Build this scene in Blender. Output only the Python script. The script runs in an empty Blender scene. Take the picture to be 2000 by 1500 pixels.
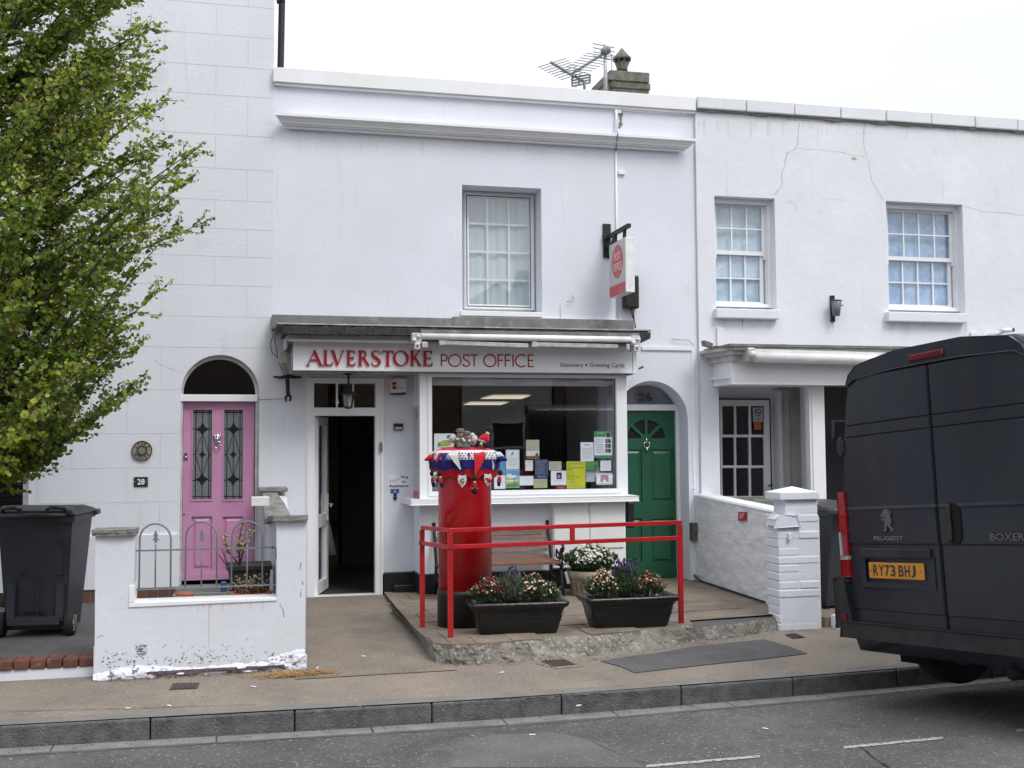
import bpy, math, random
from mathutils import Vector, Matrix, Euler, noise
from mathutils.geometry import tessellate_polygon
R = math.radians
S = bpy.context.scene; COL = S.collection
rnd = random.Random(7)
# ---------------------------------------------------------------- camera
FPX = 2200.0; YAW, PITCH, ROLL = 0.24179, 0.05591, -0.00715
CAM = Vector((0, -12.5, 1.74))
fw = Vector((math.sin(YAW)*math.cos(PITCH), math.cos(YAW)*math.cos(PITCH), math.sin(PITCH)))
r0 = Vector((math.cos(YAW), -math.sin(YAW), 0)); u0 = r0.cross(fw)
rt = math.cos(ROLL)*r0 + math.sin(ROLL)*u0; up = -math.sin(ROLL)*r0 + math.cos(ROLL)*u0
cd = bpy.data.cameras.new('camera'); cam = bpy.data.objects.new('camera', cd); COL.objects.link(cam)
cd.sensor_width = 36; cd.lens = FPX/2000*36; cd.clip_end = 2000; cd.clip_start = .05
cam.matrix_world = Matrix(((rt.x, up.x, -fw.x, CAM.x), (rt.y, up.y, -fw.y, CAM.y), (rt.z, up.z, -fw.z, CAM.z), (0, 0, 0, 1)))
S.camera = cam
S.render.resolution_x = 1024; S.render.resolution_y = 768
# ---------------------------------------------------------------- light
SUN_EL, SUN_AZ = 52, 28          # azimuth: degrees to the right of the direction facing the houses' fronts
S.view_settings.view_transform = 'Standard'; S.view_settings.look = 'None'
S.view_settings.exposure = 0.25; S.view_settings.gamma = 1
w = bpy.data.worlds.new('World'); S.world = w; w.use_nodes = True
nt = w.node_tree; bg = nt.nodes['Background']
sk = nt.nodes.new('ShaderNodeTexSky'); sk.sky_type = 'NISHITA'; sk.sun_disc = False
sk.sun_elevation = R(SUN_EL); sk.sun_rotation = R(180-SUN_AZ); sk.dust_density = 6; sk.air_density = 1
# cloud deck: near-white, brighter overhead, softly uneven
tc = nt.nodes.new('ShaderNodeTexCoord'); sp = nt.nodes.new('ShaderNodeSeparateXYZ')
nt.links.new(tc.outputs['Generated'], sp.inputs[0])
rp = nt.nodes.new('ShaderNodeValToRGB'); rp.color_ramp.elements[0].position = 0.0
rp.color_ramp.elements[0].color = (9.0, 9.2, 9.6, 1); rp.color_ramp.elements[1].position = .95; rp.color_ramp.elements[1].color = (17.5, 18.0, 19.2, 1); e_ = rp.color_ramp.elements.new(.33); e_.color = (9.6, 9.8, 10.2, 1)
nt.links.new(sp.outputs['Z'], rp.inputs[0])
nz = nt.nodes.new('ShaderNodeTexNoise'); nz.inputs['Scale'].default_value = 2.2; nz.inputs['Detail'].default_value = 5
mp = nt.nodes.new('ShaderNodeMapping'); mp.inputs['Scale'].default_value = (1, 1, 3)
nt.links.new(tc.outputs['Generated'], mp.inputs[0]); nt.links.new(mp.outputs[0], nz.inputs[0])
mr = nt.nodes.new('ShaderNodeMapRange'); mr.inputs[3].default_value = .86; mr.inputs[4].default_value = 1.08
nt.links.new(nz.outputs[0], mr.inputs[0])
vm = nt.nodes.new('ShaderNodeVectorMath'); vm.operation = 'SCALE'
nt.links.new(rp.outputs[0], vm.inputs[0]); nt.links.new(mr.outputs[0], vm.inputs['Scale'])
mx = nt.nodes.new('ShaderNodeMixRGB'); mx.inputs[0].default_value = .9
nt.links.new(sk.outputs[0], mx.inputs[1]); nt.links.new(vm.outputs[0], mx.inputs[2])
nt.links.new(mx.outputs[0], bg.inputs[0]); bg.inputs[1].default_value = .1
sd = bpy.data.lights.new('sun', 'SUN'); sd.energy = 1.5; sd.angle = R(22); sd.color = (1, .97, .93)
so = bpy.data.objects.new('sun', sd); COL.objects.link(so); so.location = (4, -10, 20)
sdir = Vector((math.sin(R(SUN_AZ))*math.cos(R(SUN_EL)), -math.cos(R(SUN_AZ))*math.cos(R(SUN_EL)), math.sin(R(SUN_EL))))
so.rotation_euler = sdir.to_track_quat('Z', 'Y').to_euler()
# ---------------------------------------------------------------- pixel -> place helpers (photo is 2000x1500)
def ray(px, py): return fw + rt*((px-1000)/FPX) - up*((py-750)/FPX)
def A(px, py, Y): d = ray(px, py); return CAM + d*((Y-CAM.y)/d.y)
def G(px, py, z): d = ray(px, py); return CAM + d*((z-CAM.z)/d.z)
def AX(px, py, x): d = ray(px, py); return CAM + d*((x-CAM.x)/d.x)
def RC(l, t, r, b, Y):                       # pixel rectangle -> x0,x1,z0,z1 on plane Y
    my, mx_ = (t+b)/2, (l+r)/2
    return A(l, my, Y).x, A(r, my, Y).x, A(mx_, b, Y).z, A(mx_, t, Y).z
# ---------------------------------------------------------------- materials
def mat(name, c, rough=.7, c2=None, scale=8, detail=4, bump=0, bscale=None, metal=0, spec=.5, contrast=(.35, .65), emit=None, stretch=None, layers=()):
    m = bpy.data.materials.new(name); m.use_nodes = True; n = m.node_tree.nodes; L = m.node_tree.links
    b = n['Principled BSDF']; b.inputs['Roughness'].default_value = rough; b.inputs['Metallic'].default_value = metal
    b.inputs['Specular IOR Level'].default_value = spec
    c = tuple(c)+(1,) if len(c) == 3 else c
    b.inputs['Base Color'].default_value = c
    t = n.new('ShaderNodeTexCoord'); co = t.outputs['Object']
    if stretch:
        mp = n.new('ShaderNodeMapping'); mp.inputs['Scale'].default_value = stretch; L.new(co, mp.inputs[0]); co = mp.outputs[0]
    cur = None
    if c2 is None: c2 = tuple(x*.86 for x in c[:3])
    def nse(sc, de, pos, rgh=.55):
        nonlocal co
        z = n.new('ShaderNodeTexNoise'); z.inputs['Scale'].default_value = sc; z.inputs['Detail'].default_value = de; z.inputs['Roughness'].default_value = rgh
        L.new(co, z.inputs[0]); r_ = n.new('ShaderNodeValToRGB'); r_.color_ramp.elements[0].position, r_.color_ramp.elements[1].position = pos
        L.new(z.outputs[0], r_.inputs[0]); return z, r_
    z, r_ = nse(scale, detail, contrast)
    r_.color_ramp.elements[0].color = c; r_.color_ramp.elements[1].color = tuple(c2[:3])+(1,)
    cur = r_.outputs[0]
    for ly_ in layers:
        lc, sc, pos, de = ly_[:4]; keep = co
        if len(ly_) > 4:
            m2 = n.new('ShaderNodeMapping'); m2.inputs['Scale'].default_value = ly_[4]; L.new(t.outputs['Object'], m2.inputs[0]); co = m2.outputs[0]
        z2, r2 = nse(sc, de, pos, .65); co = keep; r2.color_ramp.elements[0].color = (0, 0, 0, 1); r2.color_ramp.elements[1].color = (1, 1, 1, 1)
        k = n.new('ShaderNodeMixRGB'); L.new(r2.outputs[0], k.inputs[0]); L.new(cur, k.inputs[1]); k.inputs[2].default_value = tuple(lc)+(1,); cur = k.outputs[0]
    L.new(cur, b.inputs['Base Color'])
    if bump:
        z3 = n.new('ShaderNodeTexNoise'); z3.inputs['Scale'].default_value = bscale or scale*4; z3.inputs['Detail'].default_value = 5; L.new(co, z3.inputs[0])
        bp = n.new('ShaderNodeBump'); bp.inputs['Strength'].default_value = bump; bp.inputs['Distance'].default_value = .01
        L.new(z3.outputs[0], bp.inputs['Height']); L.new(bp.outputs[0], b.inputs['Normal'])
    if emit: b.inputs['Emission Color'].default_value = tuple(emit[:3])+(1,); b.inputs['Emission Strength'].default_value = emit[3]
    return m
def glass(name, tint=(.9, .93, .95), ior=1.5, boost=1.0):
    m = bpy.data.materials.new(name); m.use_nodes = True; n = m.node_tree.nodes; L = m.node_tree.links
    n.remove(n['Principled BSDF']); out = n['Material Output']
    t = n.new('ShaderNodeBsdfTransparent'); t.inputs[0].default_value = tint+(1,)
    g = n.new('ShaderNodeBsdfGlossy'); g.inputs['Roughness'].default_value = .01; g.inputs[0].default_value = (boost,)*3+(1,)
    fr = n.new('ShaderNodeFresnel'); ge = n.new('ShaderNodeNewGeometry'); im = n.new('ShaderNodeMapRange'); im.inputs[3].default_value = ior; im.inputs[4].default_value = 1/ior; L.new(ge.outputs['Backfacing'], im.inputs[0]); L.new(im.outputs[0], fr.inputs[0])
    tc = n.new('ShaderNodeTexCoord'); z = n.new('ShaderNodeTexNoise'); z.inputs['Scale'].default_value = 1.3; L.new(tc.outputs['Object'], z.inputs[0])
    bp = n.new('ShaderNodeBump'); bp.inputs['Strength'].default_value = .05; bp.inputs['Distance'].default_value = .02; L.new(z.outputs[0], bp.inputs['Height']); L.new(bp.outputs[0], g.inputs['Normal'])
    x = n.new('ShaderNodeMixShader'); L.new(fr.outputs[0], x.inputs[0]); L.new(t.outputs[0], x.inputs[1]); L.new(g.outputs[0], x.inputs[2]); L.new(x.outputs[0], out.inputs[0])
    return m
M = {}
M['glass2'] = glass('double_glazing', (.95, .965, .975), 1.75)
def brick(name, c1, c2, mortar, bw=.225, rh=.075, ms=.01, bump=.6, rough=.8, axis='XZ'):
    m = mat(name, c1, rough, bump=0); n = m.node_tree.nodes; L = m.node_tree.links; b = n['Principled BSDF']
    t = n.new('ShaderNodeTexCoord'); s = n.new('ShaderNodeSeparateXYZ'); L.new(t.outputs['Object'], s.inputs[0])
    ad = n.new('ShaderNodeMath'); ad.operation = 'ADD'; L.new(s.outputs['X'], ad.inputs[0]); L.new(s.outputs['Y'], ad.inputs[1])
    k = n.new('ShaderNodeCombineXYZ'); L.new(ad.outputs[0], k.inputs[0]); L.new(s.outputs['Z'], k.inputs[1])
    zz = n.new('ShaderNodeTexNoise'); zz.inputs['Scale'].default_value = 9; L.new(t.outputs['Object'], zz.inputs[0])
    mxv = n.new('ShaderNodeMixRGB'); mxv.inputs[0].default_value = .012; L.new(k.outputs[0], mxv.inputs[1]); L.new(zz.outputs['Color'], mxv.inputs[2])
    q = n.new('ShaderNodeTexBrick'); L.new(mxv.outputs[0], q.inputs[0]); q.inputs['Scale'].default_value = 1
    q.inputs['Brick Width'].default_value = bw; q.inputs['Row Height'].default_value = rh; q.inputs['Mortar Size'].default_value = ms; q.inputs['Mortar Smooth'].default_value = .4
    q.inputs['Color1'].default_value = c1+(1,); q.inputs['Color2'].default_value = c2+(1,); q.inputs['Mortar'].default_value = mortar+(1,)
    L.new(q.outputs[0], b.inputs['Base Color'])
    bp = n.new('ShaderNodeBump'); bp.inputs['Strength'].default_value = bump; bp.inputs['Distance'].default_value = .012; bp.invert = True
    L.new(q.outputs['Fac'], bp.inputs['Height'])
    b2 = n.new('ShaderNodeBump'); b2.inputs['Strength'].default_value = .5; b2.inputs['Distance'].default_value = .01; z = n.new('ShaderNodeTexNoise'); z.inputs['Scale'].default_value = 25; L.new(t.outputs['Object'], z.inputs[0])
    L.new(z.outputs[0], b2.inputs['Height']); L.new(bp.outputs[0], b2.inputs['Normal']); L.new(b2.outputs[0], b.inputs['Normal'])
    return m
M['render'] = mat('white_render', (.715, .745, .82), .85, c2=(.68, .71, .785), scale=1.6, bump=.25, bscale=30, layers=(((.56, .57, .58), 2.4, (.58, .95), 8), ((.52, .53, .53), 2.2, (.60, .95), 7, (3.2, 3.2, .35)), ((.65, .68, .745), .5, (.45, .7), 3)))
M['render_left'] = mat('off_white_render', (.69, .72, .775), .85, c2=(.655, .685, .74), scale=1.4, bump=.3, bscale=26, layers=(((.50, .51, .52), 2.2, (.6, .95), 8), ((.46, .47, .47), 2.0, (.60, .95), 7, (3, 3, .3))))
M['render_right'] = mat('aged_white_render', (.745, .765, .82), .85, c2=(.70, .72, .775), scale=1.8, bump=.5, bscale=9, layers=(((.55, .55, .55), 3.4, (.63, .9), 9), ((.56, .56, .56), 2.4, (.60, .95), 7, (3.2, 3.2, .3)), ((.68, .70, .75), .7, (.45, .7), 3)))
M['joint'] = mat('render_joint', (.58, .605, .645), .9)
M['crackc'] = mat('crack_line', (.42, .42, .44), .9, c2=(.25, .25, .26), scale=6)
M['trim'] = mat('white_trim', (.80, .82, .86), .5, c2=(.76, .77, .79), scale=3, bump=.08)
M['upvc'] = mat('white_plastic', (.80, .82, .85), .3, c2=(.77, .79, .82), scale=2)
M['oldtrim'] = mat('grimy_trim', (.56, .56, .56), .7, c2=(.42, .41, .40), scale=6, bump=.3, layers=(((.16, .15, .14), 14, (.6, .8), 8),))
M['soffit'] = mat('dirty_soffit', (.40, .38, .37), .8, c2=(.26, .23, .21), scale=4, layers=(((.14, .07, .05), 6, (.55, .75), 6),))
M['gard'] = mat('garden_wall_render', (.66, .69, .75), .85, c2=(.60, .63, .68), scale=1.5, bump=.35, bscale=14, layers=(((.45, .47, .48), 5, (.62, .80), 10),))
M['lead'] = mat('weathered_lead', (.22, .22, .22), .75, c2=(.13, .13, .135), scale=4, bump=.3, layers=(((.34, .33, .31), 7, (.55, .75), 6),))
M['felt'] = mat('gritty_felt', (.05, .05, .048), .9, c2=(.025, .025, .025), scale=30, bump=1, bscale=70, layers=(((.25, .25, .23), 60, (.62, .7), 4),))
M['slate'] = mat('rough_slate', (.26, .26, .25), .8, c2=(.15, .15, .145), scale=9, bump=.8, bscale=22, stretch=(1, 1, 4), layers=(((.36, .34, .30), 6, (.6, .8), 7),))
M['stone'] = mat('chimney_stone', (.17, .165, .135), .9, c2=(.09, .087, .07), scale=10, bump=.8, bscale=40, layers=(((.26, .24, .17), 25, (.55, .7), 5),))
M['pink'] = mat('pink_gloss', (.58, .29, .475), .36, c2=(.50, .24, .40), scale=2.5, bump=.05)
M['green'] = mat('green_gloss', (.012, .092, .046), .4, c2=(.010, .075, .038), scale=3, bump=.08)
M['dark'] = mat('dark_interior', (.014, .014, .015), .8)
M['room'] = mat('shop_room', (.34, .33, .32), .8, c2=(.26, .25, .24), scale=2)
M['roomdark'] = mat('shop_room_brown', (.05, .035, .03), .8)
M['floor'] = mat('shop_floor', (.05, .045, .042), .6)
M['black'] = mat('black_paint', (.007, .007, .008), .42, c2=(.011, .011, .012), scale=12, bump=.3)
M['iron'] = mat('wrought_iron_black', (.012, .011, .012), .6, bump=.5, bscale=60)
M['rust'] = mat('rusty_iron', (.05, .022, .016), .85, c2=(.02, .012, .01), scale=18, bump=.6)
M['redpaint'] = mat('red_gloss', (.50, .006, .012), .22, c2=(.44, .005, .010), scale=5, bump=.05, spec=.6)
M['railred'] = mat('red_rail_paint', (.46, .008, .016), .4, c2=(.33, .008, .012), scale=6, bump=.4, layers=(((.14, .02, .015), 22, (.64, .74), 6),))
M['signred'] = mat('red_letters', (.40, .006, .018), .4, spec=.3)
M['softred'] = mat('faded_red', (.56, .07, .09), .35)
M['white'] = mat('white_gloss', (.82, .83, .84), .3)
M['signwhite'] = mat('sign_panel', (.78, .81, .86), .35, c2=(.74, .77, .82), scale=2)
M['signgrey'] = mat('sign_grey', (.50, .52, .54), .35)
M['cream'] = mat('cream_panel', (.74, .75, .74), .5, c2=(.70, .71, .70), scale=3)
M['grey'] = mat('grey_metal', (.19, .20, .22), .5, c2=(.14, .15, .17), scale=9, bump=.3)
M['alu'] = mat('aluminium', (.62, .63, .65), .35, c2=(.45, .45, .47), scale=12, metal=.3)
M['chrome'] = mat('chrome', (.7, .7, .72), .12, metal=1)
M['binplastic'] = mat('bin_plastic', (.026, .031, .044), .45, c2=(.036, .039, .048), scale=4, bump=.25, bscale=90, layers=(((.05, .05, .05), 9, (.62, .85), 7),))
M['binlid'] = mat('bin_lid_plastic', (.045, .048, .056), .4, c2=(.035, .038, .044), scale=6, bump=.1)
M['rubber'] = mat('rubber', (.014, .014, .014), .8, bump=.3)
M['vanpaint'] = mat('van_paint', (.015, .019, .031), .27, c2=(.019, .023, .034), scale=2, layers=(((.026, .026, .026), 3.0, (.52, .9), 8), ((.030, .029, .028), 2.0, (.5, .85), 6, (2, 2, .5))))
M['vanplastic'] = mat('van_plastic', (.012, .012, .014), .55, c2=(.028, .028, .03), scale=6, bump=.15)
M['gap'] = mat('panel_gap', (.003, .003, .003), .9)
M['lens_red'] = mat('red_lens', (.30, .005, .008), .15)
M['lens_dim'] = mat('dim_red_lens', (.12, .006, .01), .15)
M['lens_clear'] = mat('clear_lens', (.5, .48, .48), .12)
M['plate'] = mat('yellow_plate', (.60, .27, .03), .4, c2=(.50, .22, .025), scale=8)
M['badge'] = mat('dull_badge', (.16, .16, .165), .35, metal=.6)
M['wood'] = mat('bench_wood', (.22, .11, .075), .65, c2=(.13, .065, .045), scale=5, stretch=(1, 8, 8), bump=.3, layers=(((.42, .30, .24), 7, (.58, .8), 7),))
M['planter'] = mat('planter_black', (.006, .006, .0065), .30, c2=(.010, .010, .011), scale=10, bump=.45, bscale=26)
M['tub'] = mat('stone_tub', (.30, .25, .18), .85, c2=(.20, .165, .12), scale=5, bump=.4)
M['terra'] = mat('terracotta', (.42, .13, .06), .7, c2=(.32, .09, .045), scale=8)
M['soil'] = mat('soil', (.045, .032, .025), .95, c2=(.02, .015, .012), scale=25, bump=1)
M['paper'] = mat('paper', (.84, .86, .90), .6)
M['paperdim'] = mat('paper_dull', (.52, .50, .44), .6)
M['ink'] = mat('ink', (.03, .03, .035), .6)
M['navyink'] = mat('navy_ink', (.03, .035, .07), .5)
M['inksoft'] = mat('faded_ink', (.30, .32, .36), .6)
M['blue'] = mat('blue_print', (.03, .12, .42), .5)
M['skyblue'] = mat('light_blue_print', (.12, .36, .62), .5)
M['pgreen'] = mat('green_print', (.08, .30, .10), .5)
M['lime'] = mat('lime_print', (.45, .50, .08), .5)
M['yellow'] = mat('yellow_print', (.62, .62, .035), .5)
M['beige'] = mat('beige_print', (.46, .40, .28), .5, c2=(.5, .46, .38), scale=6)
M['tan'] = mat('brown_print', (.20, .10, .04), .5)
M['slateblue'] = mat('slate_blue_print', (.07, .10, .18), .5)
M['navy'] = mat('navy', (.02, .03, .18), .6)
M['pinkp'] = mat('pink_print', (.50, .22, .24), .5)
M['orange'] = mat('orange_sticker', (.62, .12, .04), .5)
M['knitred'] = mat('red_wool', (.62, .012, .03), .95, c2=(.42, .008, .02), scale=55, bump=1, bscale=140)
M['knitpink'] = mat('bright_pink_red_wool', (.66, .02, .09), .95, c2=(.5, .012, .05), scale=55, bump=1, bscale=140)
M['knitwhite'] = mat('white_wool', (.78, .77, .78), .95, c2=(.5, .5, .52), scale=60, bump=1, bscale=140)
M['knitblue'] = mat('blue_wool', (.025, .02, .24), .95, c2=(.015, .012, .13), scale=55, bump=1, bscale=140)
M['knitblack'] = mat('black_wool', (.008, .008, .01), .95, bump=1, bscale=140)
M['khaki'] = mat('khaki_wool', (.15, .16, .12), .95, c2=(.10, .105, .08), scale=50, bump=1, bscale=140)
M['skin'] = mat('knit_skin', (.56, .40, .33), .9, bump=.6, bscale=120)
M['fleece'] = mat('white_fleece', (.55, .54, .53), .95, c2=(.35, .34, .34), scale=40, bump=1, bscale=60)
M['teal'] = mat('teal_wool', (.06, .25, .24), .95, bump=1, bscale=120)
M['gold'] = mat('gold_thread', (.5, .36, .1), .6)
M['curtain'] = mat('net_curtain', (.62, .68, .69), .9, c2=(.50, .56, .575), scale=4, stretch=(5, 1, .15), contrast=(.3, .7))
M['blind'] = mat('pale_blue_blind', (.62, .75, .84), .85, c2=(.44, .57, .68), scale=5, layers=(((.74, .82, .86), 9, (.48, .7), 8), ((.40, .50, .60), 14, (.55, .8), 8)))
M['blind_deep'] = mat('mid_blue_blind', (.40, .57, .78), .85, c2=(.26, .42, .66), scale=4, layers=(((.62, .72, .80), 9, (.50, .72), 8), ((.22, .34, .50), 12, (.55, .8), 8)))
M['leadglass'] = mat('obscure_glass', (.20, .225, .24), .15, c2=(.14, .16, .17), scale=60, bump=.4, bscale=180)
M['leadglassdark'] = mat('dark_obscure_glass', (.018, .02, .022), .2)
M['lightpanel'] = mat('light_panel', (.8, .75, .62), .5, emit=(1, .88, .64, .62))
M['asphalt'] = mat('asphalt', (.118, .113, .114), .88, c2=(.078, .075, .078), scale=.9, bump=1, bscale=60, layers=(((.050, .048, .051), .75, (.42, .66), 8), ((.055, .053, .056), 2.4, (.52, .72), 8), ((.15, .145, .145), 3.1, (.60, .8), 9), ((.33, .32, .31), 40, (.59, .66), 6), ((.030, .030, .031), 46, (.58, .66), 5)))
M['patch'] = mat('new_asphalt_patch', (.098, .096, .098), .9, c2=(.074, .073, .075), scale=4, bump=.8, bscale=70, layers=(((.20, .195, .19), 60, (.62, .7), 4), ((.05, .05, .05), 70, (.6, .68), 4)))
M['pave'] = mat('tan_pavement', (.24, .203, .163), .92, c2=(.175, .153, .13), scale=1.3, bump=.9, bscale=70, layers=(((.125, .112, .10), 2.3, (.52, .78), 9), ((.42, .32, .22), 60, (.58, .67), 4), ((.085, .07, .058), 66, (.60, .68), 4)))
M['ramp'] = mat('concrete_ramp', (.215, .18, .142), .92, c2=(.16, .135, .108), scale=2.0, bump=.8, bscale=70, layers=(((.14, .122, .105), 1.7, (.52, .8), 9), ((.46, .39, .31), 58, (.60, .68), 4), ((.10, .085, .07), 64, (.60, .68), 4)))
M['flag'] = mat('paving_flag', (.215, .175, .135), .9, c2=(.145, .118, .093), scale=3, bump=.6, bscale=60, layers=(((.10, .085, .07), 5, (.55, .8), 9), ((.42, .36, .28), 55, (.60, .68), 4)))
M['conc'] = mat('broken_concrete', (.245, .232, .205), .95, c2=(.12, .11, .095), scale=9, bump=1, bscale=38, layers=(((.42, .41, .38), 40, (.56, .66), 4), ((.07, .055, .045), 5, (.62, .82), 9)))
M['kerb'] = mat('granite_kerb', (.125, .125, .127), .85, c2=(.07, .07, .073), scale=10, bump=1, bscale=70, layers=(((.2, .2, .2), 60, (.6, .7), 3),))
M['kerbtop'] = mat('kerb_top', (.20, .185, .165), .85, c2=(.15, .14, .128), scale=3, bump=.7, bscale=80)
M['gutter'] = mat('gutter_channel', (.22, .205, .19), .88, c2=(.15, .14, .13), scale=5, bump=.6, bscale=70)
M['line'] = mat('worn_road_paint', (.38, .38, .37), .8, c2=(.14, .14, .14), scale=26, detail=7, contrast=(.48, .62))
M['cover'] = mat('iron_cover', (.07, .05, .045), .7, c2=(.045, .035, .033), scale=12, bump=.9, bscale=60)
M['earth'] = mat('earth', (.10, .085, .06), .95, c2=(.06, .055, .04), scale=.4)
M['pbrick'] = brick('white_painted_brick', (.80, .81, .83), (.75, .76, .78), (.60, .61, .62), bump=1, rough=.7)
M['pbrick2'] = mat('white_painted_rough_brick', (.76, .775, .81), .8, c2=(.70, .715, .745), scale=5, bump=1, bscale=7, stretch=(1, 1, 3.2), layers=(((.56, .57, .58), 7, (.62, .9), 7),))
M['redbrick'] = brick('red_edge_brick', (.13, .06, .045), (.10, .045, .035), (.12, .10, .09), bw=.11, rh=.3)
M['obrick'] = brick('brown_brick', (.16, .09, .06), (.12, .07, .05), (.20, .18, .16))
M['oroof'] = mat('grey_slate_roof', (.10, .10, .11), .8, scale=3)
M['ogrey'] = mat('grey_render_wall', (.62, .61, .60), .9, c2=(.5, .49, .48), scale=2)
M['leaf'] = mat('leaf_green', (.22, .32, .036), .5, c2=(.15, .24, .03), scale=14)
M['leafy'] = mat('leaf_yellow_green', (.42, .47, .06), .5, c2=(.31, .38, .045), scale=14)
M['leafd'] = mat('leaf_deep_green', (.13, .225, .034), .5, c2=(.095, .17, .028), scale=14)
M['leafr'] = mat('leaf_reddish_tip', (.22, .13, .05), .55, c2=(.15, .12, .04), scale=14)
M['bark'] = mat('grey_bark', (.085, .075, .062), .9, c2=(.05, .043, .036), scale=14, bump=.6)
M['stemg'] = mat('green_stem', (.05, .07, .03), .8)
M['fgreen'] = mat('plant_green', (.055, .09, .03), .7, c2=(.03, .055, .02), scale=30)
M['fgrey'] = mat('lavender_foliage', (.12, .15, .11), .8, c2=(.07, .09, .065), scale=30)
M['fred'] = mat('red_petals', (.40, .03, .04), .7, c2=(.25, .02, .03), scale=40)
M['fpink'] = mat('pink_petals', (.62, .33, .32), .7, c2=(.7, .48, .42), scale=40)
M['forange'] = mat('peach_petals', (.62, .26, .14), .7)
M['fpurple'] = mat('purple_petals', (.07, .04, .13), .8)
M['fwhite'] = mat('white_petals', (.72, .72, .66), .7)
M['straw'] = mat('dry_straw', (.42, .28, .13), .9)
M['glass'] = glass('window_glass', (.95, .965, .975), 1.5)
M['glassdark'] = glass('tinted_glass', (.55, .57, .6), 1.55)
M['lampglass'] = mat('frosted_lamp_glass', (.30, .32, .33), .3, c2=(.2, .21, .22), scale=20)
TR = bpy.data.materials  # leaves let some light through
for k in ('leaf', 'leafy', 'leafd', 'leafr'):
    m = M[k]; n = m.node_tree.nodes; L = m.node_tree.links; b = n['Principled BSDF']; out = n['Material Output']
    t = n.new('ShaderNodeBsdfTranslucent'); src = b.inputs['Base Color'].links[0].from_socket; L.new(src, t.inputs[0])
    x = n.new('ShaderNodeMixShader'); x.inputs[0].default_value = .45; L.new(b.outputs[0], x.inputs[1]); L.new(t.outputs[0], x.inputs[2]); L.new(x.outputs[0], out.inputs[0])
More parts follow.
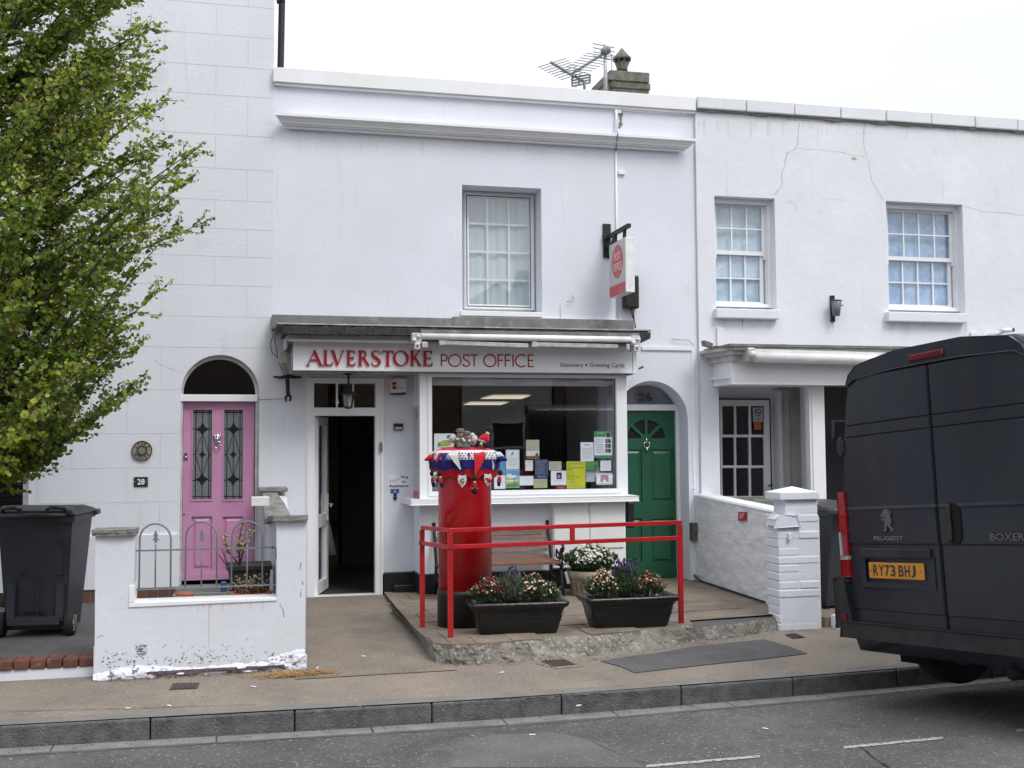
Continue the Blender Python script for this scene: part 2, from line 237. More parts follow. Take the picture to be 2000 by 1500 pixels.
# ---------------------------------------------------------------- mesh builder
ROOT = {}
class MB:
    def __init__(s, Mx=None): s.v = []; s.f = []; s.m = []; s.sm = []; s.M = Mx
    def add(s, vs, fs, mi=0, smooth=False):
        o = len(s.v)
        for v in vs:
            v = Vector(v); s.v.append(s.M @ v if s.M else v)
        for f in fs: s.f.append([i+o for i in f]); s.m.append(mi); s.sm.append(smooth)
        return s
    def box(s, x0, x1, y0, y1, z0, z1, mi=0):
        if x0 > x1: x0, x1 = x1, x0
        if y0 > y1: y0, y1 = y1, y0
        if z0 > z1: z0, z1 = z1, z0
        return s.add([(x0, y0, z0), (x1, y0, z0), (x1, y1, z0), (x0, y1, z0), (x0, y0, z1), (x1, y0, z1), (x1, y1, z1), (x0, y1, z1)],
              [(0, 3, 2, 1), (4, 5, 6, 7), (0, 1, 5, 4), (1, 2, 6, 5), (2, 3, 7, 6), (3, 0, 4, 7)], mi)
    def hexa(s, b, t, mi=0):   # 4 bottom pts, 4 top pts
        return s.add(list(b)+list(t), [(0, 3, 2, 1), (4, 5, 6, 7), (0, 1, 5, 4), (1, 2, 6, 5), (2, 3, 7, 6), (3, 0, 4, 7)], mi)
    def px(s, l, t, r, b, Y0, Y1, mi=0):
        x0, x1, z0, z1 = RC(l, t, r, b, Y0); return s.box(x0, x1, Y0, Y1, z0, z1, mi)
    def prism(s, outer, y0, y1, holes=(), mi=0, f=None, back=True):
        # polygon in (a,b) extruded in y; f maps (a,b,y)->xyz
        f = f or (lambda a, b, y: (a, y, b))
        loops = [list(outer)]+[list(h) for h in holes]; flat = [p for l in loops for p in l]
        tri = tessellate_polygon([[Vector((p[0], p[1], 0)) for p in l] for l in loops])
        n = len(flat); vs = [f(p[0], p[1], y0) for p in flat]+[f(p[0], p[1], y1) for p in flat]; fs = [tuple(t) for t in tri]
        if back: fs += [tuple(i+n for i in reversed(t)) for t in tri]
        o = 0
        for l in loops:
            k = len(l)
            for i in range(k): j = (i+1) % k; fs.append((o+i, o+j, o+j+n, o+i+n))
            o += k
        return s.add(vs, fs, mi)
    def tube(s, pts, r, n=8, mi=0, cap=True, smooth=True):
        pts = [Vector(p) for p in pts]; rs = r if isinstance(r, (list, tuple)) else [r]*len(pts); vs = []; fs = []; a = None
        for i, p in enumerate(pts):
            d = (pts[min(i+1, len(pts)-1)]-pts[max(i-1, 0)])
            if d.length < 1e-9: d = Vector((0, 0, 1))
            d.normalize()
            if a is None: a = d.orthogonal().normalized()
            else:
                a = a-d*a.dot(d)
                if a.length < 1e-6: a = d.orthogonal()
                a.normalize()
            b = d.cross(a)
            for k in range(n): t = 2*math.pi*k/n; vs.append(p+(a*math.cos(t)+b*math.sin(t))*rs[i])
        for i in range(len(pts)-1):
            for k in range(n): q = (k+1) % n; fs.append((i*n+k, i*n+q, (i+1)*n+q, (i+1)*n+k))
        if cap: fs.append(tuple(range(n-1, -1, -1))); fs.append(tuple((len(pts)-1)*n+k for k in range(n)))
        return s.add(vs, fs, mi, smooth)
    def bar(s, p, q, w, h=None, mi=0):    # square-section bar
        p, q = Vector(p), Vector(q); h = h or w; d = (q-p).normalized()
        a = d.cross(Vector((0, 0, 1))); a = a.normalized() if a.length > 1e-3 else Vector((1, 0, 0)); b = a.cross(d)
        c = lambda P: [P-a*w/2-b*h/2, P+a*w/2-b*h/2, P+a*w/2+b*h/2, P-a*w/2+b*h/2]
        return s.add(c(p)+c(q), [(0, 3, 2, 1), (4, 5, 6, 7), (0, 1, 5, 4), (1, 2, 6, 5), (2, 3, 7, 6), (3, 0, 4, 7)], mi)
    def lathe(s, c, prof, n=32, mi=0, smooth=True, jit=None):
        c = Vector(c); vs = []; fs = []
        for r, z in prof:
            for k in range(n):
                t = 2*math.pi*k/n; rr = r*(jit(t, z) if jit else 1); vs.append(c+Vector((rr*math.cos(t), rr*math.sin(t), z)))
        for i in range(len(prof)-1):
            for k in range(n): q = (k+1) % n; fs.append((i*n+k, i*n+q, (i+1)*n+q, (i+1)*n+k))
        fs.append(tuple(range(n-1, -1, -1))); fs.append(tuple((len(prof)-1)*n+k for k in range(n)))
        return s.add(vs, fs, mi, smooth)
    def ball(s, c, r, mi=0, n=10, sc=(1, 1, 1), Rm=None):
        c = Vector(c); vs = []; fs = []; m = max(4, n//2+1)
        for i in range(m+1):
            ph = math.pi*i/m
            for k in range(n):
                t = 2*math.pi*k/n; v = Vector((r*sc[0]*math.sin(ph)*math.cos(t), r*sc[1]*math.sin(ph)*math.sin(t), r*sc[2]*math.cos(ph)))
                if Rm: v = Rm @ v
                vs.append(c+v)
        for i in range(m):
            for k in range(n): q = (k+1) % n; fs.append((i*n+k, (i+1)*n+k, (i+1)*n+q, i*n+q))
        return s.add(vs, fs, mi, True)
    def text(s, t, f, w, h, depth, mi=0, bold=0):
        # fits text into a w x h box; f maps (a,b,c)->xyz with c towards the reader
        vs, fs = textmesh(t, bold); xs = [v[0] for v in vs]; ys = [v[1] for v in vs]
        a0, a1, b0, b1 = min(xs), max(xs), min(ys), max(ys); n = len(vs)
        q = [((v[0]-a0)/(a1-a0)*w, (v[1]-b0)/(b1-b0)*h) for v in vs]
        return s.add([f(a, b, depth) for a, b in q], fs, mi)
    def build(s, name, mats, parent=None, label=None, cat=None, group=None, kind=None, bevel=0, origin=None, seg=2):
        me = bpy.data.meshes.new(name); mats = mats if isinstance(mats, (list, tuple)) else [mats]
        if parent is not None: W = ROOT[parent.name]
        else:
            if origin is None:
                xs = [v.x for v in s.v]; ys = [v.y for v in s.v]; zs = [v.z for v in s.v]
                origin = ((min(xs)+max(xs))/2, (min(ys)+max(ys))/2, min(zs))
            W = Matrix.Translation(origin)
        I = W.inverted()
        me.from_pydata([I @ v for v in s.v], [], s.f); me.update()
        for m in mats: me.materials.append(M[m] if isinstance(m, str) else m)
        me.polygons.foreach_set('material_index', s.m); me.polygons.foreach_set('use_smooth', s.sm)
        o = bpy.data.objects.new(name, me); COL.objects.link(o)
        if parent is not None: o.parent = parent
        else: o.matrix_world = W
        ROOT[o.name] = W
        if bevel:
            b = o.modifiers.new('bevel', 'BEVEL'); b.width = bevel; b.segments = seg; b.limit_method = 'ANGLE'; b.angle_limit = R(40)
        if label: o['label'] = label
        if cat: o['category'] = cat
        if group: o['group'] = group
        if kind: o['kind'] = kind
        return o
_tc = {}
def textmesh(t, bold=0):
    k = (t, bold)
    if k not in _tc:
        cu = bpy.data.curves.new('lettering', 'FONT'); cu.body = t; cu.size = 1; cu.offset = bold; cu.resolution_u = 3
        ob = bpy.data.objects.new('lettering', cu); COL.objects.link(ob); dg = bpy.context.evaluated_depsgraph_get()
        me = bpy.data.meshes.new_from_object(ob.evaluated_get(dg)); _tc[k] = ([tuple(v.co) for v in me.vertices], [tuple(p.vertices) for p in me.polygons])
        bpy.data.objects.remove(ob); bpy.data.meshes.remove(me); bpy.data.curves.remove(cu)
    return _tc[k]
def thing(name, label, cat, loc=(0, 0, 0), rz=0, group=None, Mw=None):
    o = bpy.data.objects.new(name, None); COL.objects.link(o); o.empty_display_size = .1
    W = Mw if Mw is not None else Matrix.Translation(Vector(loc)) @ Matrix.Rotation(rz, 4, 'Z')
    o.matrix_world = W; ROOT[o.name] = W; o['label'] = label; o['category'] = cat
    if group: o['group'] = group
    return o
def arc(cx, cz, r, a0, a1, n=16, rz=None):
    rz = rz or r; return [(cx+r*math.cos(R(a0+(a1-a0)*i/n)), cz+rz*math.sin(R(a0+(a1-a0)*i/n))) for i in range(n+1)]
def rect(x0, x1, z0, z1): return [(x0, z0), (x1, z0), (x1, z1), (x0, z1)]
def arch(x0, x1, z0, zs, n=20):             # opening with round head; zs = spring height
    r = (x1-x0)/2; return [(x0, z0), (x1, z0)]+arc((x0+x1)/2, zs, r, 0, 180, n)
def frame(mb, l, t, r, b, Y0, Y1, w, mi=0):
    x0, x1, z0, z1 = RC(l, t, r, b, Y0)
    w = w if isinstance(w, tuple) else (w,)*4   # left,right,bottom,top (metres)
    mb.prism(rect(x0, x1, z0, z1), Y0, Y1, [rect(x0+w[0], x1-w[1], z0+w[2], z1-w[3])], mi); return x0+w[0], x1-w[1], z0+w[2], z1-w[3]
def front(x, z, Y): return lambda a, b, c: (x+a, Y-c, z+b)
# ================================================================ GROUND
YK = [(-30, -3.6), (-12, -4.3), (-6, -4.62), (-1.43, -4.74), (1.4, -4.84), (2.3, -4.84), (4, -4.74), (5.1, -4.66), (8, -4.3), (14, -3.2), (40, 4)]
def lerp_tab(t, x):
    if x <= t[0][0]: return t[0][1]
    for (a, b), (c, d) in zip(t, t[1:]):
        if x <= c: return b+(d-b)*(x-a)/(c-a)
    return t[-1][1]
def yk(x): return lerp_tab(YK, x)
def zroad(x, y): return -.14+min(.30, .04*max(0, yk(x)-y))
def zpave(x, y):
    d = y-yk(x)
    if y < -3.6: return .045*max(0, d)
    z0 = .045*(-3.6-yk(x)); return z0+(.125-z0)*min(1, (y+3.6)/3.6)
def GS(px, py, fz):
    z = 0
    for _ in range(12): p = G(px, py, z); z = fz(p.x, p.y)
    return Vector((p.x, p.y, z))
def struct(mb, name, m, **k): return mb.build(name, m, kind='structure', **k)
def sheet(xs, ys, fz, dy=None):
    mb = MB(); vs = []; nx = len(xs); 
    for j, y in enumerate(ys):
        for x in xs:
            yy = dy(x, y) if dy else y; vs.append((x, yy, fz(x, yy)))
    mb.add(vs, [(j*nx+i, j*nx+i+1, (j+1)*nx+i+1, (j+1)*nx+i) for j in range(len(ys)-1) for i in range(nx-1)], 0, True); return mb
def fr(a, b, n): return [a+(b-a)*i/n for i in range(n+1)]
struct(MB().add([(-400, -400, -.6), (400, -400, -.6), (400, 400, -.6), (-400, 400, -.6)], [(0, 1, 2, 3)]), 'ground', 'earth')
xs = fr(-30, 40, 140)
struct(sheet(xs, fr(0, 1, 40), zroad, dy=lambda x, t: yk(x)-t*(13.4+yk(x))), 'road', 'asphalt')
struct(sheet(xs, fr(0, 1, 40), zpave, dy=lambda x, t: min(yk(x)+.12, -.6)+t*(-.0-min(yk(x)+.12, -.6))), 'pavement', 'pave')
struct(sheet(fr(-30, 40, 20), [-16.5, -13.4], lambda x, y: .26), 'opposite_pavement', 'pave')
# kerb stones and gutter stones laid end to end
mb = MB(); mt = MB(); gu = MB()
def along(xa, xb, y0off, y1off, z0, z1, M_, mi=0, j=0):
    b = []; t = []
    for (x, o) in ((xa, y0off), (xb, y0off), (xb, y1off), (xa, y1off)):
        y = yk(x)+o; b.append((x, y, z0)); t.append((x, y, z1+j))
    M_.hexa(b, t, mi)
x = -1.43-.915*9
while x < 13:
    along(x+.004, x+.911, 0, .125, -.3, .006, mb, 0, rnd.uniform(-.003, .003)); x += .915
x = -9.2
while x < 13:
    l = rnd.choice((.9, 1.0, .8)); along(x+.004, x+l-.004, -.15, -.004, -.3, -.127, gu, 0, rnd.uniform(-.002, .003)); x += l
struct(mb, 'kerb', 'kerb', bevel=.012); struct(gu, 'gutter', 'gutter', bevel=.005)
# worn light top surface of the kerb: pavement dust along its back edge
mb = MB()
for i in range(120):
    xa = -9+i*.18; mb.add([(xa, yk(xa)+.02, .0125), (xa+.18, yk(xa+.18)+.02, .0125), (xa+.18, yk(xa+.18)+.17, .0135), (xa, yk(xa)+.17, .0135)], [(0, 1, 2, 3)])
struct(mb, 'kerb_edging', 'kerbtop')
def decal(pts, fz, m, name, dz=.004, **k):
    mb = MB(); P = [GS(a, b, fz) for a, b in pts]
    tri = tessellate_polygon([[Vector((p.x, p.y, 0)) for p in P]]); mb.add([(p.x, p.y, p.z+dz) for p in P], [tuple(t) for t in tri]); return mb.build(name, m, kind='structure', **k)
# asphalt repair, concrete ramp surface, worn markings
decal([(1172, 1292), (1232, 1283), (1300, 1274), (1352, 1264), (1420, 1257), (1493, 1250), (1522, 1258), (1548, 1266), (1577, 1277.5), (1500, 1287), (1420, 1295), (1330, 1305), (1240, 1315), (1212, 1303)], zpave, 'patch', 'asphalt_patch', .006)
RP = MB()
ra = [GS(596, 1326, zpave), GS(720, 1322, zpave), GS(860, 1313, zpave)]
pts = [(.50, ra[0].y), (ra[1].x, ra[1].y), (1.62, ra[2].y), (1.60, -3.4), (1.55, -2.6), (1.6, .0), (.6, 0), (.50, -1)]
ys_ = fr(-3.95, .0, 20)
RP.add([(x_, y_, zpave(x_, y_)+.006) for y_ in ys_ for x_ in (.45, 1.0, 1.66)], [(3*j+i, 3*j+i+1, 3*j+i+4, 3*j+i+3) for j in range(20) for i in range(2)])
struct(RP, 'ramp', 'ramp')
for a, b in (((1262, 1497.5), (1484, 1479)), ((1648, 1461), (1842, 1443)), ((1985, 1428), (2060, 1421)), ((860, 1532), (1100, 1512))):
    decal([(a[0], a[1]-2.5), (b[0], b[1]-3), (b[0], b[1]+1.5), (a[0], a[1]+2.5)], zroad, 'line', 'road_marking')
def cover(pts, label, fz=zpave):
    P = [GS(a, b, fz) for a, b in pts]; c = sum(P, Vector())/4; mb = MB(); mb.hexa([p+Vector((0, 0, -.05)) for p in P], [p+Vector((0, 0, .009)) for p in P])
    for i in range(1, 6):
        a = P[0].lerp(P[1], i/6); b = P[3].lerp(P[2], i/6); mb.bar(a+Vector((0, 0, .010)), b+Vector((0, 0, .010)), .008, .006)
    mb.build('access_cover', 'cover', label=label, cat='access cover', group='iron covers set in the pavement', origin=c)
cover([(331, 1348), (384, 1345.5), (389, 1335.5), (338, 1337)], 'small rusty iron cover in the pavement below the white garden wall')
cover([(1078, 1303.5), (1124, 1299.5), (1104, 1289.5), (1058, 1292)], 'iron cover in a pale surround at the foot of the broken concrete platform')
cover([(1548, 1248), (1572, 1246), (1556, 1239), (1534, 1241)], 'tiny dark iron cover by the foot of the white brick pier')
decal([(1045, 1297), (1090, 1307), (1142, 1302), (1095, 1290)], zpave, 'conc', 'concrete_surround', .004)
def gline(pts, fz, m, name, w_=.006, dz=.006, jit=1.5):
    mb = MB(); q = []
    for (a, b), (c, d) in zip(pts, pts[1:]):
        n_ = max(2, int(math.hypot(c-a, d-b)/9))
        for i in range(n_): q.append((a+(c-a)*i/n_+rnd.uniform(-jit, jit), b+(d-b)*i/n_+rnd.uniform(-jit, jit)*.35))
    q.append(pts[-1]); P_ = [GS(a, b, fz)+Vector((0, 0, dz)) for a, b in q]
    for a, b in zip(P_, P_[1:]):
        d = (b-a).normalized(); n_ = Vector((-d.y, d.x, 0))*w_*rnd.uniform(.3, 1.1); mb.add([a-n_, b-n_, b+n_, a+n_], [(0, 1, 2, 3)])
    return mb.build(name, m, kind='structure')
gline([(1680, 1459), (1700, 1475), (1722, 1492), (1745, 1505)], zroad, 'gap', 'road_crack', .007)
gline([(1140, 1440), (1190, 1466), (1240, 1484), (1275, 1494)], zroad, 'kerb', 'road_crack', .005)
gline([(760, 1416), (900, 1413), (1010, 1404)], zroad, 'kerb', 'road_crack', .005)
gline([(0, 1391), (260, 1384), (500, 1377)], zpave, 'patch', 'pavement_joint', .005)
gline([(740, 1379), (1000, 1366), (1300, 1347), (1560, 1329)], zpave, 'patch', 'pavement_joint', .005)
decal([(880, 1500), (900, 1452), (960, 1436), (1080, 1430), (1180, 1452), (1260, 1500)], zroad, mat('worn_grey_asphalt', (.128, .124, .124), .9, c2=(.088, .085, .086), scale=1.5, bump=1, bscale=60, layers=(((.30, .29, .28), 44, (.60, .68), 5), ((.05, .05, .05), 50, (.6, .68), 5))), 'road_patch', .003)
mbx = MB()
for i in range(260):     # tar edge where the road meets the gutter stones
    xa = -6+i*.07; o = .155; w0 = .02+.03*noise.noise(Vector((xa*4, 0, 0))); w1 = .02+.03*noise.noise(Vector(((xa+.07)*4, 0, 0)))
    mbx.add([(xa, yk(xa)-o-max(.008, w0+.02), zroad(xa, yk(xa)-o)+.004), (xa+.07, yk(xa+.07)-o-max(.008, w1+.02), zroad(xa, yk(xa)-o)+.004), (xa+.07, yk(xa+.07)-o, zroad(xa, yk(xa)-o)+.004), (xa, yk(xa)-o, zroad(xa, yk(xa)-o)+.004)], [(0, 1, 2, 3)])
struct(mbx, 'road_edge', 'patch')
mbx = MB()
for i in range(1500):    # grit and leaf litter gathered along kerb, wall foots and platform
    t = i % 4
    if t == 0: x_ = rnd.uniform(-3, 6); y_ = yk(x_)-rnd.uniform(.0, .14); z_ = -.122
    elif t == 1: x_ = rnd.uniform(1.55, 4.9); y_ = -3.74-.10*math.sin(max(0, min(1, (x_-1.5)/2.2))*3.1)+max(0, (x_-2.9))*.30-abs(rnd.gauss(0, .035)); z_ = zpave(x_, y_)+.012
    elif t == 2: x_ = rnd.uniform(-1.0, .6); y_ = -3.66-abs(rnd.gauss(0, .03)); z_ = zpave(x_, y_)+.006
    else: x_ = rnd.uniform(-3, 6); y_ = rnd.uniform(-4.7, -3.7); z_ = zpave(x_, y_)+.010 if rnd.random() < .25 else -9
    if z_ < -5: continue
    a = rnd.uniform(0, 3.14); d = Vector((math.cos(a), math.sin(a), 0))*rnd.uniform(.003, .011); n_ = Vector((-d.y, d.x, 0))*.5; c_ = Vector((x_, y_, z_)); mbx.add([c_-d, c_-n_+Vector((0, 0, .003)), c_+d, c_+n_+Vector((0, 0, .002))], [(0, 1, 2, 3)], rnd.choice((0, 0, 0, 1)))
mbx.build('leaf_litter', [mat('brown_litter', (.075, .045, .028), .95), mat('pale_grit', (.26, .23, .19), .95)], label='brown leaf litter and grit gathered along the kerb and the wall foots', cat='leaf litter', kind='stuff')
# raised paved platform, broken front edge
def zplat(x, y): return .20+(.155-.20)*min(1, max(0, (y+3.8)/3.8))
FE = [(846, 1256), (880, 1259), (930, 1257), (1000, 1252), (1060, 1247), (1150, 1240), (1250, 1231), (1355, 1220)]
P = [GS(a, b, zplat) for a, b in FE]; Lf = [GS(805, 1222, zplat), GS(825, 1240, zplat)]
out = [(p.x, p.y) for p in P]+[(P[-1].x+.06, P[-1].y+.25), (5.05, -2.9), (5.32, -.2), (5.32, .34), (1.62, .34), (1.58, -.8)]+[(p.x, p.y) for p in Lf]
mb = MB(); slab = []
tri = tessellate_polygon([[Vector((a, b, 0)) for a, b in out]])
mb.add([(a, b, zplat(a, b)) for a, b in out], [tuple(t) for t in tri])
# flags: separate slabs slightly proud with open joints
cols = [1.66, 2.25, 2.86, 3.5, 4.1, 4.72, 5.22]
def inpoly(x, y):
    c = False
    for (x1, y1), (x2, y2) in zip(out, out[1:]+out[:1]):
        if (y1 > y) != (y2 > y) and x < (x2-x1)*(y-y1)/(y2-y1)+x1: c = not c
    return c
y = -3.60; row = 0
while y < -.5:
    for i, (a, b) in enumerate(zip(cols, cols[1:])):
        sh = .28 if row % 2 else 0; a_, b_ = a+.006+sh*.5, b-.006+sh*.5; d = .56
        if all(inpoly(u, v) for u, v in ((a_, y+.006), (b_, y+.006), (b_, y+d), (a_, y+d))):
            j = rnd.uniform(.004, .010); tl = rnd.uniform(-.004, .004)
            q = [(a_, y+.006), (b_, y+.006), (b_, y+d-.006), (a_, y+d-.006)]
            mb.hexa([(u, v, zplat(u, v)-.03) for u, v in q], [(u, v, zplat(u, v)+j+tl*(k in (0, 3))) for k, (u, v) in enumerate(q)])
    y += .56; row += 1
struct(mb, 'paved_platform', 'flag')
# crumbling concrete face
def rubble_face(top, bot, n, name, m, amp=.03, rows=7, lab=None):
    mb = MB(); vs = []
    for j in range(rows+1):
        for i in range(n+1):
            s_ = i/n; k = s_*(len(top)-1); i0 = min(int(k), len(top)-2); t = k-i0
            a = top[i0].lerp(top[i0+1], t); b = bot[i0].lerp(bot[i0+1], t); p = a.lerp(b, j/rows)
            q = noise.noise(p*9)*amp+noise.noise(p*27)*amp*.6
            if j == 0: q *= .3
            p = p+Vector((q*.3, -abs(q)*.6+q*.3, noise.noise(p*14)*.01 if 0 < j < rows else 0)); vs.append(p)
    w_ = n+1; mb.add(vs, [(j*w_+i, (j+1)*w_+i, (j+1)*w_+i+1, j*w_+i+1) for j in range(rows) for i in range(n)], 0, False); struct(mb, name, m)
bt = [GS(a, b, zpave) for a, b in [(850, 1296), (885, 1299), (935, 1297), (1003, 1293), (1064, 1288), (1155, 1281), (1255, 1270), (1362, 1252)]]
tp = [p+Vector((0, 0, .001)) for p in P]
rubble_face(tp, bt, 160, 'platform_face', 'conc', .045)
rubble_face([Vector((Lf[0].x-.0, -1.2, .16)), Lf[0], Lf[1], P[0]], [Vector((1.55, -1.2, .10)), GS(800, 1224, zpave), GS(822, 1258, zpave), bt[0]], 50, 'platform_side', 'conc', .025)
# thin worn flag edge lying along the front of the platform
mb = MB()
for i in range(len(P)-2):
    a, b = P[i], P[i+1]; 
    if i == 4: continue
    o = Vector((0, .30, 0)); e = (b-a)*.008
    mb.hexa([a+e+Vector((0, -.012, -.035)), b-e+Vector((0, -.012, -.035)), b-e+o+Vector((0, 0, -.035)), a+e+o+Vector((0, 0, -.035))], [a+e+Vector((0, -.012, .011)), b-e+Vector((0, -.012, .009)), b-e+o+Vector((0, 0, .008)), a+e+o+Vector((0, 0, .010))])
struct(mb, 'platform_edging', 'flag', bevel=.006)
# lower step in front of the green door path
s0 = [GS(1354, 1226, lambda x, y: .17), GS(1430, 1219, lambda x, y: .17), GS(1524, 1204, lambda x, y: .17)]
sb = [GS(1362, 1252, zpave), GS(1436, 1246, zpave), GS(1526, 1229, zpave)]
mb = MB(); mb.add([*s0, (s0[2].x+.02, -2.5, .18), (P[-1].x, -2.5, .19)], [(0, 1, 2, 3, 4)]); struct(mb, 'path_step', 'patch')
rubble_face(s0, sb, 50, 'step_face', 'conc', .022)
# driveway and yard of the left house
DW = .16
mb = MB(); mb.box(-9, A(190, 1200, -3.5).x, -3.28, .05, -.1, DW); struct(mb, 'driveway', 'patch')
mb = MB(); mb.box(A(192, 1200, -3.5).x, .36, -3.4, .05, -.1, .10); struct(mb, 'front_yard', 'soil')
# brick edge of the driveway on a low painted base
mb = MB(); x = A(186, 1280, -3.45).x; i = 0
while x > -9: mb.box(x-.108, x-.003, -3.50+rnd.uniform(-.004, .004), -3.28, .13, .198+rnd.uniform(-.005, .005)); x -= .113; i += 1
mc_ = MB(); mc_.prism([(-9, -.1), (A(190, 1280, -3.45).x, -.1), (A(190, 1280, -3.45).x, .128), (-9, .128)], -3.485, -3.29); mc_.build('edging_base', 'gard', kind='structure', bevel=.01)
eb = mb.build('brick_edging', mat('edging_brick', (.15, .056, .042), .9, c2=(.085, .036, .03), scale=4, bump=.9, layers=(((.26, .16, .12), 9, (.55, .75), 7), ((.05, .035, .03), 7, (.6, .8), 7))), kind='structure', bevel=.008)
# small things lying on the ground
def tuft(cx, cy, z, n, h, name, label, m, cat, spread=.12):
    mb = MB()
    for _ in range(n):
        x_, y_ = cx+rnd.gauss(0, spread), cy+rnd.gauss(0, spread*.35); a = rnd.uniform(0, 6.28); l = h*rnd.uniform(.5, 1.2); t = rnd.uniform(.2, 1.1)
        e = Vector((math.cos(a)*math.sin(t), math.sin(a)*math.sin(t), math.cos(t)))*l; s_ = Vector((-math.sin(a), math.cos(a), 0))*.004; b = Vector((x_, y_, z))
        mb.add([b-s_, b+s_, b+e*.6+s_, b+e, b+e*.6-s_], [(0, 1, 2, 3, 4)])
    mb.build(name, m, label=label, cat=cat, group='weeds along the wall foots', origin=(cx, cy, z))
p = GS(575, 1320, zpave); mb = MB()
for _ in range(420):
    x_, y_ = p.x+rnd.gauss(.02, .14), p.y+rnd.gauss(0, .035); a = rnd.uniform(0, 3.14); l = rnd.uniform(.02, .05); z = zpave(x_, y_)+rnd.uniform(.004, .03)
    d = Vector((math.cos(a), math.sin(a)*.7, rnd.uniform(-.3, .3)))*l; mb.bar(Vector((x_, y_, z))-d, Vector((x_, y_, z))+d, .0035)
mb.build('dry_straw', 'straw', label='patch of dry straw-coloured grass at the corner of the garden wall', cat='dry grass', kind='stuff')
q = GS(290, 1322, zpave); tuft(q.x, q.y+.02, q.z, 70, .07, 'weed', 'small green weed at the foot of the white garden wall', 'fgreen', 'weed', .05)
q = GS(1612, 1205, zpave); tuft(q.x, q.y, q.z, 120, .16, 'weed', 'green weed growing beside the white brick pier', 'fgreen', 'weed', .06)
q = GS(12, 1180, lambda x, y: .18); tuft(q.x, q.y, .16, 160, .15, 'weed', 'leafy weed behind the left wheelie bin', 'fgreen', 'weed', .12)
mb = MB()
for a, b in ((17, 1254), (495, 1343), (620, 1306), (760, 1180), (1130, 1380), (1495, 1425), (980, 1315), (710, 1283), (330, 1380), (700, 1381), (1040, 1437), (250, 1385)):
    p = GS(a, b, zroad if b > 1400 else zpave); t = rnd.uniform(0, 3); mb.bar(p+Vector((-.02*math.cos(t), -.02*math.sin(t), .008)), p+Vector((.02*math.cos(t), .02*math.sin(t), .008)), .012, .004)
mb.build('litter', 'paper', label='scraps of white litter on the pavement and road', cat='litter', kind='stuff')
# ================================================================ LEFT HOUSE (number 28)
xL = A(534, 400, 0).x; xP = A(1358, 400, 0).x
H1 = thing('terraced_house', 'taller off-white house with scored render blocks and the pink arched front door', 'house', (-1.5, 0, 0))
ax0, ax1 = A(353, 800, 0).x, A(506, 800, 0).x; azs = A(430, 693, 0).z-(ax1-ax0)/2; az0 = .10
wx0, wx1, wz0, wz1 = RC(-60, 780, 57, 1004, 0); wx0 = wx1-1.05
mb = MB(); mb.prism(rect(-7, xL, -.2, 9.5), 0, .30, [arch(ax0, ax1, az0, azs), rect(wx0, wx1, wz0, wz1)])
mb.box(-7, xL, .31, 9, 9.3, 9.5); mb.box(xL-.3, xL, .3, 8, 5, 9.5); mb.build('wall', 'render_left', H1)
# scored joints of the stucco
mb = MB(); zs = [A(535, y, 0).z for y in (-44, 17, 76, 136, 192, 268.5, 334, 395, 450)]+[A(420, y, 0).z for y in (500, 557, 618, 678.5)]+[A(350, y, 0).z for y in (761, 846, 912.8, 979)]
jx = [.62, .30, 0]
for i, z in enumerate(zs):
    segs = [(-6.5, xL)]
    if z < azs+(ax1-ax0)/2+.02:
        dd = max(0, z-azs); hw = math.sqrt(max(0, ((ax1-ax0)/2)**2-dd*dd))+.015; c = (ax0+ax1)/2; segs = [(-6.5, c-hw)]
    if wz0 < z < wz1: segs = [(-6.5, wx0), (wx1, segs[0][1])]
    for a, b in segs:
        if b > a: mb.box(a, b, -.0012, .01, z-.003, z+.003)
    # upright joints in the course below
    zb = zs[i+1] if i+1 < len(zs) else A(350, 1046, 0).z
    for k in range(9):
        xx = xL-(.62 if i % 2 else .28)-k*.88
        if wx0-.02 < xx < wx1+.02 and zb < wz1: continue
        if zb < azs+.55 and xx > ax0-.03: continue
        mb.box(xx-.0025, xx+.0025, -.0012, .01, zb+.004, z-.004)
mb.build('scored_joint', 'joint', H1)
mb = MB(); zpl = A(200, 1046, 0).z; zpb = A(200, 1151, 0).z; mb.box(-7, ax0-.02, -.03, 0.02, zpb, zpl); mb.build('plinth', 'render_left', H1, bevel=.004)
mb = MB(); mb.box(-7, ax0-.02, -.015, .02, -.1, zpb-.003); mb.box(ax0-.02, ax1+.04, -.02, .2, -.1, .13); mb.build('plinth_brick', 'redbrick', H1)
mb = MB(); s1 = A(430, 1142, 0).z; mb.box(ax0-.03, ax1+.05, -.22, .14, s1-.05, s1); mb.box(ax0-.05, ax1+.08, -.34, .14, s1-.15, s1-.054); mb.build('door_step', 'slate', H1, bevel=.006)
# arch moulding, fanlight, pink door
mb = MB(); ix0, ix1 = A(358, 760, .08).x, A(499, 760, .08).x; zt = A(430, 770, .08).z; rr = (ix1-ix0)/2; cx = (ix0+ix1)/2; zc = A(430, 702, .08).z-rr
mb.prism(arch(ax0-.001, ax1+.001, az0, azs), .05, .11, [[(ix0, az0+.01), (ix1, az0+.01)]+arc(cx, zc, rr, 0, 180, 20)]); mb.build('arch_moulding', 'oldtrim', H1)
mb = MB(); mb.px(353, 770.5, 503, 784, .03, .14); mb.build('transom', 'trim', H1, bevel=.004)
mb = MB(); mb.prism([(ix0, zt)]+[(ix1, zt)]+arc(cx, zc, rr, 0, 180, 20), .10, .104); mb.build('fanlight', 'glassdark', H1)
mb = MB(); mb.box(ax0-.3, ax1+.3, 1.4, 1.45, 0, 3.2); mb.build('hallway', 'dark', H1)
mb = MB(); mb.box(ax0-.05, ax1+.05, .26, .29, az0, zt+.01); mb.build('door_backing', 'dark', H1)
D = thing  # noqa
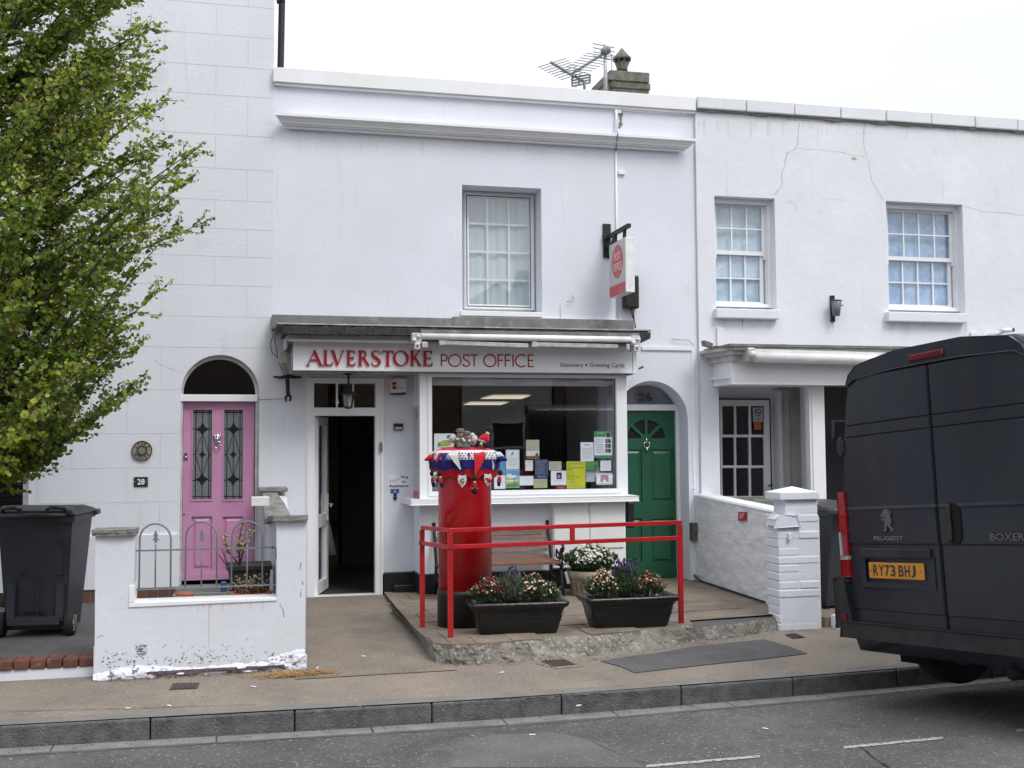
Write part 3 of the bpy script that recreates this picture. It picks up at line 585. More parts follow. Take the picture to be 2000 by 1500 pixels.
mb = MB(); dY = .10; dx0, dx1, dz0, dz1 = RC(357, 785, 496.5, 1131, dY)
def dh(l, t, r, b): a, c, e, g = RC(l, t, r, b, dY); return rect(a, c, e, g)
gl, gr_ = (375.5, 799.5, 414.5, 976), (436.5, 799.5, 475, 976)
mb.prism(rect(dx0, dx1, dz0, dz1), dY, dY+.045, [dh(*gl), dh(*gr_), dh(374, 1009, 414, 1113), dh(435, 1009, 474, 1113)])
for q in ((374, 1009, 414, 1113), (435, 1009, 474, 1113)):
    a, b, c, e = RC(*q, dY); mb.box(a, b, dY+.022, dY+.04, c, e)
    i_ = .045; mb.hexa([(a+.02, dY+.022, c+.02), (b-.02, dY+.022, c+.02), (b-.02, dY+.022, e-.02), (a+.02, dY+.022, e-.02)], [(a+i_, dY+.006, c+i_), (b-i_, dY+.006, c+i_), (b-i_, dY+.006, e-i_), (a+i_, dY+.006, e-i_)])
for q in (gl, gr_): a, b, c, e = RC(*q, dY); mb.prism(rect(a-.008, b+.008, c-.014, e+.01), dY-.008, dY-.001, [rect(a+.004, b-.004, c+.004, e-.004)])
mb.px(354, 1121, 499, 1132, dY-.035, dY-.002); mb.px(353, 1118, 498, 1122, dY-.02, dY-.002)
d28 = mb.build('door', 'pink', H1, bevel=.003)
for q in (gl, gr_):
    a, b, c, e = RC(*q, dY); g_ = MB(); g_.box(a, b, dY+.02, dY+.03, c, e, 0); ww, hh = b-a, e-c; Y = dY+.018
    for fx in (.17, .5, .83): g_.bar((a+fx*ww, Y, c), (a+fx*ww, Y, e), .007, .004, 1)
    for fz_ in (.035, .215, .5, .785, .965):
        for f0, f1 in ((0, .17), (.83, 1)): g_.bar((a+f0*ww, Y, c+fz_*hh), (a+f1*ww, Y, c+fz_*hh), .004, .007, 1)
    g_.bar((a, Y, c+.035*hh), (b, Y, c+.035*hh), .004, .007, 1); g_.bar((a, Y, c+.965*hh), (b, Y, c+.965*hh), .004, .007, 1)
    for fz_, sx, szu, szd in ((.78, .33, .08, .07), (.5, .17, .055, .05), (.225, .33, .075, .075)):
        zc_ = c+fz_*hh; xc_ = a+.5*ww
        pts = []
        for t in range(16):
            an = 2*math.pi*t/16; k = 1 if t % 4 == 0 else (.50 if t % 2 == 0 else .62); pts.append((xc_+math.cos(an)*sx*ww*k, zc_+math.sin(an)*(szu if math.sin(an) > 0 else szd)*hh*k))
        g_.prism(pts, Y-.003, Y+.002, mi=2)
    for s_ in (-1, 1):  # curved leads between the motifs
        g_.tube([(a+.5*ww+s_*ww*(.33-.17*abs(t)), Y, c+hh*(.5+.0+.13*t)) for t in (-1.6, -.9, 0, .9, 1.6)], .003, 5, 1)
    g_.build('leaded_pane', ['leadglass', 'gap', 'leadglassdark'], d28)
mb = MB(); c = A(424.5, 856, dY-.02); mb.ball(c, .045, 0, 12, (.8, .5, 1.1)); mb.ball(c+Vector((0, -.02, -.01)), .022, 0, 8); mb.ball(c+Vector((-.03, -.005, .03)), .015, 0, 6); mb.ball(c+Vector((.03, -.005, .03)), .015, 0, 6)
mb.tube([c+Vector((.042*math.cos(t), -.015, -.07+.035*math.sin(t))) for t in [i*math.pi/8 for i in range(17)]], .006, 6); mb.build('door_knocker', 'chrome', d28)
mb = MB(); c = A(363, 891, dY); mb.prism([(c.x-.018, c.z-.035), (c.x+.018, c.z-.035), (c.x+.018, c.z+.02)]+arc(c.x, c.z+.02, .018, 0, 180, 8), dY-.015, dY); mb.ball(c+Vector((0, -.02, -.01)), .012, 0, 8); mb.build('door_latch', 'chrome', d28)
mb = MB(); c = A(359.5, 1005, dY); mb.ball(c, .010, 0, 8, (1, .4, 1)); mb.build('keyhole', 'black', d28)
# left window, mostly behind the tree
mb = MB(); mb.prism(rect(wx0, wx1, wz0, wz1), .10, .2, [rect(wx0+.05, wx1-.07, wz0+.05, wz1-.05)]); zb = A(30, 938, .1).z; mb.box(wx0+.05, wx1-.07, .12, .16, zb-.018, zb+.018); wf = mb.build('window', 'oldtrim', H1)
mb = MB(); mb.box(wx0+.05, wx1-.07, .15, .154, wz0+.05, wz1-.05); mb.build('pane', 'glassdark', wf)
mb = MB(); mb.box(wx0-.1, wx1+.03, .6, .63, wz0-.1, wz1); 
for i in range(26): z = wz0+.08+i*.052; mb.box(wx0+.05, wx1-.08, .20, .225, z, z+.004, 1)
mb.build('slatted_blind', ['dark', 'grey'], wf)
mb = MB(); mb.px(-120, 1003, 62, 1029, -.08, .12); mb.build('window_sill', 'render_left', wf, bevel=.006)
mb = MB(); a, b = A(552, -60, .25), A(548, 133, .25); mb.tube([b+Vector((.0, 0, -.4)), b, a, a+Vector((0, 0, 2))], .038, 12); mb.tube([b+Vector((0, 0, .75)), b+Vector((0, 0, .8))], .05, 12); mb.build('downpipe', 'black', H1)
# crack beside the arch
def crack(parent, pts, Y, w_=.003, m='crackc', name='crack'):
    mb = MB(); q = []
    for (a, b), (c, d) in zip(pts, pts[1:]):
        n_ = max(2, int(math.hypot(c-a, d-b)/6))
        for i in range(n_): q.append((a+(c-a)*i/n_+rnd.uniform(-1, 1), b+(d-b)*i/n_+rnd.uniform(-.8, .8)))
    q.append(pts[-1]); P_ = [A(a, b, Y) for a, b in q]
    for a, b in zip(P_, P_[1:]):
        d = (b-a).normalized(); n_ = Vector((-d.z, 0, d.x))*w_*rnd.uniform(.3, .8); mb.add([a-n_+Vector((0, -.0012, 0)), b-n_+Vector((0, -.0012, 0)), b+n_+Vector((0, -.0012, 0)), a+n_+Vector((0, -.0012, 0))], [(0, 1, 2, 3)])
    mb.build(name, m, parent)
crack(H1, [(303, 704), (325, 716), (355, 729)], 0)
# plaques on the left house
pl = thing('house_plaque', 'round bronze-coloured name plaque on the off-white wall above the number plate', 'plaque', A(277.5, 880, -.02))
c = A(277.5, 880, 0); r_ = .098
def ring(mb, c, r1, r2, y0, y1, mi, n=32): mb.prism(arc(c.x, c.z, r1, 0, 348.75, 31), y0, y1, [arc(c.x, c.z, r2, 0, 348.75, 31)] if r2 else (), mi)
mb = MB(); ring(mb, c, r_, 0, -.02, 0, 0); ring(mb, c, r_+.006, r_-.004, -.024, -.001, 1); ring(mb, c, r_*.56, r_*.40, -.026, -.018, 1); ring(mb, c, r_*.38, 0, -.024, -.018, 2); mb.build('disc', [mat('bronze_face', (.36, .31, .24), .5, c2=(.27, .23, .18), scale=30), mat('dark_bronze', (.06, .05, .045), .5), mat('grey_bronze', (.20, .19, .18), .5)], pl)
mb = MB()
def ringtext(word, a0, a1, top, rad=.073, hh=.030):
    for i, ch in enumerate(word):
        t = R(a0+(a1-a0)*i/(len(word)-1)); ux, uz = math.cos(t), math.sin(t); k = 1 if top else -1
        vs, fs = textmesh(ch, .02); xs_ = [v[0] for v in vs]; ys__ = [v[1] for v in vs]; w0 = (max(xs_)-min(xs_)); h0 = max(ys__)-min(ys__)
        q = []
        for v in vs:
            a_ = (v[0]-min(xs_)-w0/2)/h0*hh; b_ = ((v[1]-min(ys__))/h0-.5)*hh
            q.append((c.x+ux*(rad+k*b_)+(uz if top else -uz)*a_, -.0225, c.z+uz*(rad+k*b_)+(-ux if top else ux)*a_))
        mb.add(q, fs)
ringtext('STOKE', 148, 32, True); ringtext('HOUSE', 212, 328, False); mb.ball(A(263.5, 881.5, -.02), .005, 1, 6); mb.ball(A(292, 879, -.02), .005, 1, 6)
mb.build('lettering', ['gap', 'rust'], pl)
pl = thing('number_plate', 'small dark rectangular plate reading 28 on the off-white wall', 'number plate', A(275, 950, -.01))
x0, x1, z0, z1 = RC(261.5, 931.5, 289, 950.5, 0); mb = MB(); mb.box(x0, x1, -.012, 0, z0, z1); mb.build('plate', 'vanplastic', pl, bevel=.003)
mb = MB(); mb.text('28', front(x0+.036, z0+.022, -.0), x1-x0-.068, z1-z0-.042, .0135, 0, .02); mb.ball((x0+.018, -.012, (z0+z1)/2), .004, 0, 5); mb.ball((x1-.018, -.012, (z0+z1)/2), .004, 0, 5); mb.build('numerals', 'paper', pl)
# ================================================================ POST OFFICE BUILDING
H2 = thing('shop_building', 'white rendered two-storey shop with moulded parapet, open doorway and green arched side door', 'shop', ((xL+xP)/2, 0, 0))
zpt = A(945, 164.5, 0).z
bx0, bx1 = A(820, 900, -.45).x, A(1224, 900, -.45).x
door = RC(613, 812, 734, 1166, 0); uw = RC(903, 364.5, 1058, 617, 0)
gx0, gx1 = A(1203, 850, 0).x, A(1344, 850, 0).x; gzs = A(1275, 744, 0).z-(gx1-gx0)/2; gz0 = .155
dox0, dox1 = A(600, 950, 0).x, A(748.5, 950, 0).x; doz = A(674, 739, 0).z
mb = MB(); mb.prism([(xL, -.1), (xP, -.1), (xP, zpt), (xL, zpt)], 0, .34, [rect(uw[0], uw[1], uw[2], uw[3]), [(dox0, .05), (dox1, .05), (dox1, doz), (dox0, doz)], [(bx0+.12, 1.0), (gx0-.10, 1.0), (gx0-.10, 2.5), (bx0+.12, 2.5)], arch(gx0, gx1, gz0-.06, gzs)])
mb.build('wall', 'render', H2)
mb = MB(); z1 = A(945, 164, -.06).z; z2 = A(945, 187.5, -.06).z; mb.box(xL-.01, xP+.0, -.07, .36, z2, z1+.02)
mb.box(xL+.0, xP, -.045, .0, z2-.03, z2-.002); mb.build('parapet_band', 'trim', H2, bevel=.004)
mb = MB(); zc1 = A(945, 246, -.15).z; zc2 = A(945, 273, -.05).z; h = zc1-zc2
prof = [(0, zc1+.012), (-.17, zc1), (-.17, zc1-.028), (-.15, zc1-.034), (-.115, zc1-.075), (-.112, zc1-.088), (-.095, zc1-.090), (-.092, zc1-.104), (-.06, zc1-.108), (-.06, zc2), (0, zc2)]
cx0, cx1 = A(536, 230, -.17).x, A(1361, 280, -.17).x
vs = []; k = len(prof)
for side, xe in ((0, cx0), (1, cx1)):
    for (y_, z_) in prof: vs.append((xe+(-(y_+.17) if side else (y_+.17)), y_, z_))
mb.add(vs, [(i, (i+1) % k, (i+1) % k+k, i+k) for i in range(k)]+[tuple(range(k-1, -1, -1)), tuple(range(k, 2*k))]); mb.build('cornice', 'trim', H2)
mb = MB(); mb.px(1214, 212.5, 1342, 220, -.02, .0)
mb.tube([A(1204.5, 210, -.02), A(1202, 256, -.02)], .016, 8); mb.box(*(lambda q: (q[0], q[1]))(RC(1201, 208, 1214, 220, -.03)), -.03, 0, *(lambda q: (q[2], q[3]))(RC(1201, 208, 1214, 220, -.03)))
mb.tube([A(1203, 296, -.012), A(1206.5, 625, -.012)], .014, 8); mb.px(1057, 622, 1215, 628.5, -.025, 0); mb.px(1254, 677.5, 1352, 684, -.02, 0); mb.px(1354, 684, 1358, 1130, -.008, 0); mb.px(1208, 333, 1221, 340, -.03, 0)
mb.build('cable_trunking', 'trim', H2)
mb = MB(); mb.tube([A(1205.5, 256, -.18), A(1207, 263, -.2), A(1205, 275, -.12), A(1202.5, 296, -.015)], .006, 6); mb.build('loose_cable', 'grey', H2)
mb = MB(); mb.tube([A(1106, 590, -.02), A(1112, 588, -.04), A(1118, 590, -.04), A(1120, 583, -.04), A(1117, 577, -.02)], .004, 5); mb.build('loose_cable', 'grey', H2)
mb = MB(); mb.tube([A(1312, 662, -.02), A(1328, 664, -.04), A(1345, 664, -.04), A(1355, 675, -.02)], .004, 5); mb.build('loose_cable', 'grey', H2)
mb = MB(); mb.tube([A(1094, 597, -.01), A(1095, 622, -.01)], .002, 4); mb.build('loose_cable', 'grey', H2)
mb = MB(); mb.tube([A(1248, 720, -.1), A(1256, 716.5, -.2)], .012, 6); mb.build('loose_cable', 'grey', H2)
mb = MB(); mb.tube([A(960, 640, -.3), A(1050, 628, -.02), A(1047, 615, -.02)], .003, 4); mb.build('loose_cable', 'grey', H2)
crack(H2, [(1214, 216), (1212, 228), (1213, 240), (1209, 251)], -.001, .035, 'slate', 'plaster_damage')
# upper window
mb = MB(); Y = .28; a = frame(mb, 906, 377.5, 1043.5, 605, Y, .36, .028); b = frame(mb, 908.6, 380, 1041.5, 603, Y-.012, .34, .045)
uwf = mb.build('window', 'upvc', H2, bevel=.003)
mb = MB(); x0, x1, z0, z1 = RC(912, 385.5, 1034.5, 598.5, Y); q = MB(); q.prism(rect(x0-.008, x1+.008, z0-.008, z1+.008), Y-.016, Y, [rect(x0, x1, z0, z1)]); q.build('glazing_gasket', 'gap', uwf)
for px_ in (952.5, 994.5): xx = A(px_, 490, Y).x; mb.box(xx-.011, xx+.011, Y+.009, Y+.022, z0, z1)
for py_ in (438, 492.5, 546.5): zz = A(973, py_, Y).z; mb.box(x0, x1, Y+.0092, Y+.0215, zz-.011, zz+.011)
mb.build('glazing_bars', 'white', uwf)
mb = MB(); mb.box(x0, x1, Y+.004, Y+.008, z0, z1); mb.build('pane', 'glass2', uwf)
mb = MB(); n_ = 70; vs = []
for i in range(n_+1):
    t = i/n_; xx = x0-.05+(x1-x0+.1)*t; yy = Y+.05+.004*math.sin(t*44)+.008*math.sin(t*17+1); vs += [(xx, yy, z0-.05), (xx, yy, z1+.05)]
mb.add(vs, [(2*i, 2*i+2, 2*i+3, 2*i+1) for i in range(n_)], 0, True); mb.build('net_curtain', 'curtain', uwf)
mb = MB(); mb.box(uw[0]-.001, uw[1]+.001, .02, .36, uw[2]-.01, uw[2]+.035); mb.px(900, 608, 1060, 618, -.03, .05); mb.build('window_sill', 'trim', uwf, bevel=.006)
mb = MB(); mb.box(uw[0]-.3, uw[1]+.3, .7, .75, uw[2]-.3, uw[3]+.3); mb.build('upper_room', 'room', H2)
# shop room behind the front
rx0, rx1, rxw, ry, rz = xL+.1, gx0-.12, 9.0, 13.0, A(674, 739, 0).z+.02
mb = MB(); cz = 2.62; t_ = .05
mb.box(rx0-t_, rx0, .35, ry, 0, cz); mb.box(rx1, rx1+t_, .35, 1.6, 0, cz); mb.box(rx1+t_, rxw, 1.55, 1.6, 0, cz); mb.box(rxw, rxw+t_, 1.6, ry, 0, cz); mb.box(rx0, rxw, ry, ry+t_, 0, cz); mb.box(rx0-t_, rxw+t_, .35, ry+t_, cz, cz+t_); mb.build('shop_interior', 'room', H2)
mb = MB(); mb.box(rx0, rxw, .35, ry, .0, .12); mb.build('shop_floor', 'floor', H2)
for q in ((bx0-.5, bx0+.35, 3.2, 3.7, .12, 2.6), (bx0+.4, bx0+1.6, 5.2, 5.8, .12, 1.25), (rx1-.5, rx1-.002, .6, 1.5, .12, 1.55), (5.0, 5.3, 4.5, 5.0, .12, 2.6), (5.9, 8.9, 5.5, 6.0, .12, 2.3)):
    mb = MB(); mb.box(*q); mb.build('shop_shelf', 'roomdark', H2)
for i in range(9): mb = MB(); x_ = bx0+1.15+i*.12; mb.box(x_, x_+.10, 1.9, 2.0, 1.1, 1.42+.05*(i % 3)); mb.build('card_rack', ['slateblue', 'tan', 'softred'][i % 3], H2)
mb = MB()
for q in (((937, 779.3), (964, 772.6), (1037, 772.6), (1018, 779.3)), ((904, 791), (919, 786), (994, 786), (978, 791)), ((655, 788), (664, 783), (735, 783), (733, 788)), ((676, 776), (684, 771), (742, 771), (738, 776))):
    P_ = [G(a_, b_, 2.6) for a_, b_ in q]; mb = MB(); mb.add(P_, [(0, 1, 2, 3)]); mb.build('ceiling_light', 'lightpanel', H2)
# shop doorway
mb = MB(); Y = -.02; x0, x1, z0, z1 = dox0+.001, dox1-.001, .122, doz-.002
tr = RC(613.5, 748.5, 733.5, 796, Y); dd = RC(614.5, 812, 733, 1165, Y)
mb.prism(rect(x0, x1, z0-.01, z1), Y, .1, [rect(tr[0], tr[1], tr[2], tr[3]), rect(dd[0], dd[1], z0+.018, dd[3])]); mb.px(597, 736, 603, 1166, -.012, .01); mb.px(744, 738, 750, 1165, -.035, -.021)
df = mb.build('door_frame', 'upvc', H2, bevel=.004)
mb = MB(); xx = A(658.5, 770, Y).x; mb.box(xx-.010, xx+.010, .0, .05, tr[2], tr[3]); mb.build('glazing_bar', 'upvc', df); mb = MB(); xx = A(690.5, 770, Y).x; mb.box(xx-.008, xx+.008, .0, .05, tr[2], tr[3]); mb.build('glazing_bar', 'upvc', df)
mb = MB(); mb.box(tr[0], tr[1], .03, .034, tr[2], tr[3]); mb.build('transom_pane', 'glass', df)
mb = MB(); mb.px(742, 864, 747, 882, -.06, -.02); mb.build('door_closer_box', 'grey', df)
# open door leaf swung inward
th = R(75); hx = dd[0]+.01; Ml = Matrix.Translation((hx, .10, 0)) @ Matrix.Rotation(th, 4, 'Z'); mb = MB(Ml); W_ = dd[1]-dd[0]-.03; z0d, z1d = z0+.02, dd[3]-.01
mb.prism(rect(0, W_, z0d, z1d), -.03, .03, [rect(.09, W_-.09, 1.0, z1d-.09), rect(.09, W_-.09, z0d+.12, .86)]); lf = mb.build('shop_door', 'upvc', H2, bevel=.004)
mb = MB(Ml); mb.box(.09, W_-.09, -.004, .004, 1.0, z1d-.09); mb.box(.09, W_-.09, -.004, .004, z0d+.12, .86); mb.build('pane', 'glass', lf)
mb = MB(Ml); mb.box(W_-.07, W_-.03, -.045, -.03, .92, 1.22); mb.tube([(W_-.05, -.045, 1.1), (W_-.05, -.09, 1.1), (W_-.17, -.09, 1.08)], .010, 8); mb.build('handle', 'white', lf)
mb = MB(); c = A(648, 1075, .9); mb.prism([(c.x-.10, .62), (c.x-.02, .62)]+[(c.x-.02, .62)], .8, .83) if 0 else None
mb.tube([A(630, 985, .8), A(638, 1030, .8), A(648, 1084, .8)], [.03, .05, .065], 8); mb.build('leaning_board', 'grey', label='pale grey board leaning just inside the shop door', cat='board')
# bay window
BY = -.45
mb = MB(); f0 = RC(820, 727, 1223, 972, BY); gg = RC(844, 738, 1203.5, 957, BY)
mb.prism(rect(f0[0], f0[1], f0[2], f0[3]), BY, BY+.09, [rect(gg[0], gg[1], gg[2], gg[3])])
mb.prism(rect(gg[0]-.045, gg[1]+.05, gg[2]-.05, gg[3]+.035), BY-.012, BY-.002, [rect(gg[0]-.004, gg[1]+.004, gg[2]-.004, gg[3]+.004)])
xx = A(1213.5, 850, BY).x; mb.box(f0[1]-.001, f0[1]+.02, BY+.02, -.001, f0[2], f0[3])
mb.box(f0[0], f0[0]+.05, BY+.10, BY+.16, f0[2], f0[3]); mb.box(f0[0], f0[0]+.05, -.08, -.001, f0[2], f0[3]); mb.box(f0[0], f0[0]+.05, BY+.161, -.081, f0[2], f0[2]+.1)
bay = mb.build('bay_window', 'upvc', H2, bevel=.003)
mb = MB(); mb.prism(rect(gg[0]-.004, gg[1]+.004, gg[2]-.004, gg[3]+.004), BY+.03, BY+.045, [rect(gg[0]+.006, gg[1]-.006, gg[2]+.004, gg[3]-.006)]); mb.build('glazing_gasket', 'gap', bay)
mb = MB(); mb.box(gg[0], gg[1], BY+.034, BY+.038, gg[2], gg[3]); mb.box(f0[0]+.02, f0[0]+.024, BY+.161, -.081, f0[2]+.1, f0[3]); mb.build('pane', 'glass', bay)
zz = A(1000, 752.5, BY).z; mb = MB(); mb.box(gg[0], gg[1], BY+.10, BY+.13, zz, gg[3]+.03); mb.build('window_header', 'signgrey', bay)
mb = MB(); xx = A(816, 800, -.25).x; mb.box(f0[0]+.006, f0[0]+.012, -.30, -.13, A(812, 790, -.3).z, f0[3]) if 0 else mb.box(f0[0]-.004, f0[0]-.001, BY+.06, -.02, A(812, 958, -.3).z, A(812, 793, -.3).z); 
mb.box(f0[0]-.006, f0[0]-.0045, BY+.07, -.03, A(812, 973, -.3).z, A(812, 959, -.3).z, 1)
mb.box(f0[0]-.0055, f0[0]-.0045, BY+.16, BY+.26, A(812, 818, -.3).z, A(812, 800, -.3).z, 1)
for i in range(16): zz = A(812, 828+i*8, -.3).z; mb.box(f0[0]-.0055, f0[0]-.0045, BY+.10, -.08-rnd.uniform(0, .1), zz, zz+.006, 2)
mb.build('opening_times_panel', ['signgrey', 'softred', 'inksoft'], bay)
s_ = RC(803, 972.5, 1248.5, 983, -.62); mb = MB(); mb.prism([(s_[0], -.62), (s_[1], -.62), (s_[1]-.0, -.30), (s_[1], -.005), (s_[0]-.0, -.005)], s_[2], s_[3], f=lambda a, b, y: (a, b, y)); mb.build('window_ledge', 'trim', bay, bevel=.006)
mb = MB(); mb.box(f0[0]+.0, f0[1]-.02, BY+.02, -.001, .62, s_[2]-.001); mb.box(f0[0], f0[1]-.02, BY+.02, -.001, A(1000, 1117, BY).z, .619); mb.build('bay_base', 'render', bay)
mb = MB(); mb.box(f0[0]-.01, f0[1]-.01, BY+.0, -.001, .13, A(900, 1119, BY).z); q = RC(745.5, 1117, 822, 1166, -.03); mb.box(q[0], q[1], -.035, -.001, .12, q[3]); mb.box(q[0]+.12, q[1]+.02, -.13, -.001, .12, .24); mb.box(dox0-.16, dox0-.02, -.012, -.001, .1, A(600, 1115, 0).z) if 0 else None; mb.build('plinth', 'black', H2, bevel=.01)
# green side door
mb = MB(); GY = .32; gi0, gi1 = A(1203, 850, GY-.04).x, A(1324.5, 850, GY-.04).x
ht = A(1263, 752, GY-.04).z; zt_ = A(1265, 790, GY-.04).z; zt2 = A(1265, 801.5, GY-.04).z; r_ = (gi1-gi0)/2-.02; gcx = (gi0+gi1)/2; hr = ht-zt_
fan = [(gcx-r_, zt_), (gcx+r_, zt_)]+arc(gcx, zt_, r_, 0, 180, 20, hr)
mb.prism([(gi0-.12, .1), (gi1+.12, .1), (gi1+.12, 2.9), (gi0-.12, 2.9)], GY-.04, GY+.04, [fan, rect(gi0+.02, gi1-.025, .12, zt2)], 0); gf = mb.build('side_door_frame', 'trim', H2)
mb = MB(); mb.prism(fan, GY, GY+.006); mb.build('fanlight', 'glass', gf); mb = MB(); mb.box(gi0-.1, gi1+.1, GY+.05, GY+.06, 1.9, 2.9); mb.build('hallway', mat('grey_fanlight_film', (.34, .34, .37), .6, c2=(.24, .24, .27), scale=9), gf)
mb = MB(); x0, x1, z0, z1 = RC(1245.5, 767, 1273, 784, GY); mb.text('26', front(x0, z0, GY-.004), x1-x0, z1-z0, .003, 0, .045); mb.build('numerals', 'navyink', gf)
mb = MB(); x0, x1, z0, z1 = gi0+.022, gi1-.028, .165, zt2-.004
pan = [RC(1207, 878, 1254, 980, GY), RC(1272, 878, 1316, 980, GY), RC(1207, 1013, 1254, 1099, GY), RC(1272, 1013, 1316, 1099, GY)]
fc = A(1262, 861, GY); fr_ = A(1300, 861, GY).x-fc.x; lobes = []
for i in range(4):
    a0, a1 = 4+i*45-(2 if i else 0)+2, 4+i*45+36; lobes.append([(fc.x+fr_*.28*math.cos(R(a0+8)), fc.z+.012+fr_*.28*math.sin(R(a0+8)))]+arc(fc.x, fc.z+.005, fr_, a0, a1, 6)+[(fc.x+fr_*.28*math.cos(R(a1-8)), fc.z+.012+fr_*.28*math.sin(R(a1-8)))])
mb.prism(rect(x0, x1, z0, z1), GY, GY+.045, [rect(*p_) for p_ in pan]+lobes)
for a_, b_, c_, e_ in pan:
    mb.box(a_, b_, GY+.018, GY+.04, c_, e_); i_ = .045; mb.hexa([(a_+.02, GY+.018, c_+.02), (b_-.02, GY+.018, c_+.02), (b_-.02, GY+.018, e_-.02), (a_+.02, GY+.018, e_-.02)], [(a_+i_, GY+.004, c_+i_), (b_-i_, GY+.004, c_+i_), (b_-i_, GY+.004, e_-i_), (a_+i_, GY+.004, e_-i_)])
gd = mb.build('side_door', 'green', H2, bevel=.003)
mb = MB(); mb.box(fc.x-fr_-.02, fc.x+fr_+.02, GY+.02, GY+.03, fc.z-.01, fc.z+fr_+.03); mb.build('fan_pane', 'leadglassdark', gd)
mb = MB(); c = A(1263, 868, GY-.02); mb.ball(c+Vector((0, 0, .045)), .014, 0, 8, (1, .6, 2.2)); mb.tube([c+Vector((.034*math.cos(t), -.01, .0+.045*math.sin(t))) for t in [R(140)+i*R(260)/12 for i in range(13)]], .008, 6); mb.ball(c+Vector((0, -.01, -.06)), .015, 0, 8); mb.build('knocker', 'chrome', gd)
# canopy: lead upstand, gritty slab, moulding
CA = thing('shop_canopy', 'flat shop canopy with grey lead upstand and gritty black edge above the red-lettered fascia', 'canopy', (A(900, 650, 0).x, 0, A(900, 672, 0).z))
mb = MB(); u_ = RC(531, 617.5, 885, 642, -.22); mb.box(u_[0], u_[1], -.22, -.001, u_[2]-.02, u_[3]+.0); u2 = RC(885, 621.5, 1238, 644, -.22); mb.box(u2[0], u2[1], -.225, -.001, u2[2]-.02, u2[3])
mb.hexa([(u_[0]+.03, -.8, u_[2]-.03), (u2[1], -.8, u_[2]-.03), (u2[1], -.2, u_[2]-.03), (u_[0]+.03, -.2, u_[2]-.03)], [(u_[0]+.03, -.78, u_[2]-.012), (u2[1], -.78, u_[2]-.012), (u2[1], -.2, u_[2]+.02), (u_[0]+.03, -.2, u_[2]+.02)]); mb.build('lead_upstand', 'lead', CA, bevel=.008)
mb = MB(); sl = RC(553, 636, 1250, 652, -.80); zt_l = A(560, 635.5, -.8).z; zt_r = A(1240, 648, -.8).z; zb_l = A(560, 652, -.8).z; zb_r = A(1240, 660, -.8).z
n_ = 150; vs = []
for i in range(n_+1):
    t = i/n_; x_ = sl[0]+(sl[1]-sl[0])*t; zt3 = zt_l+(zt_r-zt_l)*t; zb3 = zb_l+(zb_r-zb_l)*t
    j_ = rnd.uniform(-.006, .006); vs += [(x_, -.80+rnd.uniform(-.008, .004), zb3+rnd.uniform(-.004, .004)), (x_, -.80+rnd.uniform(-.008, .004), zt3+j_), (x_, -.2, zt3+.02+j_), (x_, -.2, zb3)]
mb.add(vs, [(4*i+a_, 4*i+4+a_, 4*i+4+(a_+1) % 4, 4*i+(a_+1) % 4) for i in range(n_) for a_ in range(4)]+[(3, 2, 1, 0), (4*n_, 4*n_+1, 4*n_+2, 4*n_+3)])
e0 = A(1250, 648, -.8); e1 = A(1272, 649, -.8); e2 = A(1271, 661, -.8); e3 = A(1254, 669, -.8); e4 = A(1248, 660, -.8)
mb.prism([(e0.x-.01, e0.z), (e1.x, e1.z), (e2.x, e2.z), (e3.x, e3.z), (e4.x-.01, e3.z)], -.79, -.03); mb.build('slab_edge', 'felt', CA)
mb = MB(); a_ = RC(561, 653, 1240, 671, -.70); mb.box(a_[0], a_[1], -.70, -.0, a_[2]+.012, a_[3]-.008); a_ = RC(563, 667, 1240, 672, -.73); mb.box(a_[0], a_[1], -.73, -.701, a_[2], a_[3]); mb.box(a_[0]-.02, a_[0]+.0, -.62, -.001, a_[2]-.05, a_[3]+.04); mb.build('moulding', 'oldtrim', CA, bevel=.004)
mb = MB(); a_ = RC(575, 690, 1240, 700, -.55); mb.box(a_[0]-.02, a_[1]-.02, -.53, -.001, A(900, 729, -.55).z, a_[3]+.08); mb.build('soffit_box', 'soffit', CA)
# fascia sign
SG = thing('shop_sign', 'long pale fascia board with raised red lettering ALVERSTOKE POST OFFICE above the shop window', 'shop sign', (A(900, 700, -.6).x, -.6, A(900, 727, -.6).z))
FY = -.60; fs_ = RC(572.5, 672, 1243.5, 724, FY); mb = MB(); mb.box(fs_[0], fs_[1], FY, FY+.06, fs_[2]+.004, fs_[3]); mb.box(fs_[0]-.0, fs_[1]+.0, FY-.012, FY+.065, fs_[2]-.012, fs_[2]+.002)
zl = A(700, 679, FY).z; mb.box(fs_[0], fs_[1], FY-.004, FY-.0005, zl, fs_[3]-.001); xr = A(1235.5, 700, FY).x; mb.box(xr-.003, xr+.003, FY-.002, FY-.0005, fs_[2]+.005, zl, 1); mb.build('board', ['signwhite', 'grey'], SG, bevel=.002)
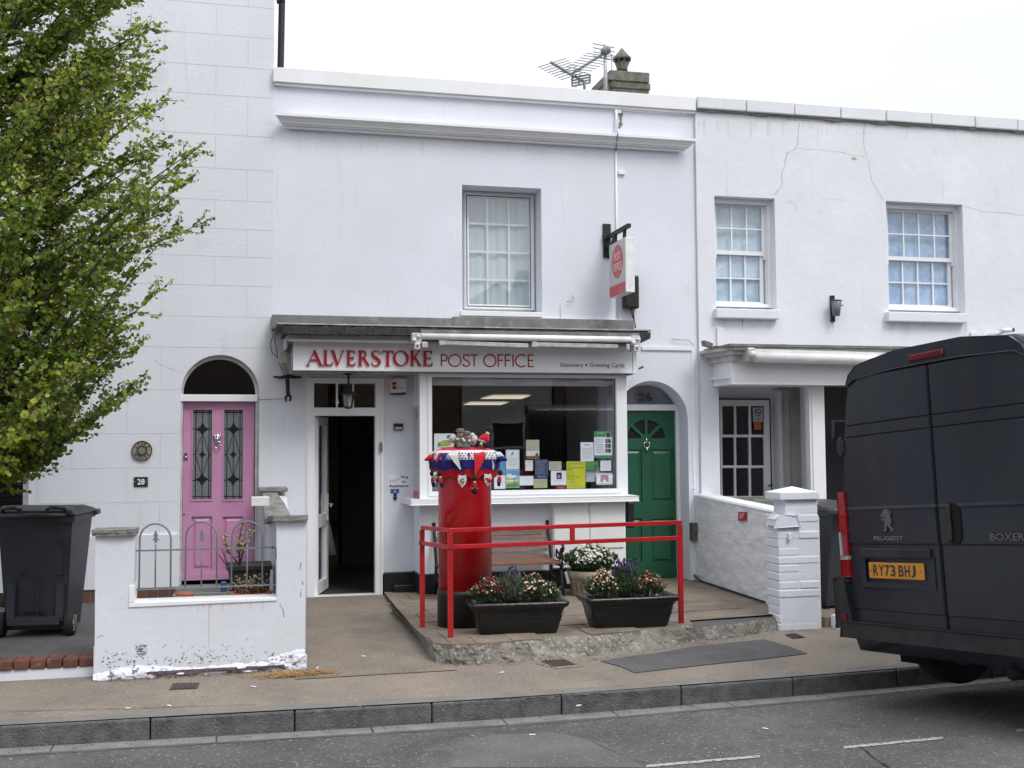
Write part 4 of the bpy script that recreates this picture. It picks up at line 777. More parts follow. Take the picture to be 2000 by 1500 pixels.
# serif capitals built stroke by stroke
def serif(mb, ch, x0, z0, h, w, Y, d):
    k = [0]
    def P_(pts): k[0] += 1; mb.prism([(x0+a*w, z0+b*h) for a, b in pts], Y-d-.0006*k[0], Y-.001)
    T, t, sf = .17*h/w, .075*h/w, .045
    def vert(x, th_, b=0, e=1): P_([(x-th_/2, b), (x+th_/2, b), (x+th_/2, e), (x-th_/2, e)])
    def srf(x, z, hw, upw): s = sf if upw else -sf; P_([(x-hw, z), (x+hw, z), (x+hw*.55, z+s), (x-hw*.55, z+s)])
    if ch == 'A':
        P_([(.02, 0), (.02+t, 0), (.5, .93), (.46, 1.0), (.42, .90)]); P_([(.40, 1.0), (.54, 1.0), (.98, 0), (.98-T*1.1, 0), (.44, .84)]); P_([(.24, .32), (.74, .32), (.70, .39), (.27, .39)]); srf(.07, 0, .13, 1); srf(.9, 0, .16, 1)
    elif ch == 'V':
        P_([(.02, 1), (.02+T*1.1, 1), (.56, .14), (.50, 0), (.44, 0)]); P_([(.46, .0), (.55, .0), (.98, 1), (.98-t, 1), (.52, .12)]); srf(.12, 1, .16, 0); srf(.92, 1, .13, 0)
    elif ch == 'L':
        vert(.24, T); srf(.24, 0, .22, 1); srf(.24, 1, .22, 0); P_([(.24, 0), (.96, 0), (1.0, .26), (.93, .24), (.84, .07), (.24, .07)])
    elif ch == 'E':
        vert(.24, T); srf(.22, 0, .2, 1); srf(.22, 1, .2, 0); P_([(.24, 0), (.94, 0), (1.0, .24), (.93, .22), (.82, .07), (.24, .07)]); P_([(.24, 1), (.92, 1), (.94, .77), (.88, .78), (.80, .93), (.24, .93)]); P_([(.3, .47), (.74, .47), (.78, .38), (.80, .62), (.74, .54), (.3, .54)])
    elif ch == 'R':
        vert(.22, T); srf(.22, 0, .2, 1); srf(.22, 1, .2, 0)
        o_ = [(.22, 1), (.48, 1)]+arc(.48, .745, .255*1.0, 90, -90, 10)[1:]+[(.22, .49)]; o_ = [(a, b) for a, b in o_]
        i_ = [(.3, .93), (.46, .93)]+[(a, b) for a, b in arc(.46, .745, .165, 80, -80, 8)]+[(.3, .56)]
        k[0] += 1; mb.prism([(x0+a*w, z0+b*h) for a, b in o_], Y-d-.0006*k[0], Y-.001, [[(x0+a*w, z0+b*h) for a, b in i_]]); P_([(.42, .52), (.60, .52), (1.0, .03), (1.02, 0), (.80, 0)])
    elif ch == 'T':
        vert(.5, T); srf(.5, 0, .22, 1); P_([(0, .78), (.06, .80), (.14, .93), (.86, .93), (.94, .80), (1.0, .78), (.97, 1), (.03, 1)])
    elif ch == 'K':
        vert(.2, T); srf(.2, 0, .18, 1); srf(.2, 1, .18, 0); P_([(.28, .42), (.36, .42), (.86, 1), (.76, 1)]); P_([(.36, .56), (.50, .64), (.98, .03), (1.0, 0), (.76, 0)]); srf(.82, 1, .16, 0); srf(.90, 0, .14, 1)
    elif ch == 'O':
        k[0] += 1; o_ = [(.5+.5*math.cos(t_), .5+.52*math.sin(t_)) for t_ in [i*math.pi/16 for i in range(32)]]; i_ = [(.5+(.5-T*1.02)*math.cos(t_+.12), .5+.45*math.sin(t_)) for t_ in [i*math.pi/16 for i in range(32)]]
        mb.prism([(x0+a*w, z0+b*h) for a, b in o_], Y-d-.0006, Y-.001, [[(x0+a*w, z0+b*h) for a, b in i_]])
    elif ch == 'S':
        c_ = [(.90, .76), (.86, .90), (.70, .97), (.48, .985), (.22, .93), (.12, .77), (.24, .63), (.52, .50), (.80, .37), (.90, .22), (.76, .06), (.48, .01), (.24, .03), (.12, .12), (.08, .27)]
        wd = [.03, .04, .05, .06, .12, .17, .19, .20, .19, .17, .12, .06, .05, .04, .03]; L_, R_ = [], []
        for i, (a, b) in enumerate(c_):
            p0 = c_[max(0, i-1)]; p1 = c_[min(len(c_)-1, i+1)]; dx, dz = (p1[0]-p0[0])*w, (p1[1]-p0[1])*h; q_ = math.hypot(dx, dz); nx, nz_ = -dz/q_, dx/q_
            v = wd[i]*h/2*.95; L_.append((x0+a*w+nx*v, z0+b*h+nz_*v)); R_.append((x0+a*w-nx*v, z0+b*h-nz_*v))
        mb.prism(L_+R_[::-1], Y-d, Y-.001)
wds = [('A', 599, 630), ('L', 631, 650), ('V', 646, 671.5), ('E', 676, 694.5), ('R', 698, 721.5), ('S', 724.5, 743.5), ('T', 745.5, 768), ('O', 767, 798), ('K', 800, 822), ('E', 825, 844.5)]
mb = MB()
for ch, a, b in wds:
    y_t, y_b = 684+(a-600)*.0065, 713.5+(a-600)*.006
    p0, p1 = A(a, y_b, FY), A(b, y_t, FY); serif(mb, ch, p0.x, p0.z, A(a, y_t, FY).z-p0.z, p1.x-p0.x, FY, .022)
mb.build('raised_lettering', 'signred', SG)
def stroke(mb, pts, w_, Y, d, closed=False):
    n_ = len(pts); L_, R_ = [], []
    for i, (a, b) in enumerate(pts):
        p0 = pts[(i-1) % n_ if closed else max(0, i-1)]; p1 = pts[(i+1) % n_ if closed else min(n_-1, i+1)]; dx, dz = p1[0]-p0[0], p1[1]-p0[1]; q_ = math.hypot(dx, dz) or 1; L_.append((a-dz/q_*w_/2, b+dx/q_*w_/2)); R_.append((a+dz/q_*w_/2, b-dx/q_*w_/2))
    if closed: mb.prism(R_, Y-d, Y-.001, [L_])
    else: mb.prism(L_+R_[::-1], Y-d, Y-.001)
def sans(mb, ch, x0, z0, h, w, Y, d, s):
    f = lambda a, b: (x0+a*w, z0+b*h); st = lambda pts, dd=0: stroke(mb, [f(*p) for p in pts], s, Y, d+dd)
    if ch == 'P': st([(.05, 0), (.05, 1)]); st([(.05, .98), (.5, .98)]+[(.5+.42*math.cos(R(t)), .73+.25*math.sin(R(t))) for t in range(80, -91, -17)]+[(.05, .48)], .0006)
    elif ch == 'O': stroke(mb, [f(.5+.48*math.cos(i*math.pi/14), .5+.5*math.sin(i*math.pi/14)) for i in range(28)], s, Y, d, True)
    elif ch == 'S': st([(.92, .83), (.78, .96), (.5, 1), (.2, .92), (.12, .75), (.24, .6), (.55, .5), (.85, .38), (.93, .22), (.78, .05), (.48, 0), (.18, .06), (.04, .22)])
    elif ch == 'T': st([(.5, 0), (.5, 1)]); st([(0, .98), (1, .98)], .0006)
    elif ch == 'F': st([(.08, 0), (.08, 1)]); st([(.08, .98), (1, .98)], .0006); st([(.08, .53), (.9, .53)], .0006)
    elif ch == 'E': st([(.08, 0), (.08, 1)]); st([(.08, .98), (1, .98)], .0006); st([(.08, .53), (.9, .53)], .0006); st([(.08, .02), (1, .02)], .0006)
    elif ch == 'I': st([(.5, 0), (.5, 1)])
    elif ch == 'C': st([(.60+.60*math.cos(R(t)), .5+.5*math.sin(R(t))) for t in range(48, 313, 12)])
mb = MB()
for ch, a, b in [('P', 861.5, 874), ('O', 875.5, 900.5), ('S', 903, 918), ('T', 919, 933), ('O', 944.5, 969), ('F', 972, 983), ('F', 986, 997.5), ('I', 1000, 1004), ('C', 1007, 1026), ('E', 1031, 1042)]:
    p0, p1 = A(a, 715.5+(a-861)*.006, FY), A(b, 692+(a-861)*.004, FY); sans(mb, ch, p0.x, p0.z, A(a, 692.3+(a-861)*.004, FY).z-p0.z, p1.x-p0.x, FY, .004, .0145)
mb.build('flat_lettering', 'signred', SG)
mb = MB(); x0, x1, z0, z1 = RC(1094, 708.5, 1139, 719.5, FY); mb.text('Stationery', front(x0, z0, FY), x1-x0, z1-z0, .004, 0, .0); mb.build('small_lettering', 'navyink', SG); mb = MB(); x0, x1, z0, z1 = RC(1151.5, 709, 1219.5, 719.8, FY); mb.text('Greeting Cards', front(x0, z0, FY), x1-x0, z1-z0, .004, 0, .0)
mb.build('small_lettering', 'navyink', SG); mb = MB(); mb.ball(A(1145, 713, FY-.001), .012, 0, 8, (1, .2, 1)); mb.build('bullet_dot', 'navyink', SG)
# awning folded under the canopy
AW = thing('awning', 'folded awning with white roller tube and two arms over the post office window', 'awning', (A(1030, 665, -.86).x, -.86, A(1030, 684, -.86).z))
AY = -.86; p0, p1 = A(823, 657, AY), A(1249, 663.5, AY)
mb = MB(); mb.tube([p0, p1], .034, 16); mb.build('roller_tube', 'white', AW); mb = MB(); mb.bar(p0+Vector((0, .05, .055)), p1+Vector((0, .05, .055)), .10, .035); mb.build('weathered_cover', 'lead', AW)
for a, b in (((862, 669), (1031, 675.5)), ((1043, 673), (1206, 676.5))):
    mb = MB(); mb.bar(A(*a, AY+.02), A(*b, AY+.03), .05, .045); mb.box(*(lambda c_: (c_.x-.03, c_.x+.03, c_.y-.03, c_.y+.03, c_.z-.03, c_.z+.03))(A(*a, AY+.02))); mb.build('folding_arm', 'alu', AW, bevel=.006)
for a in (813, 1240):
    mb = MB(); c = A(a, 662+(a > 900)*5, AY); s2 = 1 if a > 900 else 1
    mb.box(c.x-.05, c.x+.05, AY-.03, AY+.2, c.z-.05, c.z+.06); mb.box(c.x-.025, c.x+.035, AY-.045, AY+.1, c.z-.11, c.z-.045); mb.ball((c.x+.02, AY-.03, c.z+.02), .025, 0, 8); mb.ball((c.x-.025, AY-.03, c.z-.02), .03, 0, 8); mb.box(c.x+(-.1 if a > 900 else .06), c.x+(-.06 if a > 900 else .12), AY-.01, AY+.05, c.z-.09, c.z-.03)
    mb.tube([(c.x+.005, AY-.05, c.z-.08), (c.x+.005, AY-.02, c.z-.08)], .012, 8, 1); mb.build('end_bracket', ['alu', 'gap'], AW, bevel=.004)
# left-end details on the wall
JB = thing('junction_box', 'beige cable junction box with looped wires at the left end of the canopy', 'junction box', A(553, 710, -.15))
mb = MB(); mb.px(544, 687, 562, 710, -.16, -.10); mb.build('box', 'oldtrim', JB, bevel=.004)
mb = MB()
for pts in ([(545, 650, -.3), (536, 660, -.1), (541, 690, -.02), (546, 712, -.03), (556, 732, -.05)], [(549, 645, -.3), (533, 655, -.05), (528, 672, -.02), (532, 690, -.02), (544, 698, -.12)], [(552, 711, -.13), (556, 722, -.1), (562, 735, -.05)], [(558, 711, -.13), (560, 722, -.1), (566, 733, -.05)]): mb.tube([A(*p_) for p_ in pts], .004, 5)
mb.build('wires', 'gap', JB)
mb = MB(); mb.tube([A(534, 736, -.03), A(548, 737.5, -.04), A(562, 735, -.05), A(575, 737, -.04), A(589, 736.5, -.03)], [.010, .016, .024, .017, .010], 7); mb.tube([A(561, 736, -.04), A(562, 752, -.04), A(563, 772, -.04)], [.024, .022, .020], 7); mb.tube([A(563, 770, -.04), A(558, 777, -.04), A(559, 784, -.05)], [.016, .014, .010], 6); mb.tube([A(563, 770, -.04), A(568, 776, -.04), A(566, 783, -.05)], [.016, .014, .010], 6)
mb.build('wall_bracket', 'rust', label='old black wrought iron T-shaped bracket below the left end of the fascia', cat='bracket')
mb = MB(); mb.tube([A(506, 780, -.01), A(530, 780, -.03), A(560, 778, -.05)], .0035, 5); mb.build('wire', 'grey', label='thin grey wire from the pink door arch to the iron bracket', cat='wire')
# lantern under the fascia
LN = thing('lantern', 'small black hanging lantern with frosted glass above the shop doorway', 'lantern', A(680, 728, -.35)); LY = -.35
c = A(680, 728, LY); zt = c.z; ztop = A(680, 757, LY).z; zr = A(680, 770, LY).z; zb = A(680, 795, LY).z
mb = MB(); mb.tube([c, (c.x, LY, zt-.02)], .05, 12); mb.tube([(c.x, LY, zt), (c.x+.006, LY, (zt+ztop)/2), (c.x, LY, ztop+.02)], [.014, .010, .012], 8); mb.build('stem', 'iron', LN)
mb = MB(Matrix.Translation((c.x, LY, 0)) @ Matrix.Rotation(R(15), 4, 'Z')); mb.lathe((0, 0, 0), [(.012, ztop+.02), (.02, ztop), (.055, zr+.03), (.10, zr), (.10, zr-.008), (.06, zr-.01)], 6, smooth=False)
for k in range(6): t = 2*math.pi*k/6; mb.bar((.068*math.cos(t), .068*math.sin(t), zr), (.045*math.cos(t), .045*math.sin(t), zb), .009)
mb.lathe((0, 0, 0), [(.05, zb+.006), (.05, zb-.008), (.02, zb-.02)], 6, smooth=False); mb.build('lantern_frame', 'iron', LN)
mb = MB(Matrix.Translation((c.x, LY, 0)) @ Matrix.Rotation(R(15), 4, 'Z')); mb.lathe((0, 0, 0), [(.064, zr-.004), (.043, zb+.002)], 6, smooth=False); mb.build('lantern_glass', 'lampglass', LN)
# wall furniture between door and bay
AL = thing('alarm_box', 'white burglar alarm box with red mark on the wall above the doorbell', 'alarm box', A(778, 770, 0)); x0, x1, z0, z1 = RC(762.5, 739.5, 794, 770, -.07)
mb = MB(); mb.prism([(x0+.004, z0+.02), (x1-.004, z0+.02), (x1, z1-.01), ((x0+x1)/2, z1), (x0, z1-.01)], -.075, 0); mb.build('cover', 'cream', AL, bevel=.008); mb = MB(); mb.prism([(x0+.002, z0+.02), ((x0+x1)/2, z0+.012), (x1-.002, z0+.02), (x1-.008, z0+.001), ((x0+x1)/2, z0-.008), (x0+.008, z0+.001)], -.07, 0); mb.build('base', 'black', AL)
mb = MB(); lx, lz = x0+.022, z0+.055; mb.prism([(lx, lz+.048), (lx+.035, lz+.048), (lx+.045, lz+.060), (lx+.045, lz+.072), (lx+.035, lz+.080), (lx, lz+.080)], -.078, -.074); mb.prism([(lx, lz), (lx, lz+.042), (lx+.02, lz+.042), (lx+.04, lz+.025), (lx+.05, lz)], -.078, -.074); mb.text('Ronan', front(lx+.055, lz+.002, -.075), .07, .018, .003, 0, .01); mb.build('mark', 'signred', AL)
mb = MB(); mb.px(769.5, 827, 787.5, 840, -.035, 0, 0); mb.px(771, 834, 786, 838.5, -.038, -.034, 1); mb.build('sensor_box', ['black', 'beige'], label='small black and cream box on the wall under the alarm', cat='sensor', bevel=.004)
NT = thing('notice', 'white notice reading Please Ring for Assistance beside the shop doorway', 'notice', A(778, 954, 0)); x0, x1, z0, z1 = RC(757, 928, 800.5, 954.5, -.006); W_, H_ = x1-x0, z1-z0
mb = MB(); mb.box(x0, x1, -.006, 0, z0, z1); mb.build('panel', 'signwhite', NT)
mb = MB(); F_ = lambda fx, fz: front(x0+fx*W_, z0+fz*H_, -.006)
mb.text('Ring', F_(.60, .72), .33*W_, .23*H_, .002, 0, .025); mb.text('for', F_(.66, .42), .19*W_, .19*H_, .002, 0, .02); mb.text('Assistance', F_(.06, .10), .88*W_, .22*H_, .002, 0, .025)
sh = lambda a, b, c_: (x0+.09*W_+a, -.006-c_, z0+.36*H_+b+a*.42); mb.text('Please', sh, .46*W_, .24*H_, .0015, 1, -.01); mb.build('lettering', ['ink', 'inksoft'], NT)
AC = thing('access_sticker', 'small blue wheelchair access sign under the Please Ring notice', 'sign', A(771, 963, 0)); x0, x1, z0, z1 = RC(763, 955, 779.5, 963.5, -.005); mb = MB(); mb.box(x0, x1, -.005, 0, z0, z1); mb.build('panel', 'blue', AC)
mb = MB(); cx_, cz_ = (x0+x1)/2, (z0+z1)/2; mb.prism(arc(cx_, cz_-.006, .012, 100, 380, 12)+arc(cx_, cz_-.006, .008, 380, 100, 12), -.007, -.004); mb.bar((cx_-.002, -.007, cz_+.014), (cx_, -.007, cz_-.002), .003, .004); mb.bar((cx_, -.0075, cz_-.002), (cx_+.012, -.0075, cz_-.003), .003, .003); mb.ball((cx_-.002, -.006, cz_+.017), .0035, 0, 6); mb.build('wheelchair_symbol', 'white', AC)
mb = MB(); c = A(771.5, 970, 0); mb.prism(arc(c.x, c.z+.02, .017, 0, 180, 8)+arc(c.x, c.z-.02, .017, 180, 360, 8), -.022, 0); mb.ball((c.x, -.022, c.z), .008, 1, 8); mb.build('doorbell', ['black', 'grey'], label='black oval doorbell push below the blue wheelchair sign', cat='doorbell', bevel=.003)
# meter cabinet under the ledge
MC = thing('meter_cabinet', 'white twin-door meter cabinet under the window ledge behind the bench', 'cabinet', A(1150, 1110, -.52)); a_ = RC(1080, 976, 1222, 1108, BY-.05); mb = MB(); mb.box(a_[0], a_[1], BY-.05, BY+.019, A(1100, 1108, BY).z, s_[2]-.004); mb.build('housing', 'trim', MC, bevel=.004)
for l, t, r, b in ((1083, 979, 1150, 1100), (1153, 979, 1219, 1070)):
    q = RC(l, t, r, b, BY-.065); mb = MB(); mb.box(q[0], q[1], BY-.066, BY-.052, q[2], q[3]); mb.box(q[0]-.012, q[0]+.004, BY-.072, BY-.052, q[3]-.12, q[3]-.06); mb.build('cabinet_door', 'cream', MC, bevel=.003)
mb = MB(); mb.px(1226, 981, 1239, 1032, -.30, -.06); mb.build('wall_box', 'black', label='narrow dark box beside the green door under the ledge end', cat='box', bevel=.01)
# hanging sign
SX = A(1222, 520, -.66).x
HS = thing('hanging_sign', 'projecting white box sign with red POST OFFICE roundel on a black arm', 'hanging sign', (SX, 0, A(1186, 503, 0).z))
mb = MB(); mb.px(1178.5, 437, 1193.5, 503, -.025, 0); mb.build('wall_plate', 'iron', HS, bevel=.004)
xa = A(1186, 470, 0).x; za = A(1233, 441, -.72).z; xm = SX+.02
mb = MB(); mb.bar((xm, -.0, za), (xm, -.74, za), .045, .045)
for y_ in (-.27, -.58): mb.bar((xm, y_, za), (xm, y_, A(1222, 463, -.66).z-.01), .035, .035)
mb.bar((xm, -.02, za-.25), (xm, -.24, za-.01), .03, .03); mb.ball((xm, -.05, za-.12), .04, 0, 8); mb.bar((xm-.07, -.03, za), (xm, -.03, za), .05, .06); mb.build('arm', 'iron', HS, bevel=.003)
zs1, zs0 = A(1222, 462.5, -.66).z, A(1222, 570, -.66).z; bw = A(1239.5, 520, -.66).x-SX
mb = MB(); mb.box(SX, SX+bw, -.66, -.10, zs0, zs1); sb_ = mb.build('sign_box', 'white', HS, bevel=.004)
side = lambda a, b, c_: (SX-c_, -.11-a*1.0, zs0+b)   # reading order runs from the wall outwards
Wd = .54; Hd = zs1-zs0
mb = MB(); mb.box(SX-.002, SX, -.655, -.105, zs0+.003, zs1-.003); mb.build('face', 'signgrey', HS)
mb = MB(); mb.box(SX-.004, SX-.0021, -.655, -.105, zs0+.003, zs0+.20*Hd, 0)
cy_, cz_ = -.39, zs0+.62*Hd; rr = .19; q = [(cy_+rr*math.cos(i*math.pi/20), cz_+rr*math.sin(i*math.pi/20)) for i in range(40)]; mb.prism(q, SX-.004, SX-.0021, f=lambda a, b, y: (y, a, b)); mb.build('red_roundel_and_band', 'softred', HS)
mb = MB(); mb.text('POST', lambda a, b, c_: (SX-.0045, -.29-a, cz_+.02+b), .20, .085, 0, 0, -.005); mb.text('OFFICE', lambda a, b, c_: (SX-.0045, -.245-a, cz_-.105+b), .29, .09, 0, 0, -.005); mb.build('lettering', 'white', HS)
WB = thing('wall_cabinet', 'black rounded box on the wall behind the hanging sign with trailing cables', 'box', A(1234, 603, 0)); mb = MB(); mb.px(1221, 537, 1249, 602, -.12, 0); mb.build('casing', 'black', WB, bevel=.02)
mb = MB()
for k in range(3): mb.tube([A(1230+k*3, 602, -.06), A(1234+k*2, 615, -.04), A(1239, 628, -.03), A(1240+k, 640, -.1)], .005, 5)
mb.build('cables', ['rust'], WB)
# roof things behind the parapet
zr0 = 5.2
mb = MB(); mb.prism([(1.5, 5.0), (9, 5.0), (9, 5.5), (1.5, 5.5)], 1.5, 9); mb.build('flat_roof', 'lead', H2)
CY = 4.0; q = RC(1195, 165, 1268, 215, CY)
CH = MB(); x0, x1 = q[0], q[1]; zt, zb2 = A(1225, 162, CY).z, 5.0
CH.box(x0, x1, CY, CY+.9, zb2, zt); zc = A(1225, 160, CY).z; zct = A(1220, 139, CY).z; x0c, x1c = A(1187, 150, CY-.06).x, A(1272, 150, CY-.06).x
CH.hexa([(x0c+.02, CY-.04, zc), (x1c-.02, CY-.04, zc), (x1c-.02, CY+.94, zc), (x0c+.02, CY+.94, zc)], [(x0c+.05, CY-.02, zct), (x1c-.01, CY-.02, zct), (x1c-.01, CY+.92, zct), (x0c+.05, CY+.92, zct)])
CH.box(x0-.02, x1+.02, CY-.02, CY+.9, zc-.11, zc-.002)
pa, pb, pc = A(1161, 190, CY+.02), A(1200, 140, CY+.02), A(1197, 190, CY+.02); CH.prism([(pa.x, pa.z-.2), (pc.x+.05, pc.z-.2), (pc.x+.05, pb.z), (pb.x-.02, pb.z)], CY+.02, CY+.8)
ch = CH.build('chimney', 'stone', H2, bevel=.015)
c = A(1215, 138, CY+.3); mb = MB(); s_c = (A(1233, 100, CY+.3).x-A(1200, 100, CY+.3).x)/2; zz = lambda py: A(1216, py, CY+.3).z
mb.lathe((c.x, CY+.3, 0), [(s_c*.62, zz(140)), (s_c*.6, zz(134)), (s_c*.75, zz(125)), (s_c*.7, zz(123))], 16)
for k in range(8): t = 2*math.pi*k/8; mb.bar((c.x+s_c*.66*math.cos(t), CY+.3+s_c*.66*math.sin(t), zz(126)), (c.x+s_c*.85*math.cos(t), CY+.3+s_c*.85*math.sin(t), zz(115)), s_c*.2)
mb.lathe((c.x, CY+.3, 0), [(s_c*.8, zz(116)), (s_c*1.0, zz(119)), (s_c*1.02, zz(114)), (s_c*.5, zz(104)), (.01, zz(94.5))], 20); mb.build('chimney_pot', 'stone', ch)
AN = thing('tv_aerial', 'grey television aerial mast with two angled booms beside the chimney pot', 'aerial', (A(1182, 190, 3.4).x, 3.4, 5.4)); AYY = 3.4
mb = MB(); mb.tube([A(1183.5, 200, AYY), A(1181.5, 87, AYY)], .028, 10); mb.build('mast', 'alu', AN)
def boom(a, b, els, L_, m='grey', tilt=(.75, .3)):
    mb = MB(); p0, p1 = A(*a, AYY-.05), A(*b, AYY-.05); mb.bar(p0, p1, .028)
    for i in range(els):
        c_ = p0.lerp(p1, (i+.5)/els); d = Vector((tilt[0], -.35, tilt[1]))*L_*(1-.02*i); mb.tube([c_-d/2, c_+d/2], .006, 5); mb.ball(c_, .024, 0, 6)
    mb.build('boom', m, AN)
boom((1177, 106), (1114, 146), 9, .42, tilt=(.95, -.22)); boom((1075, 121), (1122, 150), 8, .42, tilt=(.95, .28))
mb = MB()
for t in range(4): mb.tube([A(1158, 85+t*8, AYY-.02), A(1200, 93.5+t*8, AYY-.02)], .007, 5)
for c_ in ((1180, 100), (1186, 98)): mb.ball(A(*c_, AYY-.06), .06, 0, 8)
mb.build('dipoles', 'grey', AN)
mb = MB()
g0, g1, g2, g3 = A(1117, 152, AYY), A(1152, 145.5, AYY), A(1152.5, 161.5, AYY), A(1117.5, 168.5, AYY)
for t in (0, .33, .66, 1): mb.bar(g0.lerp(g3, t), g1.lerp(g2, t), .022)
for t in (0, .38, 1): mb.bar(g0.lerp(g1, t), g3.lerp(g2, t), .022)
mb.tube([A(1142, 185, AYY), A(1141, 158, AYY)], .022, 8); mb.tube([A(1141, 160, AYY), A(1122, 148, AYY)], .02, 6); mb.tube([A(1124.5, 182, AYY), A(1125, 168, AYY)], .006, 5)
mb.tube([A(1190, 100, AYY), A(1195, 108, AYY), A(1195, 140, AYY), A(1202, 165, AYY), A(1209, 178, AYY)], .006, 5); mb.build('reflector_grid', 'grey', AN)
# ================================================================ RIGHT HOUSE
RY = -.04
H3 = thing('terraced_house', 'cracked white rendered house with two sash windows above a recessed shop entrance', 'house', (8, 0, 0))
w1 = RC(1397, 385, 1515, 605, RY); w2 = RC(1733, 396, 1882.5, 613, RY)
lob = (A(1405, 850, RY).x, A(1590, 850, RY).x+.9); sw = A(1650, 760, RY)
ztop = A(1680, 232, RY).z; lz = A(1500, 745, RY).z
mb = MB(); mb.prism(rect(xP+.004, 15, -.2, ztop), RY, .34, [rect(*w1), rect(*w2), rect(lob[0], 13.5, .05, lz)])
mb.box(14.6, 15, .35, 9, 0, 5.6); mb.box(lob[0]-.12, lob[0]-.002, .35, 1.3, 0, lz+.2)
mb.build('wall', 'render_right', H3)
mb = MB(); zc0, zc1 = A(1680, 214, RY-.05).z, A(1680, 233, RY-.05).z
xj = [xP+.01]+[A(p, 220, RY).x for p in (1454, 1548, 1638, 1726, 1814, 1899, 1981)]+[11.2, 11.9, 12.6, 13.3, 14, 15]
for a, b in zip(xj, xj[1:]): mb.box(a+.006, b-.006, RY-.06+rnd.uniform(-.004, .004), .40, zc1+rnd.uniform(-.004, .004), zc0+.03+rnd.uniform(-.006, .006))
mb.build('coping', 'render_right', H3, bevel=.012)
mb = MB(); n_ = 120
for i in range(n_):
    a = xP+.02+i*.078; mb.box(a, a+.078, RY-.03, RY-.001, zc1-.02-abs(noise.noise(Vector((a*3, 0, 0))))*.03, zc1-.0)
mb.build('coping_underside', 'slate', H3)
mb = MB(); n_ = 60; mb.px(1362, 232, 1374, 660, RY-.0, RY+.0) if 0 else None
def sash(l, t, r, b, cols, W_, mid, blind, bar_rows, gl):
    Yf = RY+.14; x0, x1, z0, z1 = RC(l-4, t+12, r-12, b-8, Yf)
    f = MB(); f.prism(rect(x0-.02, x1+.02, z0-.02, z1+.03), Yf, Yf+.1, [rect(gl[0]-.030, gl[1]+.045, gl[2]-.03, gl[3]+.04)]); f.prism(rect(x0-.02, x1+.02, z0-.02, z1+.03), Yf-.03, Yf-.001, [rect(x0+.02, x1-.035, z0+.02, z1-.03)]); wn = f.build('sash_window', 'trim', H3, bevel=.004)
    zm = mid
    for up_ in (1, 0):
        Y = Yf+(.03 if up_ else .06); za, zb_ = (zm+.022, gl[3]) if up_ else (gl[2], zm-.026); xa, xb = (gl[0], gl[1]) if up_ else (gl[0]-.004, gl[1]-.02)
        s_ = MB(); s_.prism(rect(xa-.03, xb+.045, za-.048 if up_ else za-.06, zb_+.04 if up_ else zb_+.02), Y, Y+.035, [rect(xa, xb, za, zb_)])
        for k in range(1, cols): xx = xa+(xb-xa)*k/cols; s_.box(xx-.009, xx+.009, Y+.003, Y+.03, za, zb_)
        zz = (za+zb_)/2; s_.box(xa, xb, Y+.002, Y+.031, zz-.008, zz+.008)
        if up_:
            s_.box(xa-.03, xa-.005, Y-.004, Y+.04, za-.10, za-.04); s_.box(xb+.02, xb+.045, Y-.004, Y+.04, za-.10, za-.04)
        so_ = s_.build('sash', 'trim', wn, bevel=.002)
        g = MB(); g.box(xa, xb, Y+.018, Y+.021, za, zb_); g.build('pane', 'glass2', so_)
    g = MB(); g.box(gl[0]-.1, gl[1]+.1, Yf+.101, Yf+.105, gl[2]-.1, gl[3]+.1); g.build('window_blind', blind, wn)
    g = MB(); q = RC(l+3, b-2, r+8, b+17, RY-.09); g.box(q[0], q[1], RY-.09, RY+.15, q[2], q[3]); g.build('window_sill', 'render_right', wn, bevel=.012)
g1 = RC(1399.5, 404, 1488, 588.5, RY+.18); sash(1397, 383, 1515, 605, 3, 0, A(1445, 494, RY+.18).z, 'blind', 2, g1)
g2 = RC(1735, 416, 1855, 595, RY+.18); sash(1733, 394, 1882, 612, 4, 0, A(1795, 506, RY+.18).z, 'blind_deep', 2, g2)
crack(H3, [(1560, 240), (1559, 265), (1556, 290), (1536, 300), (1533, 322), (1527, 340), (1527, 362), (1512, 382)], RY, .005)
crack(H3, [(1556, 290), (1600, 293), (1645, 298), (1690, 307)], RY, .0025); crack(H3, [(1689, 240), (1686, 280), (1694, 308), (1702, 352), (1712, 370), (1726, 391)], RY, .004)
crack(H3, [(1882, 402), (1920, 414), (1965, 415), (1998, 421)], RY, .003); crack(H3, [(1375, 218), (1450, 224), (1550, 234), (1640, 240)], RY, .004); crack(H3, [(1366, 700), (1368, 800), (1370, 900)], RY, .004); crack(H3, [(1606, 388), (1625, 389), (1648, 391)], RY, .003, 'joint'); crack(H3, [(1540, 392), (1552, 400), (1556, 411)], RY, .005)
mb = MB(); c = A(1668, 309, RY); mb.ball(c, .03, 0, 8, (1.2, .15, .8)); mb.build('plaster_damage', 'beige', H3)
mb = MB(); mb.px(1401, 640, 1415, 679, RY-.03, RY); mb.px(1897, 649, 1911, 668, RY-.03, RY); mb.build('conduit_box', 'render_right', H3, bevel=.003)
